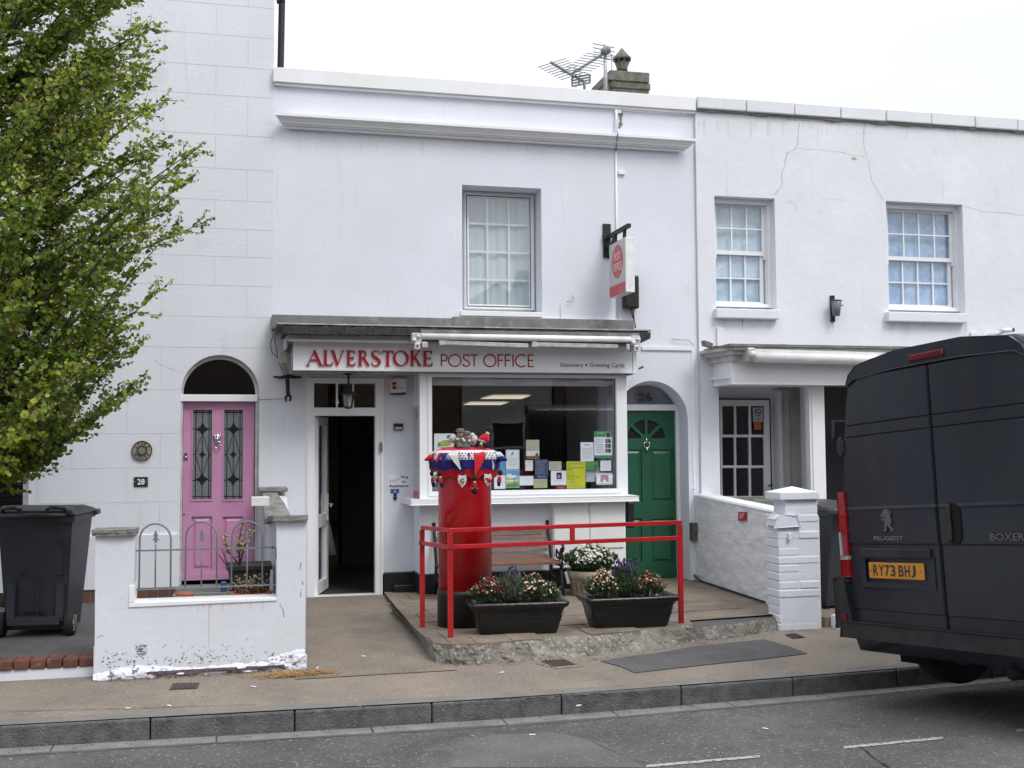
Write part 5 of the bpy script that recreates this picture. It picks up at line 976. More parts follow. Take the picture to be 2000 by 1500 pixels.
def drips(parent, l, r, top, Y, n, lng, m='drip'):
    mb = MB()
    for _ in range(n):
        a = rnd.uniform(l, r); ln_ = lng*rnd.uniform(.25, 1.1)**1.5; w_ = rnd.uniform(.6, 2.2); L_, R_ = [], []
        for i in range(7): yy = top+ln_*i/6; ww = w_*(1-i/6)*.5+.15; q_ = rnd.uniform(-.3, .3); L_.append(A(a-ww+q_, yy, Y)); R_.append(A(a+ww+q_, yy, Y))
        o_ = Vector((0, -.0014-.0001*(_ % 9), 0)); mb.add([p_+o_ for p_ in L_]+[p_+o_ for p_ in R_], [(i, i+1, 8+i, 7+i) for i in range(6)])
    mb.build('drip_stains', m, parent)
M['drip'] = mat('drip_stain', (.58, .59, .60), .9, c2=(.66, .68, .71), scale=40)
drips(H3, 1405, 1518, 622, RY, 26, 26); drips(H3, 1738, 1888, 630, RY, 30, 26); drips(H3, 1364, 1995, 236, RY, 70, 34); drips(H3, 1627, 1628, 628, RY, 1, 40, 'beige'); drips(H2, 545, 1340, 277, 0, 46, 26)
# recessed shopfront
SF = H3; fy = -.55
mb = MB(); q = RC(1429, 704, 1760, 751.5, fy); lx = A(1400, 730, RY-.12).x
mb.prism([(lx, RY-.001), (lx, RY-.12), (q[0], fy), (13.5, fy), (13.5, RY-.001)], q[2], q[3]+.05, f=lambda a, b, y: (a, b, y)); mb.build('shop_fascia', 'trim', SF, bevel=.006)
mb = MB(); lay = [(.0, .05, 668, 678), (.02, .10, 678, 684), (.05, .13, 684, 694), (.08, .16, 694, 704)]
zz = [A(1440, y, fy-.1).z for y in (678, 684, 692, 704)]
for i in range(3):
    o = [.17, .11, .05][i]; mb.prism([(lx-o, RY-.001), (lx-o, RY-.12), (q[0]-o*.3, fy-o), (13.5, fy-o), (13.5, RY-.001)], zz[i+1], zz[i]-.002, f=lambda a, b, y: (a, b, y))
mb.build('shop_cornice', 'oldtrim', SF, bevel=.008)
mb = MB(); z_ = A(1440, 678, fy-.1).z; mb.box(lx-.1, 13.5, fy-.2, RY-.002, z_+.0, z_+.03); mb.tube([A(1380, 676, -.3), A(1440, 677, -.6), A(1530, 673, -.5), A(1600, 678, -.55), A(1680, 684, -.5)], .006, 5); mb.bar(A(1545, 679, -.6), A(1620, 682, -.6), .03, .03); mb.hexa(*[[A(*p_, -.25)+Vector((0, dd, 0)) for p_ in ((1371, 676), (1385, 680), (1386, 672), (1369, 666)) for dd in (0,)], [A(*p_, -.25)+Vector((0, -.1, 0)) for p_ in ((1371, 676), (1385, 680), (1386, 672), (1369, 666))]]); mb.build('canopy_felt', 'lead', SF)
AW2 = thing('awning', 'white rounded awning cassette over the recessed entrance of the right-hand house', 'awning', A(1600, 712, -.72))
a0_, a1_ = A(1472, 697, -.72), A(1790, 708, -.72); mb = MB(); mb.tube([a0_, a1_+Vector((1.5, 0, 0))], .062, 18); mb.bar(a0_+Vector((0, .03, .075)), a1_+Vector((1.5, .03, .075)), .10, .03); mb.build('cassette', 'white', AW2)
mb = MB(); mb.box(a0_.x-.10, a0_.x-.01, -.78, -.6, a0_.z-.05, a0_.z+.10); mb.ball(a0_+Vector((-.05, -.07, .02)), .05, 0, 8); mb.build('end_bracket', 'alu', AW2, bevel=.012)
ly = .62
mb = MB(); mb.box(lob[0]-.02, 13.5, ly, ly+.1, 0, lz+.1); mb.box(lob[0]-.1, 13.5, -.5, ly+.1, lz+.005, lz+.04); mb.build('lobby', 'trim', SF)
de = RC(1408, 781, 1505, 1060, ly-.06); mb = MB(); pq = [RC(1410.5, 793, 1434, 849, ly-.06), RC(1437.5, 793, 1462.5, 849, ly-.06), RC(1466, 793, 1491.5, 849, ly-.06)]
rows = [(793, 849), (854, 909), (914, 969), (974, 1030)]; hol = [(RC(a, t, b, bb, ly-.06)) for a, b in ((1411, 1434.5), (1438, 1463), (1467, 1492.5)) for t, bb in rows]
mb.prism(rect(de[0], de[1], .15, de[3]), ly-.06, ly-.02, [rect(*h_) for h_ in hol]); sdr = mb.build('shop_door', 'trim', SF, bevel=.003)
mb = MB(); mb.box(de[0]-.02, de[1]+.02, ly-.03, ly-.012, .15, de[3]+.02); mb.build('pane', 'leadglassdark', sdr); mb = MB(); mb.box(de[1]+.001, de[1]+.012, ly-.07, ly-.01, .15, de[3]+.008); mb.box(de[0], de[1]+.012, ly-.07, ly-.01, de[3]+.001, de[3]+.010); mb.build('door_gap', 'gap', sdr)
c = A(1506, 947, ly-.07); mb = MB(); mb.tube([c+Vector((0, 0, .02)), c+Vector((0, -.04, 0)), c+Vector((-.07, -.05, -.012))], .009, 6); mb.box(c.x-.012, c.x+.012, ly-.075, ly-.06, c.z-.16, c.z-.08); mb.build('handle', 'iron', sdr)
NS = thing('no_smoking_sticker', 'pale no smoking sticker in the top right pane of the glazed shop door', 'sticker', A(1480, 824, ly-.065)); q = RC(1470, 796, 1489, 824, ly-.055); mb = MB(); mb.box(q[0], q[1], ly-.066, ly-.062, q[2], q[3]); mb.build('sticker', 'signgrey', NS)
mb = MB(); cx_, cz_ = (q[0]+q[1])/2, q[3]-.062; mb.prism(arc(cx_, cz_, .047, 0, 345, 23), ly-.069, ly-.0665, [arc(cx_, cz_, .037, 0, 345, 23)]); mb.bar((cx_-.03, ly-.068, cz_+.03), (cx_+.03, ly-.068, cz_-.03), .004, .008); mb.bar((cx_-.03, ly-.0675, cz_-.004), (cx_+.026, ly-.0675, cz_-.004), .003, .008)
mb.box(q[0]+.015, q[1]-.015, ly-.068, ly-.066, q[2]+.045, q[2]+.052); mb.box(q[0]+.02, q[1]-.02, ly-.068, ly-.066, q[2]+.02, q[2]+.027); mb.build('symbol', 'ink', NS)
mb = MB(); mb.px(1473, 825, 1487, 839, ly-.066, ly-.062); mb.build('sticker', 'orange', label='square orange sticker below the no smoking sticker on the glazed door', cat='sticker')
mb = MB(); mb.px(1524, 762, 1530, 1100, ly-.16, ly); mb.px(1530, 762, 1560, 1100, ly-.10, ly); mb.prism([(A(1560, 900, ly-.1).x, ly), (A(1560, 900, ly-.1).x, ly-.1), (A(1582, 900, -.35).x, -.30), (A(1582, 900, -.35).x+.1, -.2)], .1, lz, f=lambda a, b, y: (a, b, y)); mb.build('lobby_column', 'trim', SF)
xa_, xb_ = A(1563, 900, ly-.15), A(1578, 900, -.2); mb = MB(); mb.prism([(xa_.x-.012, .40), (xb_.x-.012, -.2), (xb_.x-.008, -.2), (xa_.x-.008, .40)], 1.0, lz-.08, f=lambda a, b, y: (a, b, y)); mb.build('side_pane', 'leadglass', SF)
q = RC(1583, 758, 1613, 1060, -.35); mb = MB(); mb.box(q[0], q[1], -.35, -.25, .1, lz+.0); mb.box(q[0]+.03, q[0]+.05, -.365, -.349, .1, lz-.03); mb.box(q[1], 13.5, -.35, -.25, lz-.06, lz+.0); mb.box(q[1], 13.5, -.35, -.25, .1, .75); mb.box(q[1], 13.5, -.42, -.2, .75, .80); sh_ = mb.build('shop_window_frame', 'trim', SF, bevel=.004)
mb = MB(); mb.box(q[1], 13.5, -.31, -.305, .80, lz-.06); mb.build('pane', 'glassdark', sh_); mb = MB(); mb.box(q[1]-.1, 13.5, .3, .35, .1, lz); mb.build('window_backing', 'room', sh_)
# floodlight bracket, camera
FL = thing('wall_lamp', 'grey cone-shaped lamp on a rusty bracket between the two sash windows', 'lamp', A(1628, 625, RY)); mb = MB(); mb.px(1623.5, 577, 1631, 628, RY-.03, RY); mb.build('bracket', 'rust', FL, bevel=.003)
c0, c1 = A(1634, 587, RY-.12), A(1633, 617, RY-.09); mb = MB(); mb.tube([c0, c1], [.062, .044], 14); mb.tube([c0+Vector((0, 0, .001)), c0+Vector((0, 0, .005))], [.066, .066], 14); mb.tube([c0+Vector((.03, 0, -.06)), c0+Vector((.09, 0, -.055))], .008, 6); mb.build('lamp_cone', 'grey', FL)
CC = thing('security_camera', 'small white security camera on the wall above the dark van roof', 'camera', A(1938, 660, RY)); mb = MB(); p = A(1932, 655, RY); mb.tube([p, p+Vector((.0, -.14, .0)), p+Vector((.05, -.2, .03))], .028, 8); mb.tube([p+Vector((.02, -.2, .04)), p+Vector((.16, -.22, .05))], [.035, .03], 10); mb.build('camera_body', 'white', CC); mb = MB(); mb.tube([p+Vector((.16, -.22, .05)), p+Vector((.19, -.223, .052))], .026, 10); mb.build('camera_lens', 'black', CC)
# forecourt of the right house
mb = MB(); mb.box(5.3, 14, -3.0, .6, .0, .15); struct(mb, 'forecourt', 'flag')
mb = MB(); mb.box(A(1604, 1225, -3.0).x+.1, 9, -3.12, -3.0, .05, .175); struct(mb, 'forecourt_edge', 'render_right')
# ================================================================ GARDEN WALL OF NUMBER 28
GYW = -3.62
def az(px, py, Y=GYW): p = A(px, py, Y); return (p.x, p.z)
GW = thing('garden_wall', 'low white rendered garden wall with slate copings, rust stains and flaking base', 'wall', (A(395, 1200, GYW).x, GYW, .06))
GYB = GYW+.23
o = [az(186, 1318), az(597, 1306)]; xl, xr = az(186, 1200)[0], az(597, 1200)[0]; yt = az(400, 1176)[1]; xo0, xo1 = az(262, 1120)[0], az(541, 1120)[0]
zpl_, zpr = az(223, 1046)[1], az(570, 1017)[1]
zsl, zsr = az(262, 1178)[1], az(541, 1168)[1]
out_ = [(xl-.006, -.05), (xr+.012, -.05), (xr+.012, .10), (xr, .18), (xr, zpr), (xo1, zpr), (xo1, zsr), (xo0, zsl), (xo0, zpl_), (xl, zpl_), (xl, .2)]
NX = 150; NZ = 80   # front face as a fine grid so the flaking base can be real relief
mb = MB(); mb.prism(out_, GYW, GYB); wallo = mb.build('wall', 'gard', GW, bevel=.006)
vs = []; 
xs_ = fr(xl-.02, xr+.03, NX); zs_ = fr(-.03, .30, 34)
for j, z in enumerate(zs_):
    for i, x in enumerate(xs_):
        p = Vector((x, 0, z)); edge = .115+.055*noise.noise(Vector((x*2.3, 3, 0)))+.10*max(0, (x-xr+.35)/.35)+.015*noise.noise(Vector((x*14, 1, 0)))
        d = max(0, (edge-z)); y = GYW+.003-min(.02, d*.5)-(.012*noise.noise(p*18)+.010*noise.noise(p*45) if d > 0 else 0)-(.01 if z < edge else 0)
        if abs(z-(.055+.02*noise.noise(Vector((x*4, 0, 9)))))<.012 and -.55 < x < .35: y += .03
        vs.append((min(max(x, xl-.008), xr+.010 if z < .17 else xr-.003), y, z))
fs = []; mi = []
for j in range(34):
    for i in range(NX):
        fs.append((j*(NX+1)+i, j*(NX+1)+i+1, (j+1)*(NX+1)+i+1, (j+1)*(NX+1)+i))
mb = MB(); mb.add(vs, fs, 0, False)
for k, f_ in enumerate(fs):
    c_ = Vector(vs[f_[0]]); band = abs(c_.z-(.075+.012*noise.noise(Vector((c_.x*5, 0, 2))))) < .013 and -.62 < c_.x < .38 and noise.noise(Vector((c_.x*9, 0, c_.z*30))) > -.25
    pit = noise.noise(Vector((c_.x*12, 4, c_.z*30))) > .42 and c_.z < .18
    low = c_.z < .05+.02*noise.noise(Vector((c_.x*8, 0, 1))) and noise.noise(Vector((c_.x*6, 7, c_.z*9))) > .0
    mb.m[k] = 1 if band else (2 if pit or low else 0)
mb.build('flaking_base', ['render', mat('dark_brick_patch', (.10, .07, .075), .9, scale=20), 'slate'], GW)
def coping(xa, xb, z, name='coping'):
    mb = MB(); n_ = 14; 
    for lay in range(2):
        zz0 = z+.001+lay*.022; v = []; t_ = []
        pts = [(xa+(xb-xa)*i/n_+rnd.uniform(-.004, .004), GYW-.035+rnd.uniform(-.006, .006)-(.006 if lay else 0)) for i in range(n_+1)]+[(xb+.003, GYB+.03), (xa, GYB+.03)]
        mb.prism(pts, zz0, zz0+.021, f=lambda a, b, y: (a, b, y))
    mb.build(name, 'slate', GW, bevel=.003)
coping(az(181, 1040)[0], az(265, 1040)[0], zpl_)
# return wall running back to the house, low at the front then swept up
xrt = xr-.0; xlb = xo1+.012
zA, zB, zC = zpr, A(563, 1010, -.9).z-.05, A(540, 958, -.35).z-.055
tops = [(GYW+.0, zA), (-2.5, zA*.6+zB*.4), (-1.15, zB), (-.95, zB+.03), (-.72, zB+.14), (-.5, zC-.03), (-.38, zC), (-.001, zC)]
mb = MB(); mb.prism([(GYB+.001, -.05)]+[(GYB+.001, zA)]+tops[1:]+[(-.001, -.05)], xlb, xrt-.004, f=lambda a, b, y: (y, a, b)); mb.build('return_wall', 'gard', GW)
mb = MB(); xf0, xf1 = az(541, 1015)[0]-.03, az(601, 1015)[0]
T2 = [(GYW-.05, zA)]+tops[1:]; xr2 = A(541, 958, -.4).x
def xright(y): return xf1 if y < -.95 else xf1+(xr2-xf1)*min(1, (y+.95)/.5)
for (a, b), (c_, d) in zip(T2[:-1], T2[1:-1]+[(-.30, zC)]):
    if a >= c_: continue
    q = [(xf0, a, b+.001), (xright(a), a, b+.001), (xright(c_), c_, d+.001), (xf0, c_, d+.001)]; mb.hexa(q, [(x_, y_, z_+.045) for x_, y_, z_ in q])
mb.box(A(505, 950, -.4).x, A(562, 950, -.4).x, -.42, -.002, zC+.047, zC+.085)
mb.build('coping', 'slate', GW, bevel=.004)
mb = MB(); mb.prism(rect(xo0-.03, xo1, zsl-.032, zsl+.002), GYW-.012, GYW-.0, ()) if 0 else None
mb.hexa([(xo0-.035, GYW-.010, zsl-.03), (xo1, GYW-.010, zsr-.02), (xo1, GYB, zsr-.02), (xo0-.035, GYB, zsl-.03)], [(xo0-.035, GYW-.010, zsl+.004), (xo1, GYW-.010, zsr+.004), (xo1, GYB+.01, zsr+.004), (xo0-.035, GYB+.01, zsl+.004)]); mb.box(xo0-.035, xo0+.004, GYW-.011, GYB, zsl+.005, zsl+.13); mb.build('sill', 'trim', GW, bevel=.004)
# rust stains under the railing sockets: thin washes with their own shape
mb = MB()
for a, t, b, w_ in ((408, 1180, 1268, 3.2), (386, 1180, 1200, 2.5), (397, 1179, 1190, 6), (412, 1179, 1188, 8), (435, 1178, 1194, 2), (490, 1176, 1190, 3), (514, 1175, 1192, 1.6), (372, 1181, 1192, 2.5), (470, 1177, 1184, 3), (450, 1178, 1184, 2)):
    n_ = 8; L_, R_ = [], []
    for i in range(n_+1):
        yy = t+(b-t)*i/n_; ww = w_*(1-i/n_)*rnd.uniform(.5, 1)*.5+.3; L_.append(az(a-ww+rnd.uniform(-.5, .5), yy)); R_.append(az(a+ww, yy))
    mb.add([(x_, GYW-.0015, z_) for x_, z_ in L_]+[(x_, GYW-.0015, z_) for x_, z_ in R_], [(i, i+1, n_+2+i, n_+1+i) for i in range(n_)])
mb.build('rust_stains', mat('rust_wash', (.55, .42, .33), .85, c2=(.68, .62, .58), scale=60), GW)
mb = MB()
for _ in range(330):
    a = rnd.gauss(276, 9) if rnd.random() < .22 else (rnd.uniform(200, 560)); b = rnd.gauss(1270, 7) if abs(a-276) < 12 else 1303-(a-200)*.04-abs(rnd.gauss(0, 11))*(1.4 if noise.noise(Vector((a*.02, 3, 0))) > 0 else .6)
    x_, z_ = az(a, b); s_ = rnd.uniform(.002, .006); n_ = 6; y_ = GYW-.0017-(.02 if z_ < .16 else 0)
    mb.add([(x_+s_*rnd.uniform(.5, 2.4)*math.cos(i*6.28/n_), y_, z_+s_*rnd.uniform(.4, 1)*math.sin(i*6.28/n_)) for i in range(n_)], [tuple(range(n_))])
mb.build('paint_chips', 'grey', GW)
for pts in ([(183+7, 1247), (195, 1241), (204, 1242)], [(546, 1177), (552, 1190), (555, 1206)], [(588, 1098), (587, 1112)], [(589, 1135), (592, 1142)], [(589, 1150), (587, 1166)]): crack(GW, pts, GYW, .004, 'grey')
# iron hoop railing in the wall opening
IR = thing('iron_railing', 'grey hoop-topped iron railing with spearheads set in the garden wall opening', 'railing', (A(400, 1170, GYW+.1).x, GYW+.1, zsl)); IY = GYW+.11
def p3(a, b): return A(a, b, IY)
mb = MB(); mb.bar(p3(258, 1076), p3(537, 1069), .012, .012); mb.build('top_rail', 'grey', IR); mb = MB(); mb.bar(p3(258, 1152), p3(537, 1142), .012, .012); mb.build('bottom_rail', 'grey', IR)
for (a, b, top, m_, sp_) in ((273, 334, 1023, 304, 1040), (363, 424, 1019, 394, 1038), (453, 513, 1018, 483, 1040)):
    mb = MB(); r_ = (b-a)/2; cx_ = (a+b)/2; pts = [p3(a-1.5, 1151)]+[p3(cx_+r_*math.cos(R(t)), top+r_-r_*math.sin(R(t))) for t in range(180, -1, -15)]+[p3(b-1, 1146)]; mb.tube(pts, .0068, 7); mb.build('hoop', 'grey', IR)
    mb = MB(); mb.tube([p3(m_-1, 1149), p3(m_, 1062)], .0062, 7); mb.build('upright', 'grey', IR)
    mb = MB(); c_ = p3(m_, sp_+10); s_ = .0042
    spear = [(0, 13), (4, 3), (2, 0), (6, -5), (2.2, -4), (2, -9), (-2, -9), (-2.2, -4), (-6, -5), (-2, 0), (-4, 3)]; mb.prism([(c_.x+x_*s_, c_.z+z_*s_) for x_, z_ in spear], IY-.008, IY+.008); mb.build('spearhead', 'grey', IR, bevel=.002)
mb = MB()
for a, b, s_ in ((261, 1077, -1), (532, 1069, 1)): c_ = p3(a, b); mb.ball(c_, .012, 0, 8); mb.tube([c_+Vector((.02*s_, 0, 0)), c_+Vector((.028*s_, 0, -.01)), c_+Vector((.028*s_, 0, -.09))], .005, 6)
mb.build('wall_fixing', 'grey', IR)
# pots in the yard
def potplace(px, py, z): return G(px, py, z)
mb = MB(); c = A(495, 1155, -2.6); pb = A(495, 1146, -2.7); TR_ = thing('trough_planter', 'deep dark grey rectangular planter standing in front of the pink door', 'planter', (pb.x, -2.7, .10)); q = RC(446, 1108, 529, 1150, -2.9)
mb = MB(); mb.hexa([(q[0]+.03, -2.88, .35), (q[1]-.03, -2.88, .35), (q[1]-.03, -2.53, .35), (q[0]+.03, -2.53, .35)], [(q[0], -2.9, q[3]), (q[1], -2.9, q[3]), (q[1], -2.5, q[3]), (q[0], -2.5, q[3])]); mb.box(q[0]+.03, q[1]-.03, -2.88, -2.53, .10, .35); mb.prism(rect(q[0]-.012, q[1]+.012, -2.915, -2.485), q[3]-.02, q[3]+.006, [rect(q[0]+.025, q[1]-.025, -2.875, -2.525)], f=lambda a, b, y: (a, b, y)); mb.build('planter_body', 'grey' if 0 else 'vanplastic', TR_, bevel=.01)
def succ(base, targets, name, label, m, leafm, n=16, ls=.03, cat='plant'):
    P_ = thing(name, label, cat, base); mb = MB(); lf_ = MB()
    for t in targets:
        t = Vector(t); b = Vector(base); mid = (b+t)/2+Vector((rnd.uniform(-.04, .04), rnd.uniform(-.03, .03), 0)); pts = [b, mid, t]; mb.tube(pts, [.008, .006, .004], 6)
        for i in range(n):
            u = .35+.65*i/n; p_ = (b.lerp(mid, u*2) if u < .5 else mid.lerp(t, u*2-1)); a = rnd.uniform(0, 6.28); d = Vector((math.cos(a), math.sin(a), .5)).normalized()*ls; lf_.ball(p_+d*.7, ls*.5, 0, 6, (1, .5, .6), Matrix.Rotation(a, 3, 'Z'))
    mb.build('stem', m, P_); lf_.build('leaf', leafm, P_); return P_
sm = mat('succulent_leaf', (.26, .29, .12), .6, c2=(.36, .24, .14), scale=12)
succ((A(468, 1115, -2.7).x, -2.7, q[3]), [A(438, 1045, -2.7), A(465, 1062, -2.7), A(475, 1015, -2.7), A(493, 1035, -2.7)], 'jade_plant', 'leggy succulent with pale fleshy leaves growing in the dark planter', 'bark', sm, 20, .030)
mb = MB(); 
for a, b in (((446, 1108), (426, 1082)), ((448, 1110), (433, 1072))): mb.tube([A(*a, -2.7), A(*b, -2.7)], [.006, .003], 5)
mb.build('dead_stalks', 'rust', label='two thin reddish dead stalks leaning left out of the planter', cat='dead plant')
TP = thing('terracotta_bowl', 'shallow round terracotta bowl of dead seedheads behind the railing', 'plant pot', A(491, 1168, -3.15)); c = A(491, 1160, -3.15); r_ = A(532, 1160, -3.15).x-c.x
mb = MB(); mb.lathe((c.x, -3.15, 0), [(r_*.75, .10), (r_*.82, .30), (r_, c.z-.0), (r_*1.03, c.z+.012), (r_*.97, c.z+.02), (r_*.93, c.z)], 32); mb.build('bowl', 'terra', TP); mb = MB()
for _ in range(170):
    a, u = rnd.uniform(0, 6.28), rnd.random()**.5*r_*.9; h_ = rnd.uniform(.03, .15); b_ = Vector((c.x+u*math.cos(a), -3.15+u*math.sin(a), c.z)); t_ = b_+Vector((rnd.uniform(-.02, .02), rnd.uniform(-.02, .02), h_)); mb.tube([b_, t_], .0018, 4, 0); 
    if rnd.random() < .5: mb.ball(t_, .008, 1, 5)
mb.build('dead_seedheads', [mat('dark_stems', (.09, .04, .025), .9), mat('pale_seed', (.42, .33, .22), .9)], TP)
mb = MB(); c = A(405, 1166, -3.15); mb.hexa([(c.x-.19, -3.25, .10), (c.x+.17, -3.25, .10), (c.x+.17, -3.05, .10), (c.x-.19, -3.05, .10)], [(c.x-.22, -3.27, c.z), (c.x+.2, -3.27, c.z), (c.x+.2, -3.03, c.z), (c.x-.22, -3.03, c.z)]); mb.prism(rect(c.x-.23, c.x+.21, -3.28, -3.02), c.z-.01, c.z+.02, [rect(c.x-.19, c.x+.17, -3.25, -3.05)], f=lambda a, b, y: (a, b, y)); mb.build('window_trough', 'slate', label='low grey trough lying behind the railing left of the terracotta bowl', cat='trough', bevel=.01)
mb = MB(); c = A(361, 1166, -3.12); mb.lathe((c.x, -3.12, 0), [(.05, .10), (.065, c.z+.01), (.075, c.z+.03), (.06, c.z+.03)], 20); mb.build('flower_pot', 'terra', label='small terracotta pot touching the end of the grey trough', cat='plant pot')
mb = MB(); c = A(437, 1150, -3.0); mb.box(c.x-.025, c.x+.025, -3.03, -2.98, .1, c.z+.06); mb.build('blue_bottle', mat('blue_plastic', (.03, .07, .16), .4), label='small blue bottle standing beside the dark planter', cat='bottle', bevel=.01)
mb = MB()
for _ in range(260): x_, y_ = rnd.uniform(A(265, 1160, -3.2).x, A(350, 1160, -3.2).x), rnd.uniform(-3.3, -2.2); mb.ball((x_, y_, .33 if 0 else .34-(.0)+rnd.uniform(-.01, .01)), rnd.uniform(.012, .026), 0, 5, (1.3, 1, .6))
mb.box(A(262, 1160, -3.3).x, A(352, 1160, -3.3).x, -3.35, -2.0, .08, .335, 1); mb.build('pebble_bed', ['tan' if 0 else 'stone', 'soil'], label='bed of grey pebbles and soil behind the railing', cat='pebbles', kind='stuff')
MBX = thing('meter_box', 'small white box fixed high on the return wall beside the pink door', 'box', A(500, 988, -1.2)); q = RC(491, 971, 512, 988.5, -1.2); mb = MB(); mb.box(q[0], xlb-.001, -1.2, -1.0, q[2], q[3]); mb.build('box', 'white', MBX, bevel=.004)
# ================================================================ WHEELIE BINS
def wheelie(label, loc, rz, sc=1.0, flip=1):
    Bn = thing('wheelie_bin', label, 'bin', loc, rz, group=None)
    Mw = ROOT[Bn.name] @ Matrix.Scale(sc, 4); hw, hd, zt = .29, .34, .97     # faces -Y = the wheel side
    mb = MB(Mw); b = [(-.235, -.22, .05), (.235, -.22, .05), (.235, .24, .03), (-.235, .24, .03)]; t = [(-hw, -.30, zt), (hw, -.30, zt), (hw, .40, zt), (-hw, .40, zt)]; n_ = 10
    for i in range(n_):
        f = lambda u: [tuple(Vector(p).lerp(Vector(q), u)) for p, q in zip(b, t)]
    mb.hexa(b, t); mb.box(-hw-.02, hw+.02, -.32, .42, zt-.045, zt); mb.box(-.20, .20, -.315, -.22, .10, .16)
    for s_ in (-1, 1): mb.hexa([(s_*.19-.03, -.28, .0+.12), (s_*.19+.03, -.28, .12), (s_*.19+.03, -.2, .12), (s_*.19-.03, -.2, .12)], [(s_*.19-.03, -.262, .42), (s_*.19+.03, -.262, .42), (s_*.19+.03, -.24, .42), (s_*.19-.03, -.24, .42)])
    # recessed arch panel on the back
    pan = [(-.16, .16), (.02+.0, .16), (.02, .44)]+arc(-.07, .44, .09, 0, 180, 8)
    f = lambda a, b_, y: (a, -.236-(b_-.05)*.087+y, b_); mb.prism(pan, -.012, .0, [[(a*.9-.007, b_*.97+.01) for a, b_ in pan]], f=f); mb.prism([(-.09, .115), (.06, .115), (.06, .20), (-.09, .20)], -.014, .01, f=lambda a, b_, y: (a, -.24+y, b_), mi=1)
    mb.prism([(.14, .5), (.24, .5), (.255, .75), (.22, .79), (.15, .79), (.15, .775), (.215, .775), (.24, .75), (.225, .512), (.14, .512)], -.007, .0, f=f)
    mb.build('bin_body', ['binplastic', 'gap'], Bn, bevel=.014)
    mb = MB(Mw); prof = [(-.34, zt+.004), (-.33, zt+.05), (-.20, zt+.085), (.10, zt+.075), (.44, zt+.035), (.46, zt+.004)]; k = len(prof); vs = []
    for s_ in (-1, 1): vs += [(s_*(hw+.035-(.03 if z > zt+.03 else 0)), y, z) for y, z in prof]
    mb.add(vs, [(i, i+1, i+1+k, i+k) for i in range(k-1)]+[tuple(range(k-1, -1, -1)), tuple(range(k, 2*k)), (k-1, 0, k, 2*k-1)]); mb.box(-hw-.05, hw+.05, .36, .50, zt-.03, zt+.02)
    mb.build('bin_lid', 'binlid', Bn, bevel=.015)
    mb = MB(Mw)
    for s_ in (-1, 1): mb.tube([(s_*.24, -.31, zt+.03), (s_*.24, -.37, zt+.07), (s_*.14, -.38, zt+.075), (s_*.10, -.34, zt+.06)], .016, 8)
    mb.tube([(-.25, -.37, zt+.01), (.25, -.37, zt+.01)], .018, 8); mb.build('bin_handle', 'binlid', Bn)
    for s_ in (-1, 1):
        mb = MB(Mw); mb.tube([(s_*.24, -.24, .10), (s_*.30, -.24, .10)], .10, 24); mb.tube([(s_*.30, -.24, .10), (s_*.304, -.24, .10)], .055, 16, 1); 
        for k in range(6): a = k*math.pi/3; mb.bar((s_*.306, -.24+.01*math.cos(a), .10+.01*math.sin(a)), (s_*.306, -.24+.07*math.cos(a), .10+.07*math.sin(a)), .010, .014, 1)
        mb.build('bin_wheel', ['rubber', 'grey'], Bn)
    return Bn
p = G(88, 1236, .165); wheelie('large dark grey wheelie bin on the brick-edged driveway left of the garden wall', (p.x-.03, p.y+.12, .16), R(-6), 1.05)
p = G(1617, 1190, .15); wheelie('dark wheelie bin half hidden between the white brick pier and the van', (p.x+.12, p.y+.30, .15), R(200), .98)
# ================================================================ BOUNDARY WALL WITH PIER
BW = thing('boundary_wall', 'white painted brick boundary wall sloping down to a capped brick pier', 'wall', (5.1, -1.6, .1))
c0 = Vector((5.30, -.02, 0)); fx = G(1512, 1190, .17); c1 = Vector((fx.x, -3.0, 0)); dirv = (c1-c0).normalized(); nv = Vector((-dirv.y, dirv.x, 0)); nv = nv if nv.x > 0 else -nv
zt0 = AX(1350, 968, 5.30).z; zt1 = A(1513, 1012, -3.0).z
n_ = 60; nz = 26; vs = []
for j in range(nz+1):
    for i in range(n_+1):
        t = i/n_; p = c0.lerp(c1, t); z = .05+(zt0+(zt1-zt0)*t-.05)*j/nz; r__ = round(z/.075); q = noise.noise(Vector((t*14+r__*3.3, r__*.7, 0)))*.014+noise.noise(Vector((t*30, z*22, 2)))*.005-(.004 if abs(z/.075-r__-.5) < .12 or abs(z/.075-r__+.5) < .12 else 0); p = p-nv*q; vs.append((p.x, p.y, z))
mb = MB(); w_ = n_+1; mb.add(vs, [(j*w_+i, (j+1)*w_+i, (j+1)*w_+i+1, j*w_+i+1) for j in range(nz) for i in range(n_)], 0, True)
a, b = c0+nv*.01, c1+nv*.01; e = nv*.21; mb.hexa([(a.x, a.y, 0), (b.x, b.y, 0), (b.x+e.x, b.y+e.y, 0), (a.x+e.x, a.y+e.y, 0)], [(a.x, a.y, zt0), (b.x, b.y, zt1), (b.x+e.x, b.y+e.y, zt1), (a.x+e.x, a.y+e.y, zt0)])
mb.build('wall', 'pbrick2', BW)
mb = MB(); a, b = c0-nv*.012, c1-nv*.012; e = nv*.235; mb.hexa([(a.x, a.y, zt0), (b.x, b.y, zt1), (b.x+e.x, b.y+e.y, zt1), (a.x+e.x, a.y+e.y, zt0)], [(a.x+.02, a.y, zt0+.028), (b.x+.02, b.y, zt1+.028), (b.x+e.x-.02, b.y+e.y, zt1+.028), (a.x+e.x-.02, a.y+e.y, zt0+.028)]); mb.build('wall_capping', 'render', BW, bevel=.008)
PY = -3.06
q = RC(1521, 1014, 1602, 1230, PY); q2 = RC(1533, 975, 1598, 1016, PY)
mb = MB(); zb = .05; rows = int((q[3]-zb)/.079)+1
z = zb; r__ = 0
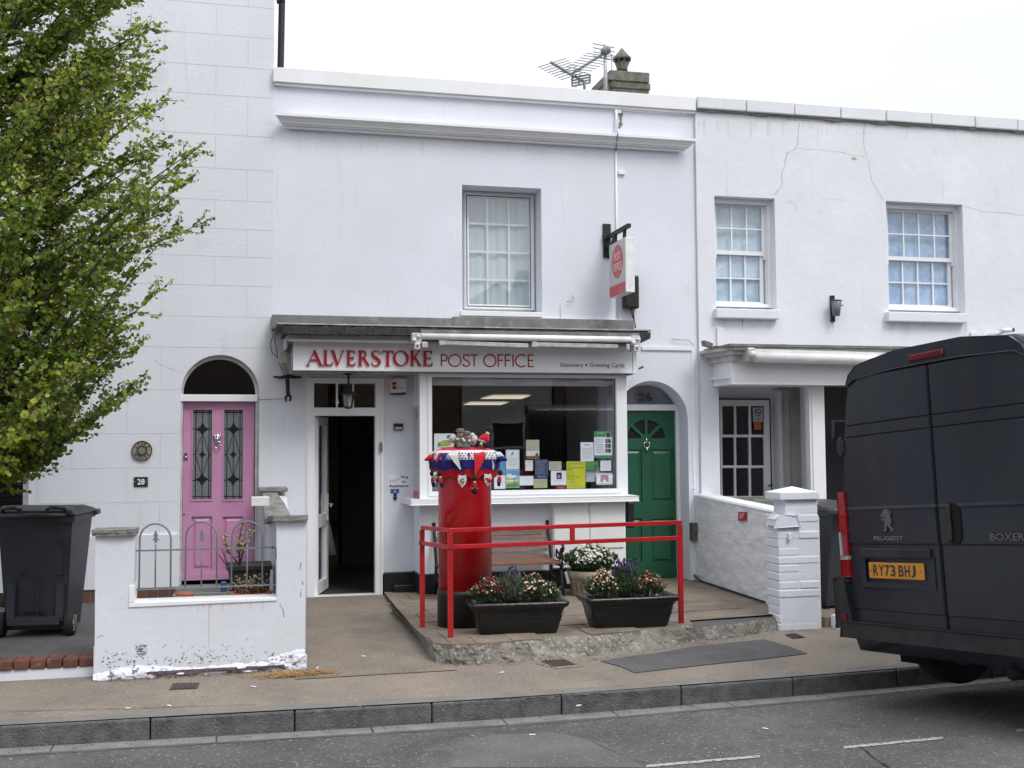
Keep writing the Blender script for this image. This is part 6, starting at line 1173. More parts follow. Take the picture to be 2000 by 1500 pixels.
while z < q2[3]-.01:     # every course modelled, bricks slightly out of line under the paint
    x0, x1 = (q[0], q[1]) if z < q[3]-.03 else (q2[0], q2[1]); h_ = .073; cut = x0+(x1-x0)*(.5 if r__ % 2 else .99)
    for a, b in ((x0, cut), (cut, x1)):
        if b-a > .02: mb.box(a+.002+rnd.uniform(-.004, .004), b-.002+rnd.uniform(-.004, .004), PY+rnd.uniform(-.006, .006), PY+.235, z+.002, min(z+h_, q2[3])-.001)
    z += .0755; r__ += 1
mb.box(q[0]+.006, q[1]-.006, PY+.003, PY+.23, 0, q[3]-.01); mb.box(q2[0]+.006, q2[1]-.006, PY+.003, PY+.23, q[3]-.02, q2[3]); mb.build('pier', 'render', BW, bevel=.010)
mb = MB(); qa = RC(1511, 1008, 1560, 1022, PY); mb.prism([(qa[0], qa[2]-.03), (qa[1], qa[2]-.03), (qa[1]-.03, qa[3]-.0), (qa[0]+.06, qa[3]+.012), (qa[0]+.01, qa[3]-.02)], PY-.02, PY+.12); mb.build('wall_end', 'render', BW, bevel=.012)
qc = RC(1523.5, 962, 1600.5, 976, PY-.03); mb = MB(); mb.box(qc[0], qc[1], PY-.03, PY+.27, qc[2], qc[3]); ap = ((qc[0]+qc[1])/2, PY+.12, A(1560, 949.5, PY+.12).z); mb.add([(qc[0], PY-.03, qc[3]), (qc[1], PY-.03, qc[3]), (qc[1], PY+.27, qc[3]), (qc[0], PY+.27, qc[3]), ap], [(0, 1, 4), (1, 2, 4), (2, 3, 4), (3, 0, 4)]); mb.build('pier_cap', 'render', BW, bevel=.006)
mb = MB(); c_ = A(1541, 1048, PY-.005); mb.box(c_.x-.012, c_.x+.012, PY-.03, PY, c_.z-.03, c_.z+.03); mb.build('hose_clip', 'white', BW, bevel=.003)
def onwall(px, py):   # intersect ray with the return face of the boundary wall
    d = ray(px, py); n2 = nv; t = (c0-CAM).dot(n2)/d.dot(n2); return CAM+d*t
mb = MB(); P4 = [onwall(*q_) for q_ in ((1445, 1017), (1459.5, 1017), (1459.5, 1000), (1445, 1000))]; mb.hexa([p_-nv*.005 for p_ in P4], [p_-nv*.020 for p_ in P4]); WS = mb.build('wall_sign', 'softred' if 0 else 'signred', label='tiny red sign with white writing on the painted brick wall', cat='sign')
mb = MB(); 
for k, (l_, r_) in enumerate(((1447.5, 1457.5), (1449, 1456), (1447, 1454))): mb.bar(onwall(l_, 1004.5+k*3.6)-nv*.0215, onwall(r_, 1004.5+k*3.6)-nv*.0215, .003, .006)
mb.build('lettering', 'paper', WS)
CB = thing('cable_box', 'rusty brown electrical box with a black cable low on the boundary wall', 'cable box', onwall(1354, 1056)); P4 = [onwall(*q_) for q_ in ((1346, 1056), (1363, 1056), (1363, 1021), (1348, 1020))]; mb = MB(); mb.hexa([p_-nv*.0 for p_ in P4], [p_-nv*.07 for p_ in P4]); mb.build('box', mat('brown_box', (.12, .10, .09), .8, c2=(.06, .05, .045), scale=14), CB, bevel=.008)
mb = MB(); pts = [onwall(1354, 1056)-nv*.03, onwall(1352, 1075)-nv*.02, onwall(1353, 1100)-nv*.02, onwall(1358, 1122)-nv*.02]; e_ = [onwall(px, py)-nv*.03 for px, py in ((1372, 1137), (1400, 1146), (1440, 1160), (1500, 1180))]
for p_ in e_: p_.z = zplat(p_.x, p_.y)+.02
mb.tube(pts+e_, .010, 6); mb.build('cable', 'gap', CB)
mb = MB(); mb.tube([onwall(1352, 960)-nv*.02, onwall(1340, 968)-nv*.05, onwall(1336, 980)-nv*.05, onwall(1345, 1000)-nv*.03], .004, 5); mb.tube([onwall(1364, 956)-nv*.02, onwall(1345, 955)-nv*.04, onwall(1339, 968)-nv*.05, onwall(1349, 995)-nv*.03], .004, 5); mb.build('looped_wire', 'white', label='loops of thin white wire at the top end of the boundary wall', cat='wire')
mb = MB(); q = RC(1470, 975, 1531, 992, -.5); mb.box(q[0], q[1], -.5, .1, q[2], q[3]); mb.box(q[0]+.03, q[1]-.02, -.46, .06, .15, q[2]-.001, 1); mb.build('storage_bin', [mat('dull_green_lid', (.16, .18, .13), .7), 'binplastic'], label='dark storage bin with a dull green lid behind the boundary wall', cat='storage bin', bevel=.02)
# ================================================================ PILLAR BOX
pc = G(909, 1229, .185); hdr = Vector((pc.x-CAM.x, pc.y-CAM.y, 0)).normalized(); bxc = Vector((pc.x, pc.y, .185))+hdr*.23; pxm = lambda py: None
def zat(px, py, base): # height of a pixel at the distance of a ground point
    d = ray(px, py); t = ((base-CAM).x*fw.x+(base-CAM).y*fw.y+(base-CAM).z*fw.z)/d.dot(fw); return (CAM+d*t)
rb = (zat(962, 1000, bxc)-zat(858, 1000, bxc)).length/2
PB = thing('pillar_box', 'red cylindrical post box with black base and knitted topper beside the bench', 'post box', bxc)
z1 = zat(909, 1149, bxc).z; z2 = zat(909, 886, bxc).z; b = bxc
mb = MB(); mb.lathe((b.x, b.y, 0), [(rb*1.05, .12), (rb*1.05, z1-.05), (rb*1.06, z1-.045), (rb*1.06, z1-.02), (rb*1.01, z1-.002)], 56); mb.build('base', 'black', PB)
mb = MB(); mb.lathe((b.x, b.y, 0), [(rb, z1-.01), (rb, z2-.12), (rb*1.02, z2-.10), (rb*1.14, z2-.08), (rb*1.16, z2-.03), (rb*1.05, z2), (rb*.6, z2+.03), (.02, z2+.04)], 64); mb.build('body', 'redpaint', PB)
sx = zat(939, 1045, bxc); mb = MB()
a0_ = math.atan2(CAM.y-b.y, CAM.x-b.x)+R(38)
for z_a, z_b in ((z1+.25, z2-.25),):
    P0 = Vector((b.x+rb*1.001*math.cos(a0_+R(120)), b.y+rb*1.001*math.sin(a0_+R(120)), 0)); mb.bar(P0+Vector((0, 0, z_a)), P0+Vector((0, 0, z_b)), .02)
mb.build('door_hinge', 'redpaint', PB)
# knitted topper
TOP = thing('knitted_topper', 'red, white and blue knitted topper with little soldiers sitting on the red post box', 'knitted topper', (b.x, b.y, z2)); tz = z2+.030
tc_ = Vector((b.x, b.y, 0)); rt_ = (zat(975, 892, bxc)-zat(843, 892, bxc)).length/2
a_cam = math.atan2(CAM.y-b.y, CAM.x-b.x)
def wob(t, z): return 1+.05*math.sin(t*7+1)+.03*math.sin(t*13)
N = 112
rings = [(.05, tz+.030, 0), (rt_*.28, tz+.030, 0), (rt_*.30, tz+.030, 1), (rt_*.45, tz+.028, 1), (rt_*.46, tz+.028, 2), (rt_*.62, tz+.022, 2), (rt_*.63, tz+.021, 3), (rt_*.88, tz+.000, 3), (rt_*.98, tz-.022, 4), (rt_*1.03, tz-.05, 4), (rt_*1.04, tz-.08, 4), (rt_*1.02, tz-.10, 1), (rt_*1.0, tz-.155, 1), (rt_*.97, tz-.165, 0), (rt_*.93, tz-.215, 0)]
mb = MB(); vs = []; k = len(rings)
for j, (r_, z_, m_) in enumerate(rings):
    for i in range(N):
        t = 2*math.pi*i/N; s_ = r_*(wob(t, z_) if j > 7 else 1)*(1+(.012*math.sin(t*28) if j > 8 else 0)); dz = (-.034*abs(math.sin(t*5.5)) if j == k-1 else (-.022*abs(math.sin(t*6+.4)) if j in (11, 12, 13) and j > 11 else 0)); vs.append((b.x+s_*math.cos(t), b.y+s_*math.sin(t), z_+dz))
fs = []; ms = []
cm = {0: 0, 1: 1, 2: 0, 3: 2, 4: 3}
for j in range(k-1):
    for i in range(N): fs.append((j*N+i, j*N+(i+1) % N, (j+1)*N+(i+1) % N, (j+1)*N+i)); ms.append(cm[rings[j+1][2]])
mb.add(vs, fs, 0, True); mb.m = ms
# open white netting: dark gaps between stitches
for row in range(3):
    for i in range(72):
        t = 2*math.pi*(i+.5*(row % 2))/72; r_ = rt_*(.985+.024*row)*wob(t, 0)+.004; z_ = tz-.026-.022*row; u = Vector((math.cos(t), math.sin(t), 0)); tt = Vector((-u.y, u.x, 0))*.0055; c_ = Vector((b.x, b.y, z_))+u*(r_+.003)
        mb.add([c_-tt+Vector((0, 0, -.005)), c_+tt+Vector((0, 0, -.005)), c_+tt+Vector((0, 0, .006)), c_-tt+Vector((0, 0, .006))], [(0, 1, 2, 3)], 4)
mb.build('crochet_cover', ['knitred', 'knitblue', 'knitpink', 'knitwhite', 'gap'], TOP)
def pen(px, w_, col, top=-.015, bot=-.21, name='bunting', off=.010, tipx=0, lean=0):   # pennant strips hanging over the rim
    th0 = None
    best = min(range(0, 360), key=lambda d: abs((lambda p: p)(proj_x(d))-px)+(1000 if math.cos(R(d)-a_cam) < -.05 else 0)); t0 = R(best); mb = MB(); n_ = 8; L_ = []
    for i in range(n_+1):
        u = i/n_; z_ = tz+top+(bot-top)*u; ww = w_*(1-u*.92 if tipx == 0 else 1-.5*u); r_ = rt_*(1.0+.045*math.sin(min(1, u*1.3)*math.pi*.5))*1.0+off
        if u < .12: r_ = rt_*.93
        tt = t0+lean*u
        for s_ in (-1, 1): L_.append((b.x+r_*math.cos(tt+s_*ww/2/rt_), b.y+r_*math.sin(tt+s_*ww/2/rt_), z_))
    o = [(x_-.006*math.cos(t0), y_-.006*math.sin(t0), z_) for x_, y_, z_ in L_]; m_ = len(L_)
    mb.add(L_, [(2*i, 2*i+1, 2*i+3, 2*i+2) for i in range(n_)], 0, True); mb.add(o, [(2*i+2, 2*i+3, 2*i+1, 2*i) for i in range(n_)], 0, True); mb.build(name, col, TOP)
def proj_x(d):
    p = Vector((b.x+rt_*math.cos(R(d)), b.y+rt_*math.sin(R(d)), tz-.1))-CAM; return 1000+FPX*p.dot(rt)/p.dot(fw)
for px, w_, col, bot, ln in ((850, .05, 'knitred', -.11, 0), (857, .03, 'knitwhite', -.10, 0), (868, .06, 'knitblue', -.15, .05), (862, .04, 'knitred', -.12, -.1), (884, .09, 'knitwhite', -.165, .25), (912, .06, 'knitblue', -.15, 0), (938, .12, 'knitred', -.22, -.2), (962, .08, 'knitwhite', -.17, -.1), (972, .10, 'knitblue', -.12, .1)):
    pen(px, w_, col, bot=bot, off=.012+.004*rnd.random(), lean=ln)
for px, py, ex, ey, col in ((850, 895, 829, 899, 'knitred'), (970, 896, 991, 899, 'knitblue'), (968, 890, 985, 893, 'knitwhite')):
    p0, p1 = zat(px, py, bxc), zat(ex, ey, bxc); mb = MB(); mb.tube([p0, p0.lerp(p1, .5)+Vector((0, 0, .012)), p1], [.034, .028, .006], 8); mb.build('bunting', col, TOP)
def Z(px, py, dd=0): p = zat(px, py, bxc); return p-Vector((fw.x, fw.y, 0))*dd
# heaps of wool on the top
mb = MB()
for px, py, r_, mi in ((868, 878, .028, 0), (876, 877, .026, 0), (884, 878, .024, 0), (892, 879, .022, 1), (905, 877, .028, 0), (914, 876, .026, 0), (922, 876, .024, 0), (900, 881, .02, 2), (945, 877, .028, 0), (950, 880, .024, 0), (932, 880, .026, 3), (926, 882, .018, 1), (958, 881, .02, 3)): mb.ball(Z(px, py, -.02), r_, mi, 10, (1.3, 1, .7))
mb.build('woollen_flowers', ['knitred', 'knitwhite', 'knitblue', 'teal'], TOP)
def limb(mb, pts, r, mi): mb.tube([Z(*p) for p in pts], r, 10, mi)
# two khaki soldiers with a white horse behind
for (cx_, top, hx, hy, s_) in ((900, 836, 0, 0, 1.0), (912.5, 841, 0, 0, .92)):
    f = MB(); f.ball(Z(cx_+.5, top+11.5*s_, .05), .033*s_, 0, 14, (1, .95, .95)); f.ball(Z(cx_-.5, top+5.5*s_, .045), .037*s_, 1, 14, (1.05, 1, .62)); f.tube([Z(cx_-.5, top+8*s_, .05), Z(cx_-.5, top+6*s_, .05)], [.043*s_, .040*s_], 14, 1)
    f.tube([Z(cx_+.5, top+34*s_, .05), Z(cx_+.5, top+24*s_, .05), Z(cx_+.5, top+17*s_, .05)], [.046*s_, .046*s_, .028*s_], 12, 1)
    for d in (-1, 1):
        f.tube([Z(cx_+d*5*s_, top+20*s_, .07), Z(cx_+d*6.5*s_, top+26*s_, .09), Z(cx_+d*5*s_, top+34*s_, .10)], [.018, .017, .016], 8, 1); f.ball(Z(cx_+d*5.5*s_, top+22*s_, .105), .012, 2, 8); f.ball(Z(cx_+d*2*s_, top+10.5*s_, .088), .0035, 3, 6)
    for d in (-1, 1): f.tube([Z(cx_+d*2.6, top+30*s_, .08), Z(cx_+d*3, top+39*s_, .12)], [.022, .020], 8, 1)
    f.tube([Z(cx_-1.5, top+14*s_, .086), Z(cx_+1.8, top+14*s_, .086)], .0025, 5, 4); f.build('knitted_soldier', ['skin', 'khaki', 'knitwhite', 'gap', 'signred'], TOP)
f = MB(); f.ball(Z(886.5, 857, .03), .040, 0, 12, (1.1, 1, .95)); f.ball(Z(880, 860, .04), .022, 0, 10, (1.4, 1, .8)); f.ball(Z(877.5, 860, .045), .007, 1, 6); f.ball(Z(879.5, 857, .065), .005, 1, 6); f.ball(Z(886, 850, .03), .013, 0, 8, (1.4, .6, .8)); f.ball(Z(925, 859, -.02), .040, 0, 12, (1, 1, 1.15)); f.ball(Z(922, 851, -.02), .028, 0, 10); f.ball(Z(928, 868, -.01), .026, 0, 10); f.tube([Z(890, 862, 0), Z(905, 866, -.03), Z(925, 864, -.03)], [.034, .045, .04], 10, 0); f.build('knitted_horse', ['fleece', 'gap'], TOP)
# guardsman leaning back in red tunic and bearskin
f = MB(); f.ball(Z(955, 840.5, .03), .030, 1, 12, (.95, .95, 1.2)); f.ball(Z(952.5, 847, .045), .020, 0, 10); f.tube([Z(951, 849.5, .03), Z(946.5, 856, .03), Z(944.5, 863, .03)], [.024, .044, .040], 12, 2); f.tube([Z(942, 853, .05), Z(937.5, 857, .07), Z(936, 862, .07)], [.017, .015, .013], 8, 2); f.tube([Z(952, 852, .05), Z(954, 859, .07), Z(951, 864, .08)], [.017, .015, .013], 8, 2)
for a in ((937, 860), (948.5, 865), (941, 861), (945, 862)): f.ball(Z(a[0], a[1], .085), .008, 3, 6)
f.tube([Z(941, 862, .05), Z(935, 864, .08), Z(931, 871, .10)], [.022, .020, .016], 8, 1); f.tube([Z(946, 864, .05), Z(950, 868, .08), Z(950, 874, .09)], [.024, .022, .018], 8, 1); f.ball(Z(940, 867, .08), .020, 0, 8); f.build('knitted_guardsman', ['skin', 'knitblack', 'knitred', 'knitwhite'], TOP)
# little guards and shields hanging from the rim
def hang(px, py, lean=0, back=0):
    f = MB(); f.tube([Z(px, py-8, .27-back), Z(px, py-2, .27-back)], .002, 4, 1); f.ball(Z(px, py, .27-back), .023, 1, 10, (1, 1, 1.15)); f.ball(Z(px+lean*.4, py+6.5, .275-back), .014, 0, 8); f.tube([Z(px+lean*.5, py+9, .27-back), Z(px+lean, py+16, .27-back)], [.017, .019], 8, 2); f.tube([Z(px+lean, py+16, .27-back), Z(px+lean*1.4, py+26, .27-back)], [.019, .012], 8, 1); f.ball(Z(px+lean, py+16.5, .285-back), .005, 3, 5); f.build('hanging_guardsman', ['skin', 'knitblack', 'knitred', 'knitwhite'], TOP)
hang(845.5, 924.5, 1.5, .2); hang(862, 924, 3.5, .03); hang(977, 923, -2, .2); hang(929, 933, .5)
f = MB(); f.ball(Z(929, 956, .28), .030, 0, 12); f.ball(Z(925, 951.5, .30), .005, 1, 5); f.ball(Z(934, 951.5, .30), .005, 1, 5); f.build('hanging_bobble', ['knitblack', 'knitwhite'], TOP)
for px, py, w_, red, bk in ((905.5, 938, 9, 0, 0), (954, 936, 8, 1, .04), (852, 932, 4, 0, .14)):
    c_ = Z(px, py, .265-bk); s_ = .0042; W2 = w_*s_; H2_ = 13*s_; f = MB(); rx_ = Vector((-math.sin(a_cam), math.cos(a_cam), 0)); rx_ = rx_ if rx_.x > 0 else -rx_; rx_.normalize(); bk_ = Vector((math.cos(a_cam), math.sin(a_cam), 0)); g_ = lambda a, b_, y: c_+rx_*a+Vector((0, 0, b_))-bk_*y
    sh = [(-W2*.8, H2_), (0, H2_*.85), (W2*.8, H2_), (W2, H2_*.3), (W2*.8, -H2_*.3), (0, -H2_), (-W2*.8, -H2_*.3), (-W2, H2_*.3)]; f.prism(sh, -.004, .006, f=g_)
    if red: f.ball(c_+bk_*.012+rx_*.012+Vector((0, 0, -.002)), .019, 1, 10); f.ball(c_+bk_*.012+rx_*-.012+Vector((0, 0, .014)), .009, 2, 6, (1.6, 1, .7))
    else:
        for k in range(6): f.ball(c_+bk_*.010+rx_*(.012*math.cos(k))+Vector((0, 0, .022*math.sin(k*2.1))), .007, (3, 2)[k % 2], 6, (1.6, .6, .7))
        f.ball(c_+bk_*.012, .009, 3, 6)
    f.build('knitted_shield', ['knitwhite', 'knitred', 'khaki', 'gold'], TOP)
# ================================================================ RED RAILING
b1 = GS(825, 1225, zplat); b2 = GS(880, 1248, zplat); b3 = GS(1330.5, 1217, zplat)
RLG = thing('red_railing', 'red square-tube railing around the post box, bench and planters', 'railing', b2)
ht_ = zat(880, 1037, b2).z; h1 = zat(825, 1031, b1).z; h3 = zat(1330, 1021, b3).z; lo = .135
for p_, h_ in ((b1, h1), (b2, ht_), (b3, h3)): mb = MB(); mb.bar(p_+Vector((0, 0, -.02)), (p_.x, p_.y, h_-.02), .040); mb.build('post', 'railred', RLG, bevel=.003)
def rail(p, q, zp, zq, n, ov=0): mb = MB(); P0, P1 = Vector((p.x, p.y, zp)), Vector((q.x, q.y, zq)); d = (P1-P0).normalized(); mb.bar(P0-d*ov, P1+d*.018, .034, .034); mb.build(n, 'railred', RLG, bevel=.003)
rail(b1, b2, h1-.0, ht_-.0, 'top_rail'); rail(b2, b3, ht_+.001, h3, 'top_rail', .018); rail(b1, b2, h1-lo, ht_-lo, 'mid_rail', .05); rail(b2, b3, ht_-lo+.002, h3-lo, 'mid_rail', .018)
for q in ((b2, ht_-lo), (b1, h1-lo)):
    mb = MB(); mb.ball((q[0].x, q[0].y-.004, q[1]-.012), .024, 0, 8, (1, 1, .6)); mb.build('rusty_joint', 'rust', RLG)
pm = b2.lerp(b3, (1106-880)/450*1.02); zm_ = ht_+(h3-ht_)*.5; mb = MB(); mb.bar((pm.x, pm.y, zm_-lo+.012), (pm.x, pm.y, zm_-.012), .036); mb.build('rail_strut', 'railred', RLG)
# ================================================================ BENCH
be = G(1100, 1163, .175); bl = 1.27
BN = thing('bench', 'slatted brown wooden bench with black scrolled iron ends against the white shop wall', 'bench', (be.x-bl/2, be.y+.05, .175)); x1_ = be.x-.01; x0_ = x1_-bl; yb = be.y+.42; yf = be.y; ys0 = be.y+.05
zz = lambda py, Y: A(1030, py, Y).z
ybk = lambda z: yb+(z-.5)*.30
for k, (t_, bt_) in enumerate(((1037.5, 1044), (1049, 1056), (1061, 1068), (1074, 1080.5), (1086.5, 1096))):
    Y = yb-.02; za, zb_ = zz(bt_, Y), zz(t_, Y); tl = -.012+.005*k; mb = MB(); mb.hexa([(x0_+.03, ybk(za), za+tl*-.5), (x1_-.03, ybk(za), za+.012), (x1_-.03, ybk(za)+.02, za+.012), (x0_+.03, ybk(za)+.02, za+tl*-.5)], [(x0_+.03, ybk(zb_), zb_), (x1_-.03, ybk(zb_), zb_+.012), (x1_-.03, ybk(zb_)+.02, zb_+.012), (x0_+.03, ybk(zb_)+.02, zb_)]); mb.build('back_slat', 'wood', BN, bevel=.004)
zs_ = zz(1104, yf); 
for k in range(5): y_ = yf+.0+k*.075; mb = MB(); mb.box(x0_+.02, x1_-.01, y_, y_+.06, zs_-.0+(.004 if k else 0), zs_+.030+(.004 if k else 0)); mb.build('seat_slat', 'wood', BN, bevel=.004)
for xx in (x0_, x1_):
    mb = MB(); I = lambda pts, r=.012: mb.tube([(xx, y_, z_) for y_, z_ in pts], r, 7)
    I([(yf-.03, .175), (yf-.01, .32), (yf+.03, zs_-.02)], .018); I([(yb+.09, .175), (yb+.03, .32), (yb+.0, zs_), (ybk(.78)+.03, .80), (ybk(.86)+.03, .90)], .018); I([(yf-.02, zs_-.015), (yb+.02, zs_-.015)], .016); I([(yb+.05, .70), (yf+.10, .73), (yf-.02, .715), (yf-.06, .67), (yf-.02, .64), (yf+.02, .66)], .017)
    I([(yf+.0, zs_), (yf-.02, .60), (yf+.03, .66), (yf+.07, .62), (yf+.03, .57), (yf+.0, .60)], .011); I([(yf+.08, zs_+.02), (yf+.12, .60), (yf+.20, .64), (yf+.22, .57), (yf+.16, .55)], .011); I([(yf+.02, .30), (yf+.14, .38), (yf+.24, .32), (yb+.03, .36)], .011); I([(yf+.04, zs_-.03), (yf+.14, .40), (yf+.10, .33)], .010); mb.ball((xx, ybk(.86)+.035, .915), .022, 0, 8); mb.ball((xx, yf-.03, .175), .024, 0, 8, (1, 1, .6)); mb.build('end_frame', 'iron', BN)
# plaque-like bits on the bench arm: pale tag hanging
mb = MB(); c_ = A(1108, 1117, yf-.06); mb.hexa([(c_.x-.0, c_.y, c_.z-.13), (c_.x+.035, c_.y, c_.z-.12), (c_.x+.035, c_.y+.02, c_.z-.12), (c_.x, c_.y+.02, c_.z-.13)], [(c_.x-.03, c_.y, c_.z), (c_.x+.0, c_.y, c_.z), (c_.x+.0, c_.y+.02, c_.z), (c_.x-.03, c_.y+.02, c_.z)]); mb.build('pale_tube', 'alu', label='short pale grey tube hanging beside the bench leg', cat='tube', bevel=.006)
# ================================================================ PLANTS
def plant(name, label, base, rx, ry, h, m_leaf, n, lf, petals=(), np_=0, ps=.008, dome=True, cat='plant', up=1.0, spiky=False, group=None):
    P_ = thing(name, label, cat, base, group=group); B = Vector(base); mb = MB()
    for _ in range(n):
        a = rnd.uniform(0, 6.28); u = rnd.random()**.5; v = rnd.random(); hh = h*(1-.45*u*u)*(.25+.75*v)*(.86+.34*noise.noise(Vector((a*1.6, u*3, h*9)))) ; p = B+Vector((rx*u*math.cos(a)*(.65+.5*v), ry*u*math.sin(a)*(.65+.5*v), hh))
        d = Vector((math.cos(a)*u*.8+rnd.uniform(-.5, .5), math.sin(a)*u*.8+rnd.uniform(-.5, .5), up*rnd.uniform(.4, 1.3))).normalized(); s_ = d.orthogonal().normalized(); s_ = (Matrix.Rotation(rnd.uniform(0, 6.28), 3, d) @ s_)*lf*(.12 if spiky else .32); L_ = lf*rnd.uniform(.6, 1.3)
        mb.add([p, p+d*L_*.5+s_, p+d*L_, p+d*L_*.5-s_], [(0, 1, 2, 3)], 0)
    for _ in range(n//14):
        a = rnd.uniform(0, 6.28); u = rnd.random()**.5; t_ = B+Vector((rx*u*math.cos(a), ry*u*math.sin(a), h*(1-.45*u*u)*.8)); mb.tube([B+Vector((rx*.4*u*math.cos(a), ry*.4*u*math.sin(a), 0)), t_], .0022, 4, 1)
    mb.build('foliage', [m_leaf, 'stemg'], P_)
    if petals:
        mb = MB()
        for _ in range(np_):
            a = rnd.uniform(0, 6.28); u = rnd.random()**.6; p = B+Vector((rx*1.05*u*math.cos(a), ry*1.05*u*math.sin(a), h*(1.04-.5*u*u)*rnd.uniform(.72, 1.06))); k = 0 if petals[0] == 'fwhite' else rnd.randrange(len(petals)); nrm = Vector((math.cos(a)*u+rnd.uniform(-.4, .4), math.sin(a)*u+rnd.uniform(-.4, .4), .8)).normalized(); e = nrm.orthogonal().normalized(); f_ = nrm.cross(e); s_ = ps*rnd.uniform(.7, 1.3); q = []
            for i in range(10): t = i*math.pi/5; rr = s_*(1 if i % 2 == 0 else .55); q.append(p+e*rr*math.cos(t)+f_*rr*math.sin(t)-nrm*(s_*.2 if i % 2 == 0 else 0))
            mb.add(q, [tuple(range(10))], k)
            if petals[0] == 'fwhite': mb.ball(p+nrm*.002, s_*.15, 1, 5)
        mb.build('blossom', list(petals) if petals[0] != 'fwhite' else ['fwhite', 'lime'], P_)
    return P_
dirp = (b3-b2).normalized(); dirp.z = 0; nrp = Vector((-dirp.y, dirp.x, 0))
def planter(label, lpx, rpx, basepy, hpx):
    p0 = GS(lpx, basepy[0], zplat); p1 = GS(rpx, basepy[1], zplat); d = (p1-p0); d.z = 0; L_ = d.length; d.normalize(); n_ = Vector((-d.y, d.x, 0)); mid = (p0+p1)/2; W_ = .30; mid = mid+n_*(.13)
    rz_ = math.atan2(d.y, d.x); O = thing('trough_planter', label, 'planter', (mid.x, mid.y, mid.z), rz_, group='black troughs along the platform edge'); h_ = hpx; Mw = ROOT[O.name]; mb = MB(Mw); hx, hy = L_/2, .13
    lv = [(hx-.012, hy-.012, 0), (hx, hy, .03), (hx+.02, hy+.010, .10), (hx+.028, hy+.014, .115), (hx+.026, hy+.013, .125), (hx+.035, hy+.018, .17), (hx+.05, hy+.03, h_-.055), (hx+.075, hy+.052, h_-.04), (hx+.085, hy+.06, h_-.02), (hx+.082, hy+.058, h_), (hx+.055, hy+.035, h_+.004), (hx+.035, hy+.016, h_-.01), (hx+.02, hy+.0, h_-.04)]
    vs = []; seg = 5; per = 4*(seg+1)
    for a, b_, z_ in lv:
        rc = .045
        for c_ in range(4):
            sx_, sy_ = ((1, 1), (-1, 1), (-1, -1), (1, -1))[c_]
            for k in range(seg+1): t = R(c_*90+90*k/seg); vs.append((sx_*(a-rc)+rc*math.cos(t), sy_*(b_-rc)+rc*math.sin(t), z_))
    fs = []
    for j in range(len(lv)-1):
        for i in range(per): fs.append((j*per+i, j*per+(i+1) % per, (j+1)*per+(i+1) % per, (j+1)*per+i))
    mb.add(vs, fs, 0, True)
    mb.bar((-hx+.12, -hy-.019, .135), (hx-.12, -hy-.019, .135), .006, .006)
    for i in range(26):
        for j in range(4): mb.ball((-hx*.60+i*.022+.011*(j % 2), -hy-.024-.003*j, .165+j*.020-.02), .006, 0, 5, (1, .5, 1))
    mb.build('planter_body', 'planter', O); mb = MB(Mw); mb.box(-hx+.0, hx, -hy+.0, hy, h_-.05, h_-.03); mb.build('potting_soil', 'soil', O); return Mw, h_, hx, hy
Mw, h_, hx, hy = planter('black rounded trough planter nearest the post box with red flowers at its left end', 938, 1092, (1243, 1237), .265)
W_ = lambda u, v=0, z=0: tuple((Mw @ Vector((u*hx, v, h_-.03+z))))
gp = 'bedding plants in the black troughs'
plant('bedding_plant', 'red-flowered bushy plant at the left end of the trough nearest the post box', W_(-.70), .16, .11, .22, 'fgreen', 420, .045, ('fred', 'fred', 'fpink'), 190, .012, group=gp)
LAV1 = plant('lavender', 'grey-green lavender with a purple head in the middle of the trough nearest the post box', W_(-.12, 0, 0), .16, .12, .27, 'fgrey', 900, .055, ('fgrey', 'fpurple'), 20, .01, spiky=True, up=1.6, group=gp)
plant('bedding_plant', 'pink and peach flowered plant in the right half of the trough nearest the post box', W_(.42, -.0), .16, .11, .24, 'fgreen', 520, .045, ('fpink', 'fpink', 'forange', 'fwhite'), 150, .011, group=gp)
plant('bedding_plant', 'straggly plant with pale pink flowers at the far right end of the first trough', W_(.84, -.0), .10, .10, .17, 'fgreen', 200, .04, ('fpink', 'fwhite'), 50, .011, group=gp)
mb = MB(); c_ = Vector(W_(-.05, 0, .27)); 
for _ in range(26): mb.ball(c_+Vector((rnd.gauss(0, .03), rnd.gauss(0, .03), rnd.uniform(-.03, .04))), .008, 0, 5, (1, 1, 1.8))
mb.build('blossom', 'fpurple', LAV1)
Mw, h_, hx, hy = planter('black trough planter at the right with a studded panel, next to the red end post', 1164, 1309, (1231, 1224), .265)
plant('bedding_plant', 'peach and pale pink flowered plant at the left end of the right-hand trough', W_(-.66), .15, .11, .25, 'fgreen', 480, .045, ('fpink', 'fpink', 'forange', 'fwhite'), 170, .011, group=gp)
LAV2 = plant('lavender', 'upright green lavender with purple spikes in the middle of the right-hand trough', W_(-.05), .14, .11, .27, 'fgreen', 800, .055, ('fpurple',), 10, .01, spiky=True, up=1.8, group=gp)
plant('bedding_plant', 'dark red flowered plant at the right end of the trough by the red end post', W_(.52), .16, .11, .22, 'fgreen', 420, .045, ('fred', 'fred', 'fpink'), 170, .011, group=gp)
mb = MB(); c_ = Vector(W_(-.05, 0, .29))
for _ in range(60): p_ = c_+Vector((rnd.gauss(0, .06), rnd.gauss(0, .05), rnd.uniform(-.05, .05))); mb.ball(p_, .008, 0, 5, (1, 1, 2.0))
mb.build('blossom', 'fpurple', LAV2)
tb = G(1157, 1163, .175); tb.y += .1; TB = thing('barrel_tub', 'round beige barrel-shaped tub between the bench and the green door', 'tub', tb); rt2 = (zat(1200, 1115, tb)-zat(1113, 1115, tb)).length/2; zt2_ = zat(1157, 1113, tb).z
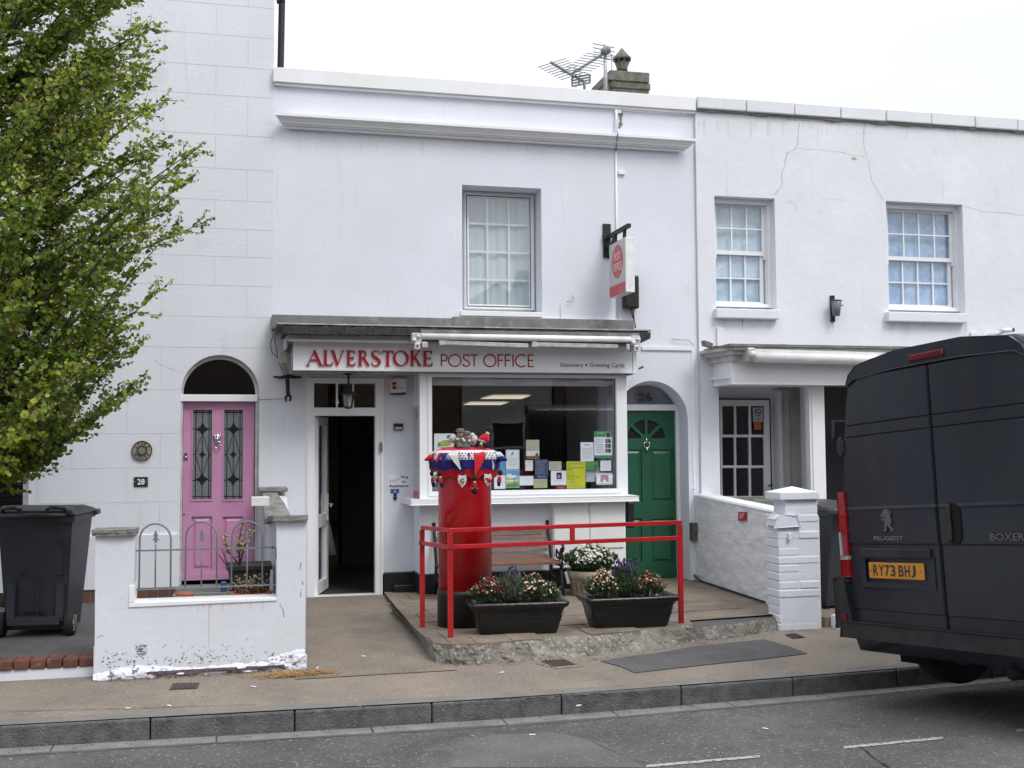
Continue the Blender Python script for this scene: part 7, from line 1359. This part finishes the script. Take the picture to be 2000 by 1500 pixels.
mb = MB(); mb.lathe((tb.x, tb.y, 0), [(rt2*.80, .16), (rt2*.84, .20), (rt2*.92, .30), (rt2*.95, zt2_-.10), (rt2*.95, zt2_-.09), (rt2*1.0, zt2_-.08), (rt2*1.02, zt2_), (rt2*.92, zt2_), (rt2*.9, zt2_-.06)], 48); 
for k in range(22): t = 2*math.pi*k/22; mb.bar((tb.x+rt2*.868*math.cos(t), tb.y+rt2*.868*math.sin(t), .22), (tb.x+rt2*.962*math.cos(t), tb.y+rt2*.962*math.sin(t), zt2_-.11), .004, .004, 1)
mb.build('tub_body', ['tub', 'tan' if 0 else 'soil'], TB)
plant('daisy_bush', 'dome of small white daisies growing in the beige barrel tub', (tb.x+.01, tb.y, zt2_-.04), .26, .24, .30, 'fgreen', 2400, .05, ('fwhite', 'fwhite'), 620, .017, cat='daisies')
# ================================================================ NOTICES IN THE SHOP WINDOW
NY = BY+.046
def notice(l, t, r, b, label, bgm, draw=None, tilt=0, k=[0]):
    k[0] += 1; x0, x1, z0, z1 = RC(l, t, r, b, NY); Y = NY+.0008*(k[0] % 5); O = thing('window_notice', label, 'notice', ((x0+x1)/2, Y, z0), group='notices in the shop window'); W_, H_ = x1-x0, z1-z0
    mb = MB(); mb.box(x0, x1, Y, Y+.0006, z0, z1); mb.build('sheet', bgm, O)
    if draw:
        mb = MB(); ms = []
        def mi(m):
            if m not in ms: ms.append(m)
            return ms.index(m)
        class D_:
            pass
        d = D_(); d.n = 0
        def bx(fx0, fx1, fz0, fz1, m): d.n += 1; mb.box(x0+fx0*W_, x0+fx1*W_, Y-.0004-.00008*d.n, Y-.0001, z0+fz0*H_, z0+fz1*H_, mi(m))
        def tx(s, fx0, fx1, fz0, fz1, m, b_=0): d.n += 1; mb.text(s, front(x0+fx0*W_, z0+fz0*H_, Y), (fx1-fx0)*W_, (fz1-fz0)*H_, .0006+.00008*d.n, mi(m), b_)
        def ln(n_, fz0, fz1, m, fx0=.1, fx1=.9):
            for i in range(n_): zc_ = fz0+(fz1-fz0)*(i+.5)/n_; q = rnd.uniform(0, .25)*(fx1-fx0); bx(fx0+q*.5, fx1-q*.5, zc_-.006, zc_+.008, m)
        def el(cx_, cz_, rx_, rz_, m): d.n += 1; mb.prism([(x0+(cx_+rx_*math.cos(i*math.pi/10))*W_, z0+(cz_+rz_*math.sin(i*math.pi/10))*H_) for i in range(20)], Y-.0004-.00008*d.n, Y-.0001, mi=mi(m))
        def po(pts, m): d.n += 1; mb.prism([(x0+a*W_, z0+c*H_) for a, c in pts], Y-.0004-.00008*d.n, Y-.0001, mi=mi(m))
        d.bx, d.tx, d.ln, d.el, d.po = bx, tx, ln, el, po; draw(d); mb.build('print', ms, O)
def d1(d): d.bx(.07, .93, .05, .055, 'inksoft'); d.bx(.07, .93, .94, .945, 'inksoft'); d.bx(.07, .09, .05, .94, 'inksoft'); d.bx(.91, .93, .05, .94, 'inksoft'); d.po([(.36, .72), (.42, .86), (.52, .90), (.62, .86), (.56, .80), (.60, .74), (.50, .76), (.44, .68)], 'inksoft'); d.ln(6, .12, .62, 'inksoft', .2, .8)
notice(988, 878.5, 1014.5, 916.5, 'white sheet with a thin blue border and small bird drawing, right of the topper', 'paper', d1)
def d2(d): d.bx(.02, .98, .45, .98, 'skyblue'); d.el(.5, .60, .46, .10, 'paper'); d.el(.25, .72, .2, .06, 'paper'); d.bx(.02, .98, .02, .26, 'pgreen'); d.po([(.02, .2), (.98, .26), (.98, .42), (.5, .34), (.02, .34)], 'lime'); d.el(.18, .48, .11, .10, 'yellow'); d.po([(.62, .2), (.66, .2), (.64, .5), (.92, .62), (.9, .65), (.6, .52), (.38, .50), (.38, .47), (.6, .49)], 'ink')
notice(988, 917.5, 1014.5, 952.5, 'painted picture of blue sky, a yellow sun and a windblown tree', 'paper', d2)
notice(965, 897, 987, 955, 'tall leaflet, pale blue above and white below, half hidden by the topper', 'paper', lambda d: (d.bx(0, 1, .5, 1, 'skyblue'), d.bx(0, 1, .47, .5, 'blue')))
notice(1027.5, 859, 1053.5, 897, 'beige poster with a brown landscape and figure, topmost left of centre', 'beige', lambda d: (d.bx(0, 1, .18, .42, 'cream'), d.bx(0, 1, 0, .16, 'tan'), d.el(.82, .18, .13, .15, 'tan'), d.ln(3, .5, .85, 'paperdim')))
notice(1025.7, 899, 1041, 919.5, 'small cream card with two dots below the beige poster', 'cream', lambda d: (d.tx('open', .35, .95, .80, .88, 'inksoft'), d.el(.12, .4, .03, .03, 'ink'), d.el(.88, .4, .03, .03, 'ink')))
notice(1015, 929.5, 1042, 948, 'blank white card low in the window, right of the painted picture', 'paper')
notice(1044.7, 897.3, 1070.5, 934.7, 'dark slate blue flyer with a navy band along its foot', 'slateblue', lambda d: (d.bx(0, 1, 0, .18, 'navy'), d.tx('Alverstoke', .2, .8, .08, .15, 'paper'), d.bx(.05, .95, .88, .90, 'inksoft'), d.ln(9, .24, .84, 'inksoft', .08, .8)))
notice(1042.7, 935.2, 1069, 953.2, 'pale yellow handwritten card beneath the dark slate blue flyer', 'lime' if 0 else mat('pale_yellow_paper', (.50, .50, .28), .6), lambda d: d.ln(7, .08, .95, 'inksoft', .06, .94))
notice(1072.2, 901.2, 1096.8, 918.6, 'off-white typed card right of the dark slate blue flyer', 'paperdim', lambda d: d.ln(5, .08, .92, 'ink', .06, .8))
notice(1076, 919.4, 1106.2, 947.7, 'white sheet with a small dark photograph near its top', 'paper', lambda d: (d.bx(.36, .70, .42, .88, 'ink'), d.bx(.42, .6, .5, .7, 'inksoft'), d.ln(2, .24, .36, 'inksoft', .08, .92), d.ln(1, .02, .08, 'inksoft')))
def d11(d):
    d.tx('Alverstoke Crescent', .06, .94, .745, .79, 'ink', .01); d.tx('Garden', .06, .34, .68, .72, 'ink', .01); d.tx('Plant Sale', .06, .38, .465, .50, 'ink', .01); d.tx('Saturday 27 May', .06, .64, .39, .43, 'ink', .01); d.tx('10am - 3pm', .06, .46, .32, .355, 'ink', .01)
    d.el(.17, .90, .06, .06, 'inksoft'); d.el(.17, .90, .045, .042, 'yellow'); d.ln(2, .88, .96, 'inksoft', .26, .92); d.ln(1, .61, .65, 'inksoft', .06, .4); d.ln(1, .55, .59, 'inksoft', .06, .5); d.ln(2, .20, .28, 'inksoft', .06, .5)
    for a in (.14, .26, .38, .50): d.el(a, .115, .016, .016, 'ink')
notice(1106.8, 901, 1143.5, 954.3, 'large yellow plant sale poster with black headings', 'yellow', d11)
notice(1134, 863.7, 1159.4, 901, 'bluish white typed letter left of the green-headed poster', 'paper', lambda d: (d.tx('NEWS', .3, .72, .82, .90, 'blue', .02), d.ln(9, .08, .72, 'inksoft', .08, .92)))
def d13(d):
    d.bx(0, 1, .78, 1, 'pgreen'); d.bx(0, 1, 0, .10, 'pgreen'); d.el(.78, .86, .16, .12, 'inksoft'); d.el(.78, .86, .10, .08, 'ink'); d.tx('Gosport', .2, .6, .90, .96, 'paper', .01)
    for z_ in (.56, .38, .20): d.bx(.62, .92, z_, z_+.14, 'ink'); d.bx(.68, .8, z_+.03, z_+.1, 'inksoft')
    d.ln(9, .16, .72, 'inksoft', .06, .52)
notice(1160.5, 842, 1195.8, 894.5, 'tall poster with green header and three dark photographs down its side', 'paper', d13)
notice(1143.8, 901.3, 1168.7, 917.8, 'small green flyer with a walking figure beside the yellow poster', 'pgreen', lambda d: (d.ln(3, .5, .9, 'lime', .1, .7), d.el(.78, .62, .04, .06, 'ink'), d.bx(.74, .81, .3, .56, 'ink'), d.po([(.76, .32), (.68, .08), (.72, .08), (.78, .28), (.86, .08), (.9, .08), (.8, .34)], 'ink')))
notice(1172.6, 899.8, 1193.5, 919.5, 'small white typed card under the green-headed poster', 'paper', lambda d: d.ln(5, .1, .9, 'inksoft', .1, .9))
notice(1165, 924, 1196.5, 946.4, 'white card with a dusky pink arched emblem at the right end of the window', 'paper', lambda d: (d.bx(.06, .94, .90, .94, 'inksoft'), d.po([(.25, .22), (.25, .72), (.35, .84), (.65, .84), (.75, .72), (.75, .22), (.62, .22), (.6, .38), (.5, .48), (.4, .38), (.38, .22)], 'pinkp'), d.bx(.1, .9, .08, .12, 'inksoft')))
notice(848, 846.7, 886.5, 890, 'large white poster with a green and yellow fruit drawing at the left of the window', 'paper', lambda d: (d.bx(.18, .55, .42, .60, 'pgreen'), d.el(.58, .56, .32, .14, 'lime'), d.el(.80, .84, .16, .10, 'teal'), d.bx(.15, .85, .36, .38, 'inksoft'), d.ln(5, .02, .32, 'inksoft', .2, .8)))
notice(843.8, 942, 858, 960, 'small dark leaflet at the bottom left corner of the window', 'slateblue', lambda d: d.ln(5, .1, .5, 'paper', .1, .9))
notice(1085, 948.5, 1107, 956.5, 'dull red slip lying at the foot of the window beneath the photograph sheet', 'signred', lambda d: d.tx('POSTBOX', .2, .8, .3, .7, 'paperdim'))
mb = MB(); x0, x1, z0, z1 = RC(1143, 914, 1168, 941, NY+.05); mb.box(x0, x1+.1, NY+.03, NY+.06, z0, z1); mb.build('grey_card', 'signgrey', label='blank grey card behind the yellow poster', cat='card')
# ================================================================ VAN
# built in its own axes: x forward from the rear face, y to its left, z up from the road
pl_c = CAM+ray(1763, 1114)*7.85; vyaw = R(11.7); vroll = R(-4.0)
Rv = Matrix.Rotation(vyaw, 4, 'Z') @ Matrix.Rotation(vroll, 4, 'X')
off = Rv @ Vector((0, .42, .885)); VW = Matrix.Translation(pl_c-off) @ Rv
VAN = thing('van', 'dark grey high-roofed van parked at the kerb, seen from behind with a yellow number plate', 'van', Mw=VW)
HW = [(.30, .93), (.42, .985), (.55, 1.005), (.90, 1.015), (1.25, 1.005), (1.55, .98), (1.85, .94), (2.10, .895), (2.26, .85), (2.33, .80), (2.375, .70), (2.395, .45), (2.40, 0)]
def hw(z): return lerp_tab([(a, b_) for a, b_ in HW], z)
def vsec(x, s_=1, zs=1, z0=0, ins=0):
    pts = [(HW[0][0], 0)]+HW; q = [(x, (w_-ins)*s_ if w_ else 0, z0+z*zs) for z, w_ in HW]; return q+[(a, -b_, c_) for a, b_, c_ in reversed(q[:-1])]
secs = [vsec(.0, .965), vsec(.03, .985), vsec(.09, 1), vsec(1.2), vsec(2.6), vsec(3.9), vsec(4.25, .99, .985, .01), vsec(4.75, .96, .78, .08), vsec(5.05, .95, .60, .15), vsec(5.35, .90, .42, .2), vsec(5.42, .8, .33, .22)]
mb = MB(VW); k = len(secs[0]); vs = [p_ for s_ in secs for p_ in s_]
mb.add(vs, [(i*k+j, i*k+j+1, (i+1)*k+j+1, (i+1)*k+j) for i in range(len(secs)-1) for j in range(k-1)]+[tuple(range(k-1, -1, -1)), tuple((len(secs)-1)*k+j for j in range(k))]+[(i*k, (i+1)*k, (i+1)*k+k-1, i*k+k-1) for i in range(len(secs)-1)], 0, True)
mb.sm[-11:] = [False]*11; mb.build('body', 'vanpaint', VAN)
# rear doors: shaped sheet with creases, split a little left of the handle
PR = [(.42, .000), (.60, .005), (.606, .010), (1.06, .011), (1.075, .018), (1.30, .020), (1.318, .026), (1.335, .020), (1.84, .012), (1.846, .004), (1.852, .011), (1.925, .010), (1.931, .003), (1.937, .010), (2.27, .004)]
def prx(z): return lerp_tab(PR, z)
def doorsheet(ya, yb_, name):
    zs_ = sorted(set([z for z, _ in PR]+[.5, .7, .95, 1.5, 1.65, 1.75, 2.0, 2.1, 2.18])); n_ = 12; vs = []; us = [0, .012, .024]+[.1*i for i in range(1, 10)]+[.976, .988, 1]; n_ = len(us)-1
    for z in zs_:
        lim = hw(z)*.965-.035; a = max(-lim, min(lim, ya)); b_ = max(-lim, min(lim, yb_))
        for i in range(n_+1):
            y = a+(b_-a)*us[i]; e = min(1, min(abs(y-a), abs(b_-y))/.010); x_ = -.020-prx(z)*1.0-.03*(1-(y/1.0)**2)+(1-e)*.018; vs.append((x_, y, z))
    f = [(j*(n_+1)+i, j*(n_+1)+i+1, (j+1)*(n_+1)+i+1, (j+1)*(n_+1)+i) for j in range(len(zs_)-1) for i in range(n_)]; m_ = MB(VW); m_.add(vs, f, 0, False); o = m_.build(name, 'vanpaint', VAN); sl_ = o.modifiers.new('thickness', 'SOLIDIFY'); sl_.thickness = .02; sl_.offset = 1; return o
d_l = doorsheet(.006, 1.2, 'rear_door'); d_r = doorsheet(-1.2, -.006, 'rear_door')
rx = lambda y, z: -.020-prx(z)-.03*(1-y*y)
mb = MB(VW); mb.box(-.018, -.006, -.01, .01, .42, 2.27); 
for s_ in (1, -1): mb.prism([(s_*(hw(z)*.965-.045+(.022 if q_ else 0)), z) for z in (.45, .9, 1.4, 1.9, 2.2, 2.27) for q_ in (1,)]+[(s_*(hw(z)*.965-.045), z) for z in (2.27, 2.2, 1.9, 1.4, .9, .45)], -.016, -.004, f=lambda a, b_, y: (y, a, b_))
mb.build('door_seam', 'gap', VAN)
# plate recess, lamp strip, plate
mb = MB(VW); yc = .41; zc = .885; X = rx(yc, .885)
mb.box(X-.030, X+.01, yc-.33, yc+.33, zc+.085, zc+.155); mb.build('plate_lamp_strip', 'vanplastic', d_l, bevel=.01)
mb = MB(VW); mb.prism(rect(yc-.35, yc+.35, zc-.12, zc+.10), X-.012, X+.006, [rect(yc-.30, yc+.30, zc-.085, zc+.08)], f=lambda a, b_, y: (y, a, b_)); mb.build('plate_surround', 'vanpaint', d_l, bevel=.004)
mb = MB(VW); mb.box(X-.020, X-.008, yc-.26, yc+.26, zc-.056, zc+.056); pt = mb.build('number_plate', 'plate', VAN, bevel=.004)
vt = lambda y0, z0, x_: (lambda a, b_, c_: (x_-c_, y0-a, z0+b_))
mb = MB(VW); t0 = yc+.215
for ch, o_, wd in (('R', 0, .048), ('Y', .057, .050), ('7', .114, .046), ('3', .169, .046), ('B', .245, .048), ('H', .302, .046), ('J', .360, .042)): mb.text(ch, vt(t0-o_, zc-.038, X-.0205), wd, .078, .0012, 0, .022)
mb.build('registration', 'ink', pt)
for q in (.238, -.238): mb = MB(VW); mb.ball((X-.021, yc+q, zc), .005, 0, 5); mb.build('plate_screw', 'ink', pt)
# badge: upright lion silhouette and wordmark
mb = MB(VW); zl_ = 1.165; yl = .47; Xb = rx(yl, 1.2)
lion = [(-7.5, 19), (-4, 22), (-1, 25), (3, 25.5), (6, 23), (7, 20), (7.6, 23), (10, 24), (11, 21), (10.6, 18.5), (9.8, 20.5), (8.8, 21.5), (8.2, 18), (9, 13), (9.8, 10), (8.6, 6.5), (7.2, 6), (9.5, 3), (12.5, .6), (12, -1), (7, -1), (7.2, 1), (4, 4.5), (1.6, 6.5), (1.4, 3), (.8, .8), (.6, -1), (-4, -1), (-4.4, .4), (-2.6, 1.6), (-2.3, 6), (-1.8, 10), (-3, 12.2), (-7, 11.8), (-7.4, 13.4), (-4.4, 14.6), (-1.6, 14.8), (-1.8, 16.5), (-7.8, 16.2), (-8, 17.8), (-4.6, 19.2)]
mb.prism([(yl-a*.0056, zl_+b_*.0058) for a, b_ in lion], Xb-.014, Xb-.002, f=lambda a, b_, y: (y, a, b_)); mb.build('lion_badge', 'badge', d_l)
mb = MB(VW); mb.text('PEUGEOT', vt(yl+.13, 1.095, rx(yl, 1.1)-.003), .28, .030, .006, 0, .015); mb.build('wordmark', 'grey', d_l); mb = MB(VW); mb.text('BOXER', vt(-.42, 1.095, rx(-.5, 1.1)-.003), .26, .045, .006, 0, .015); mb.build('wordmark', 'badge', d_r)
# handle in its dish on the right door
mb = MB(VW); hy_ = -.14; Xh = rx(hy_, 1.3); o_ = arc(hy_, 1.28, .06, 0, 180, 10, .06)+arc(hy_, 1.13, .06, 180, 360, 10, .06); mb.prism(o_, Xh-.006, Xh+.01, f=lambda a, b_, y: (y, a, b_)); mb.build('handle_dish', 'gap', d_r, bevel=.003); mb = MB(VW); mb.box(Xh-.034, Xh-.012, hy_+.005, hy_+.04, 1.09, 1.33); mb.build('handle', 'vanplastic', d_r, bevel=.01)
# hinges, bumper, lights
for z in (1.78, .72): mb = MB(VW); mb.box(-.055, .05, hw(z)*.965-.05, hw(z)*.965+.02, z-.05, z+.05); mb.tube([(-.05, hw(z)*.965-.02, z-.07), (-.05, hw(z)*.965-.02, z+.07)], .018, 8); mb.build('door_hinge', 'vanplastic', VAN, bevel=.008)
mb = MB(VW); mb.prism([(-.10, -.98), (-.10, .98), (-.02, 1.03), (.35, 1.035), (.35, -1.035), (-.02, -1.03)], .405, .51, f=lambda a, b_, y: (a, b_, y)); mb.build('bumper', 'vanplastic', VAN, bevel=.035, seg=3)
for s_ in (1, -1):
    mb = MB(VW); mb.prism([(s_*.89, .47), (s_*1.04, .47), (s_*1.035, .80), (s_*.985, .82), (s_*.92, .80)], -.07, .38, f=lambda a, b_, y: (y, a, b_)); mb.build('bumper_corner', 'vanplastic', VAN, bevel=.02)
    mb = MB(VW); mb.box(-.078, -.06, s_*.93, s_*.985, .50, .56); mb.build('reflector', 'lens_dim', VAN)
    T = MB(VW); yo = lambda z: hw(z)+.012
    def seg_(z0, z1, mi, yi): T.hexa([(-.035, s_*(yi), z0), (.10, s_*yo(z0), z0), (.02, s_*(yo(z0)), z0), (-.045, s_*(yi+.02), z0)], [(-.035, s_*(yi), z1), (.10, s_*yo(z1), z1), (.02, s_*yo(z1), z1), (-.045, s_*(yi+.02), z1)], mi)
    def lens(z0, z1, ya, yb2, mi): T.prism([(.12, s_*.95), (.12, s_*(yb2+.004)), (.03, s_*(yb2+.006)), (-.03, s_*(yb2-.022)), (-.062, s_*ya), (.0, s_*(ya-.01))], z0, z1, mi=mi, f=lambda a, b_, y: (a, b_, y))
    lens(1.275, 1.44, .885, 1.02, 0); lens(1.15, 1.272, .885, 1.025, 0); lens(.985, 1.148, .955, 1.028, 1); lens(.955, .983, .89, 1.028, 1); lens(.83, .953, .885, 1.028, 0)
    T.prism([(-.061, s_*.888), (-.053, s_*.948), (-.03, s_*.948), (-.03, s_*.888)], .987, 1.149, mi=0, f=lambda a, b_, y: (a, b_, y))
    tl_ = T.build('tail_light', ['lens_red', 'lens_clear'], VAN, bevel=.012)
mb = MB(VW); mb.box(-.066, .05, -.16, .16, 2.312, 2.362); mb.build('brake_light', 'lens_dim', VAN, bevel=.012)
mb = MB(VW); mb.prism([(s_ * (hw(z)*.93), z) for s_, z in ((1, 2.22), (1, 2.30), (1, 2.36), (1, 2.385))]+[(.3, 2.41), (-.3, 2.41)]+[(s_ * (hw(z)*.93), z) for s_, z in ((-1, 2.385), (-1, 2.36), (-1, 2.30), (-1, 2.22))]+[(-.70, 2.262), (-.3, 2.285), (.3, 2.285), (.70, 2.262)], -.05, .12, f=lambda a, b_, y: (y, a, b_)); mb.build('roof_lip', 'vanpaint', VAN, bevel=.02)
for (wx, wy) in ((.82, .80), (.82, -.80), (4.55, .86), (4.55, -.86)):
    s_ = 1 if wy > 0 else -1; mb = MB(VW); prof = [(.21, -.10), (.31, -.115), (.335, -.10), (.345, -.06), (.345, .06), (.335, .10), (.31, .115), (.21, .10)]; vs = []; n_ = 40
    for r_, o_ in prof:
        for i in range(n_): t = 2*math.pi*i/n_; vs.append((wx+r_*math.cos(t), wy+o_, .345+r_*math.sin(t)))
    mb.add(vs, [(j*n_+i, j*n_+(i+1) % n_, (j+1)*n_+(i+1) % n_, (j+1)*n_+i) for j in range(7) for i in range(n_)], 0, True); wh = mb.build('wheel', 'rubber', VAN)
    mb = MB(VW); mb.tube([(wx, wy-.09, .345), (wx, wy+.09, .345)], .215, 28); mb.tube([(wx, wy+s_*.09, .345), (wx, wy+s_*.12, .345)], .07, 12); mb.build('rim', 'grey', wh)
mb = MB(VW); mb.box(.6, 5.0, -.75, .75, .32, .41); mb.tube([(.82, -.8, .33), (.82, .8, .33)], .06, 8); mb.tube([(-.02, -.45, .27), (1.6, -.45, .27)], .04, 8); mb.box(.40, .42, .62, .92, .18, .42); mb.build('underbody', 'gap', VAN)
mb = MB(VW); mb.prism([(4.32, 2.30), (4.74, 1.80), (4.80, 1.74), (4.86, 1.76), (4.45, 2.33)], -.82, .82, f=lambda a, b_, y: (a, y, b_)); mb.build('windscreen', 'glassdark', VAN)
for s_ in (1, -1):
    mb = MB(VW); mb.prism([(3.55, 1.35), (4.65, 1.35), (4.35, 1.95), (3.55, 1.98)], s_*1.0, s_*1.012, f=lambda a, b_, y: (a, y-(.03 if b_ > 1.5 else 0)*s_, b_)); mb.build('side_window', 'gap', VAN); mb = MB(VW); mb.box(4.25, 4.4, s_*1.05, s_*1.25, 1.25, 1.6); mb.bar((4.3, s_*.98, 1.4), (4.33, s_*1.1, 1.42), .05); mb.build('wing_mirror', 'vanplastic', VAN, bevel=.03)
# ================================================================ TREE
TZ = 8.7; tb_ = CAM+ray(-75, 900)*TZ
TX, TYY = tb_.x, tb_.y
TREE = thing('broadleaf_tree', 'tree with small round green leaves and reddish twig tips in front of the off-white house', 'tree', (TX, TYY, .06))
ENV = [(-420, 110), (-300, 220), (-150, 300), (0, 338), (50, 318), (110, 262), (165, 335), (200, 300), (228, 388), (270, 345), (318, 402), (380, 360), (432, 398), (480, 350), (520, 312), (562, 330), (600, 300), (660, 268), (700, 236), (735, 272), (788, 268), (812, 215), (845, 158), (880, 70), (905, 0), (930, -60)]
def pz(py): return A(-75, py, TYY).z
def Rz(py): return max(.05, (lerp_tab(ENV, py)+75)*TZ/FPX)
zlo, zhi = pz(925), pz(-420)
mb = MB(); trunk = [Vector((TX, TYY, .0)), Vector((TX+.04, TYY, .9)), Vector((TX-.02, TYY+.03, 1.6)), Vector((TX+.05, TYY, 3.0)), Vector((TX, TYY, 4.5)), Vector((TX+.02, TYY, zhi-.4))]; mb.tube(trunk, [.13, .11, .10, .08, .055, .015], 12)
rl = random.Random(21); LV = [[], [], [], []]; br = mb
def z2py(z): return 900+(pz(900)-z)/((pz(0)-pz(900))/900.0) 
lm = {0: [[], []], 1: [[], []], 2: [[], []], 3: [[], []]}
def leaf(p, nrm, r_, mi):
    a = nrm.orthogonal().normalized(); a = Matrix.Rotation(rl.uniform(0, 6.28), 3, nrm) @ a; b_ = nrm.cross(a); V, F = lm[mi]; o = len(V)
    for k_, (u, v) in enumerate(((1.05, 0), (.45, .82), (-.5, .78), (-.78, 0), (-.5, -.78), (.45, -.82))): V.append(p+a*u*r_+b_*v*r_+nrm*(.18*r_ if k_ in (1, 2, 4, 5) else 0))
    F.append((o, o+1, o+2, o+3)); F.append((o, o+3, o+4, o+5))
def twig(p, d, L_, kind, dens=1.0):
    n_ = max(4, int(L_/.030*dens)); pts = [p]; q = p.copy(); dd = d.copy()
    for i in range(4):
        dd = (dd+Vector((rl.uniform(-.12, .12), rl.uniform(-.12, .12), rl.uniform(-.04, .14)))).normalized(); q = q+dd*L_/4; pts.append(q.copy())
    br.tube(pts, [.0045, .0035, .003, .002, .0012], 4, cap=False)
    for i in range(n_):
        u = (i+.6)/n_*4; k = min(3, int(u)); c_ = pts[k].lerp(pts[k+1], u-k)
        for s_ in (-1, 1):
            if rl.random() < .08: continue
            sd_ = dd.cross(Vector((0, 0, 1))).normalized() if abs(dd.z) < .98 else Vector((1, 0, 0))
            pos = c_+sd_*s_*.022+Vector((rl.uniform(-.012, .012), rl.uniform(-.012, .012), rl.uniform(-.022, .008)))
            nrm = Vector((rl.gauss(0, .6), rl.gauss(-.35, .6), rl.uniform(.15, 1.0))).normalized()
            m_ = kind if rl.random() < .62 else rl.choice((0, 1, 2)); 
            if i > n_-4 and rl.random() < .20: m_ = 3
            leaf(pos, nrm, rl.choice((.019, .023, .027, .031))*(1 if i < n_-3 else .65), m_)
NB = 330
for bi in range(NB):
    u = (bi+.5)/NB; py = 925-(925+420)*(u**.95); zt_ = pz(py)+rl.uniform(-.05, .05); Rr = Rz(py)
    az_ = rl.uniform(0, 2*math.pi) if bi % 3 else rl.gauss(-R(8), R(34))
    rad = Rr*(rl.uniform(.86, 1.0) if rl.random() < .55 else rl.uniform(.35, .88))
    tip = Vector((TX+rad*math.cos(az_), TYY+rad*math.sin(az_), zt_)); z_s = max(1.25, zt_-rad*rl.uniform(.35, .95)); st = Vector((TX, TYY, z_s)); 
    mid = st.lerp(tip, .55)+Vector((0, 0, -.06*rad+rl.uniform(-.05, .05)))
    pts = [st, st.lerp(mid, .5)+Vector((0, 0, -.02)), mid, mid.lerp(tip, .5)+Vector((0, 0, .02)), tip]; r0_ = .005+.0085*rad
    br.tube(pts, [r0_, r0_*.8, r0_*.55, r0_*.35, .002], 5, cap=False)
    kind = (2, 0, 0, 1)[min(3, max(0, int(2+1.3*noise.noise(tip*1.7)*2+rl.uniform(-.6, .6))))]
    for j in range(22):
        v = .28+.72*(j+rl.random())/22; k = min(3, int(v*4)); c_ = pts[k].lerp(pts[k+1], v*4-k); d0 = (pts[k+1]-pts[k]).normalized()
        side_ = Matrix.Rotation(rl.uniform(0, 6.28), 3, d0) @ d0.orthogonal().normalized(); d = (d0*rl.uniform(.35, 1.2)+side_*rl.uniform(.5, 1.0)+Vector((0, 0, -.04))).normalized(); twig(c_, d, rl.uniform(.15, .32)*(1.15-.5*v), kind)
    twig(tip, (tip-pts[3]).normalized(), .12, kind)
br.build('trunk_and_branches', 'bark', TREE)
for k, nm in ((0, 'leaf'), (1, 'leafy'), (2, 'leafd'), (3, 'leafr')):
    V, F = lm[k]; mb = MB(); mb.v = V; mb.f = [list(f_) for f_ in F]; mb.m = [0]*len(F); mb.sm = [False]*len(F); mb.build('crown', nm, TREE)
# ================================================================ HOUSES ACROSS THE ROAD (seen only as reflections)
def opposite(x0, x1, h, gable, wallm, label):
    O = thing('brick_house', label, 'house', ((x0+x1)/2, -20, .2)); mb = MB(); mb.box(x0, x1, -26, -20, .0, h); mb.build('wall', wallm, O)
    mb = MB()
    if gable: c_ = (x0+x1)/2; mb.prism([(x0-.2, h), (x1+.2, h), (c_, h+(x1-x0)*.42)], -26, -19.8)
    else: mb.prism([(-26.2, h), (-19.7, h), (-23, h+2.2)], x0, x1, f=lambda a, b_, y: (y, a, b_))
    mb.build('roof', 'oroof', O)
    n_ = int((x1-x0)/2.2)
    for i in range(n_):
        for z in (1.0, 3.6):
            c_ = x0+(i+.5)*(x1-x0)/n_; mb = MB(); mb.prism(rect(c_-.5, c_+.5, z, z+1.5), -19.98, -19.9, [rect(c_-.44, c_+.44, z+.06, z+.70), rect(c_-.44, c_+.44, z+.76, z+1.44)]); wn = mb.build('window', 'trim', O); mb = MB(); mb.box(c_-.44, c_+.44, -19.99, -19.985, z, z+1.5); mb.build('pane', 'leadglassdark', wn)
opposite(-12, -3.5, 5.4, False, 'obrick', 'brown brick house across the road with a long slate roof'); opposite(-3.4, 2.6, 5.2, True, 'obrick', 'brown brick gabled house across the road from the post office'); opposite(2.9, 6.3, 5.4, False, 'obrick', 'narrow brown brick house across the road beside the grey one'); opposite(6.35, 9.0, 5.6, True, 'ogrey', 'narrow grey rendered gabled house across the road'); opposite(9.1, 20, 5.4, False, 'obrick', 'long brown brick terrace across the road to the right')
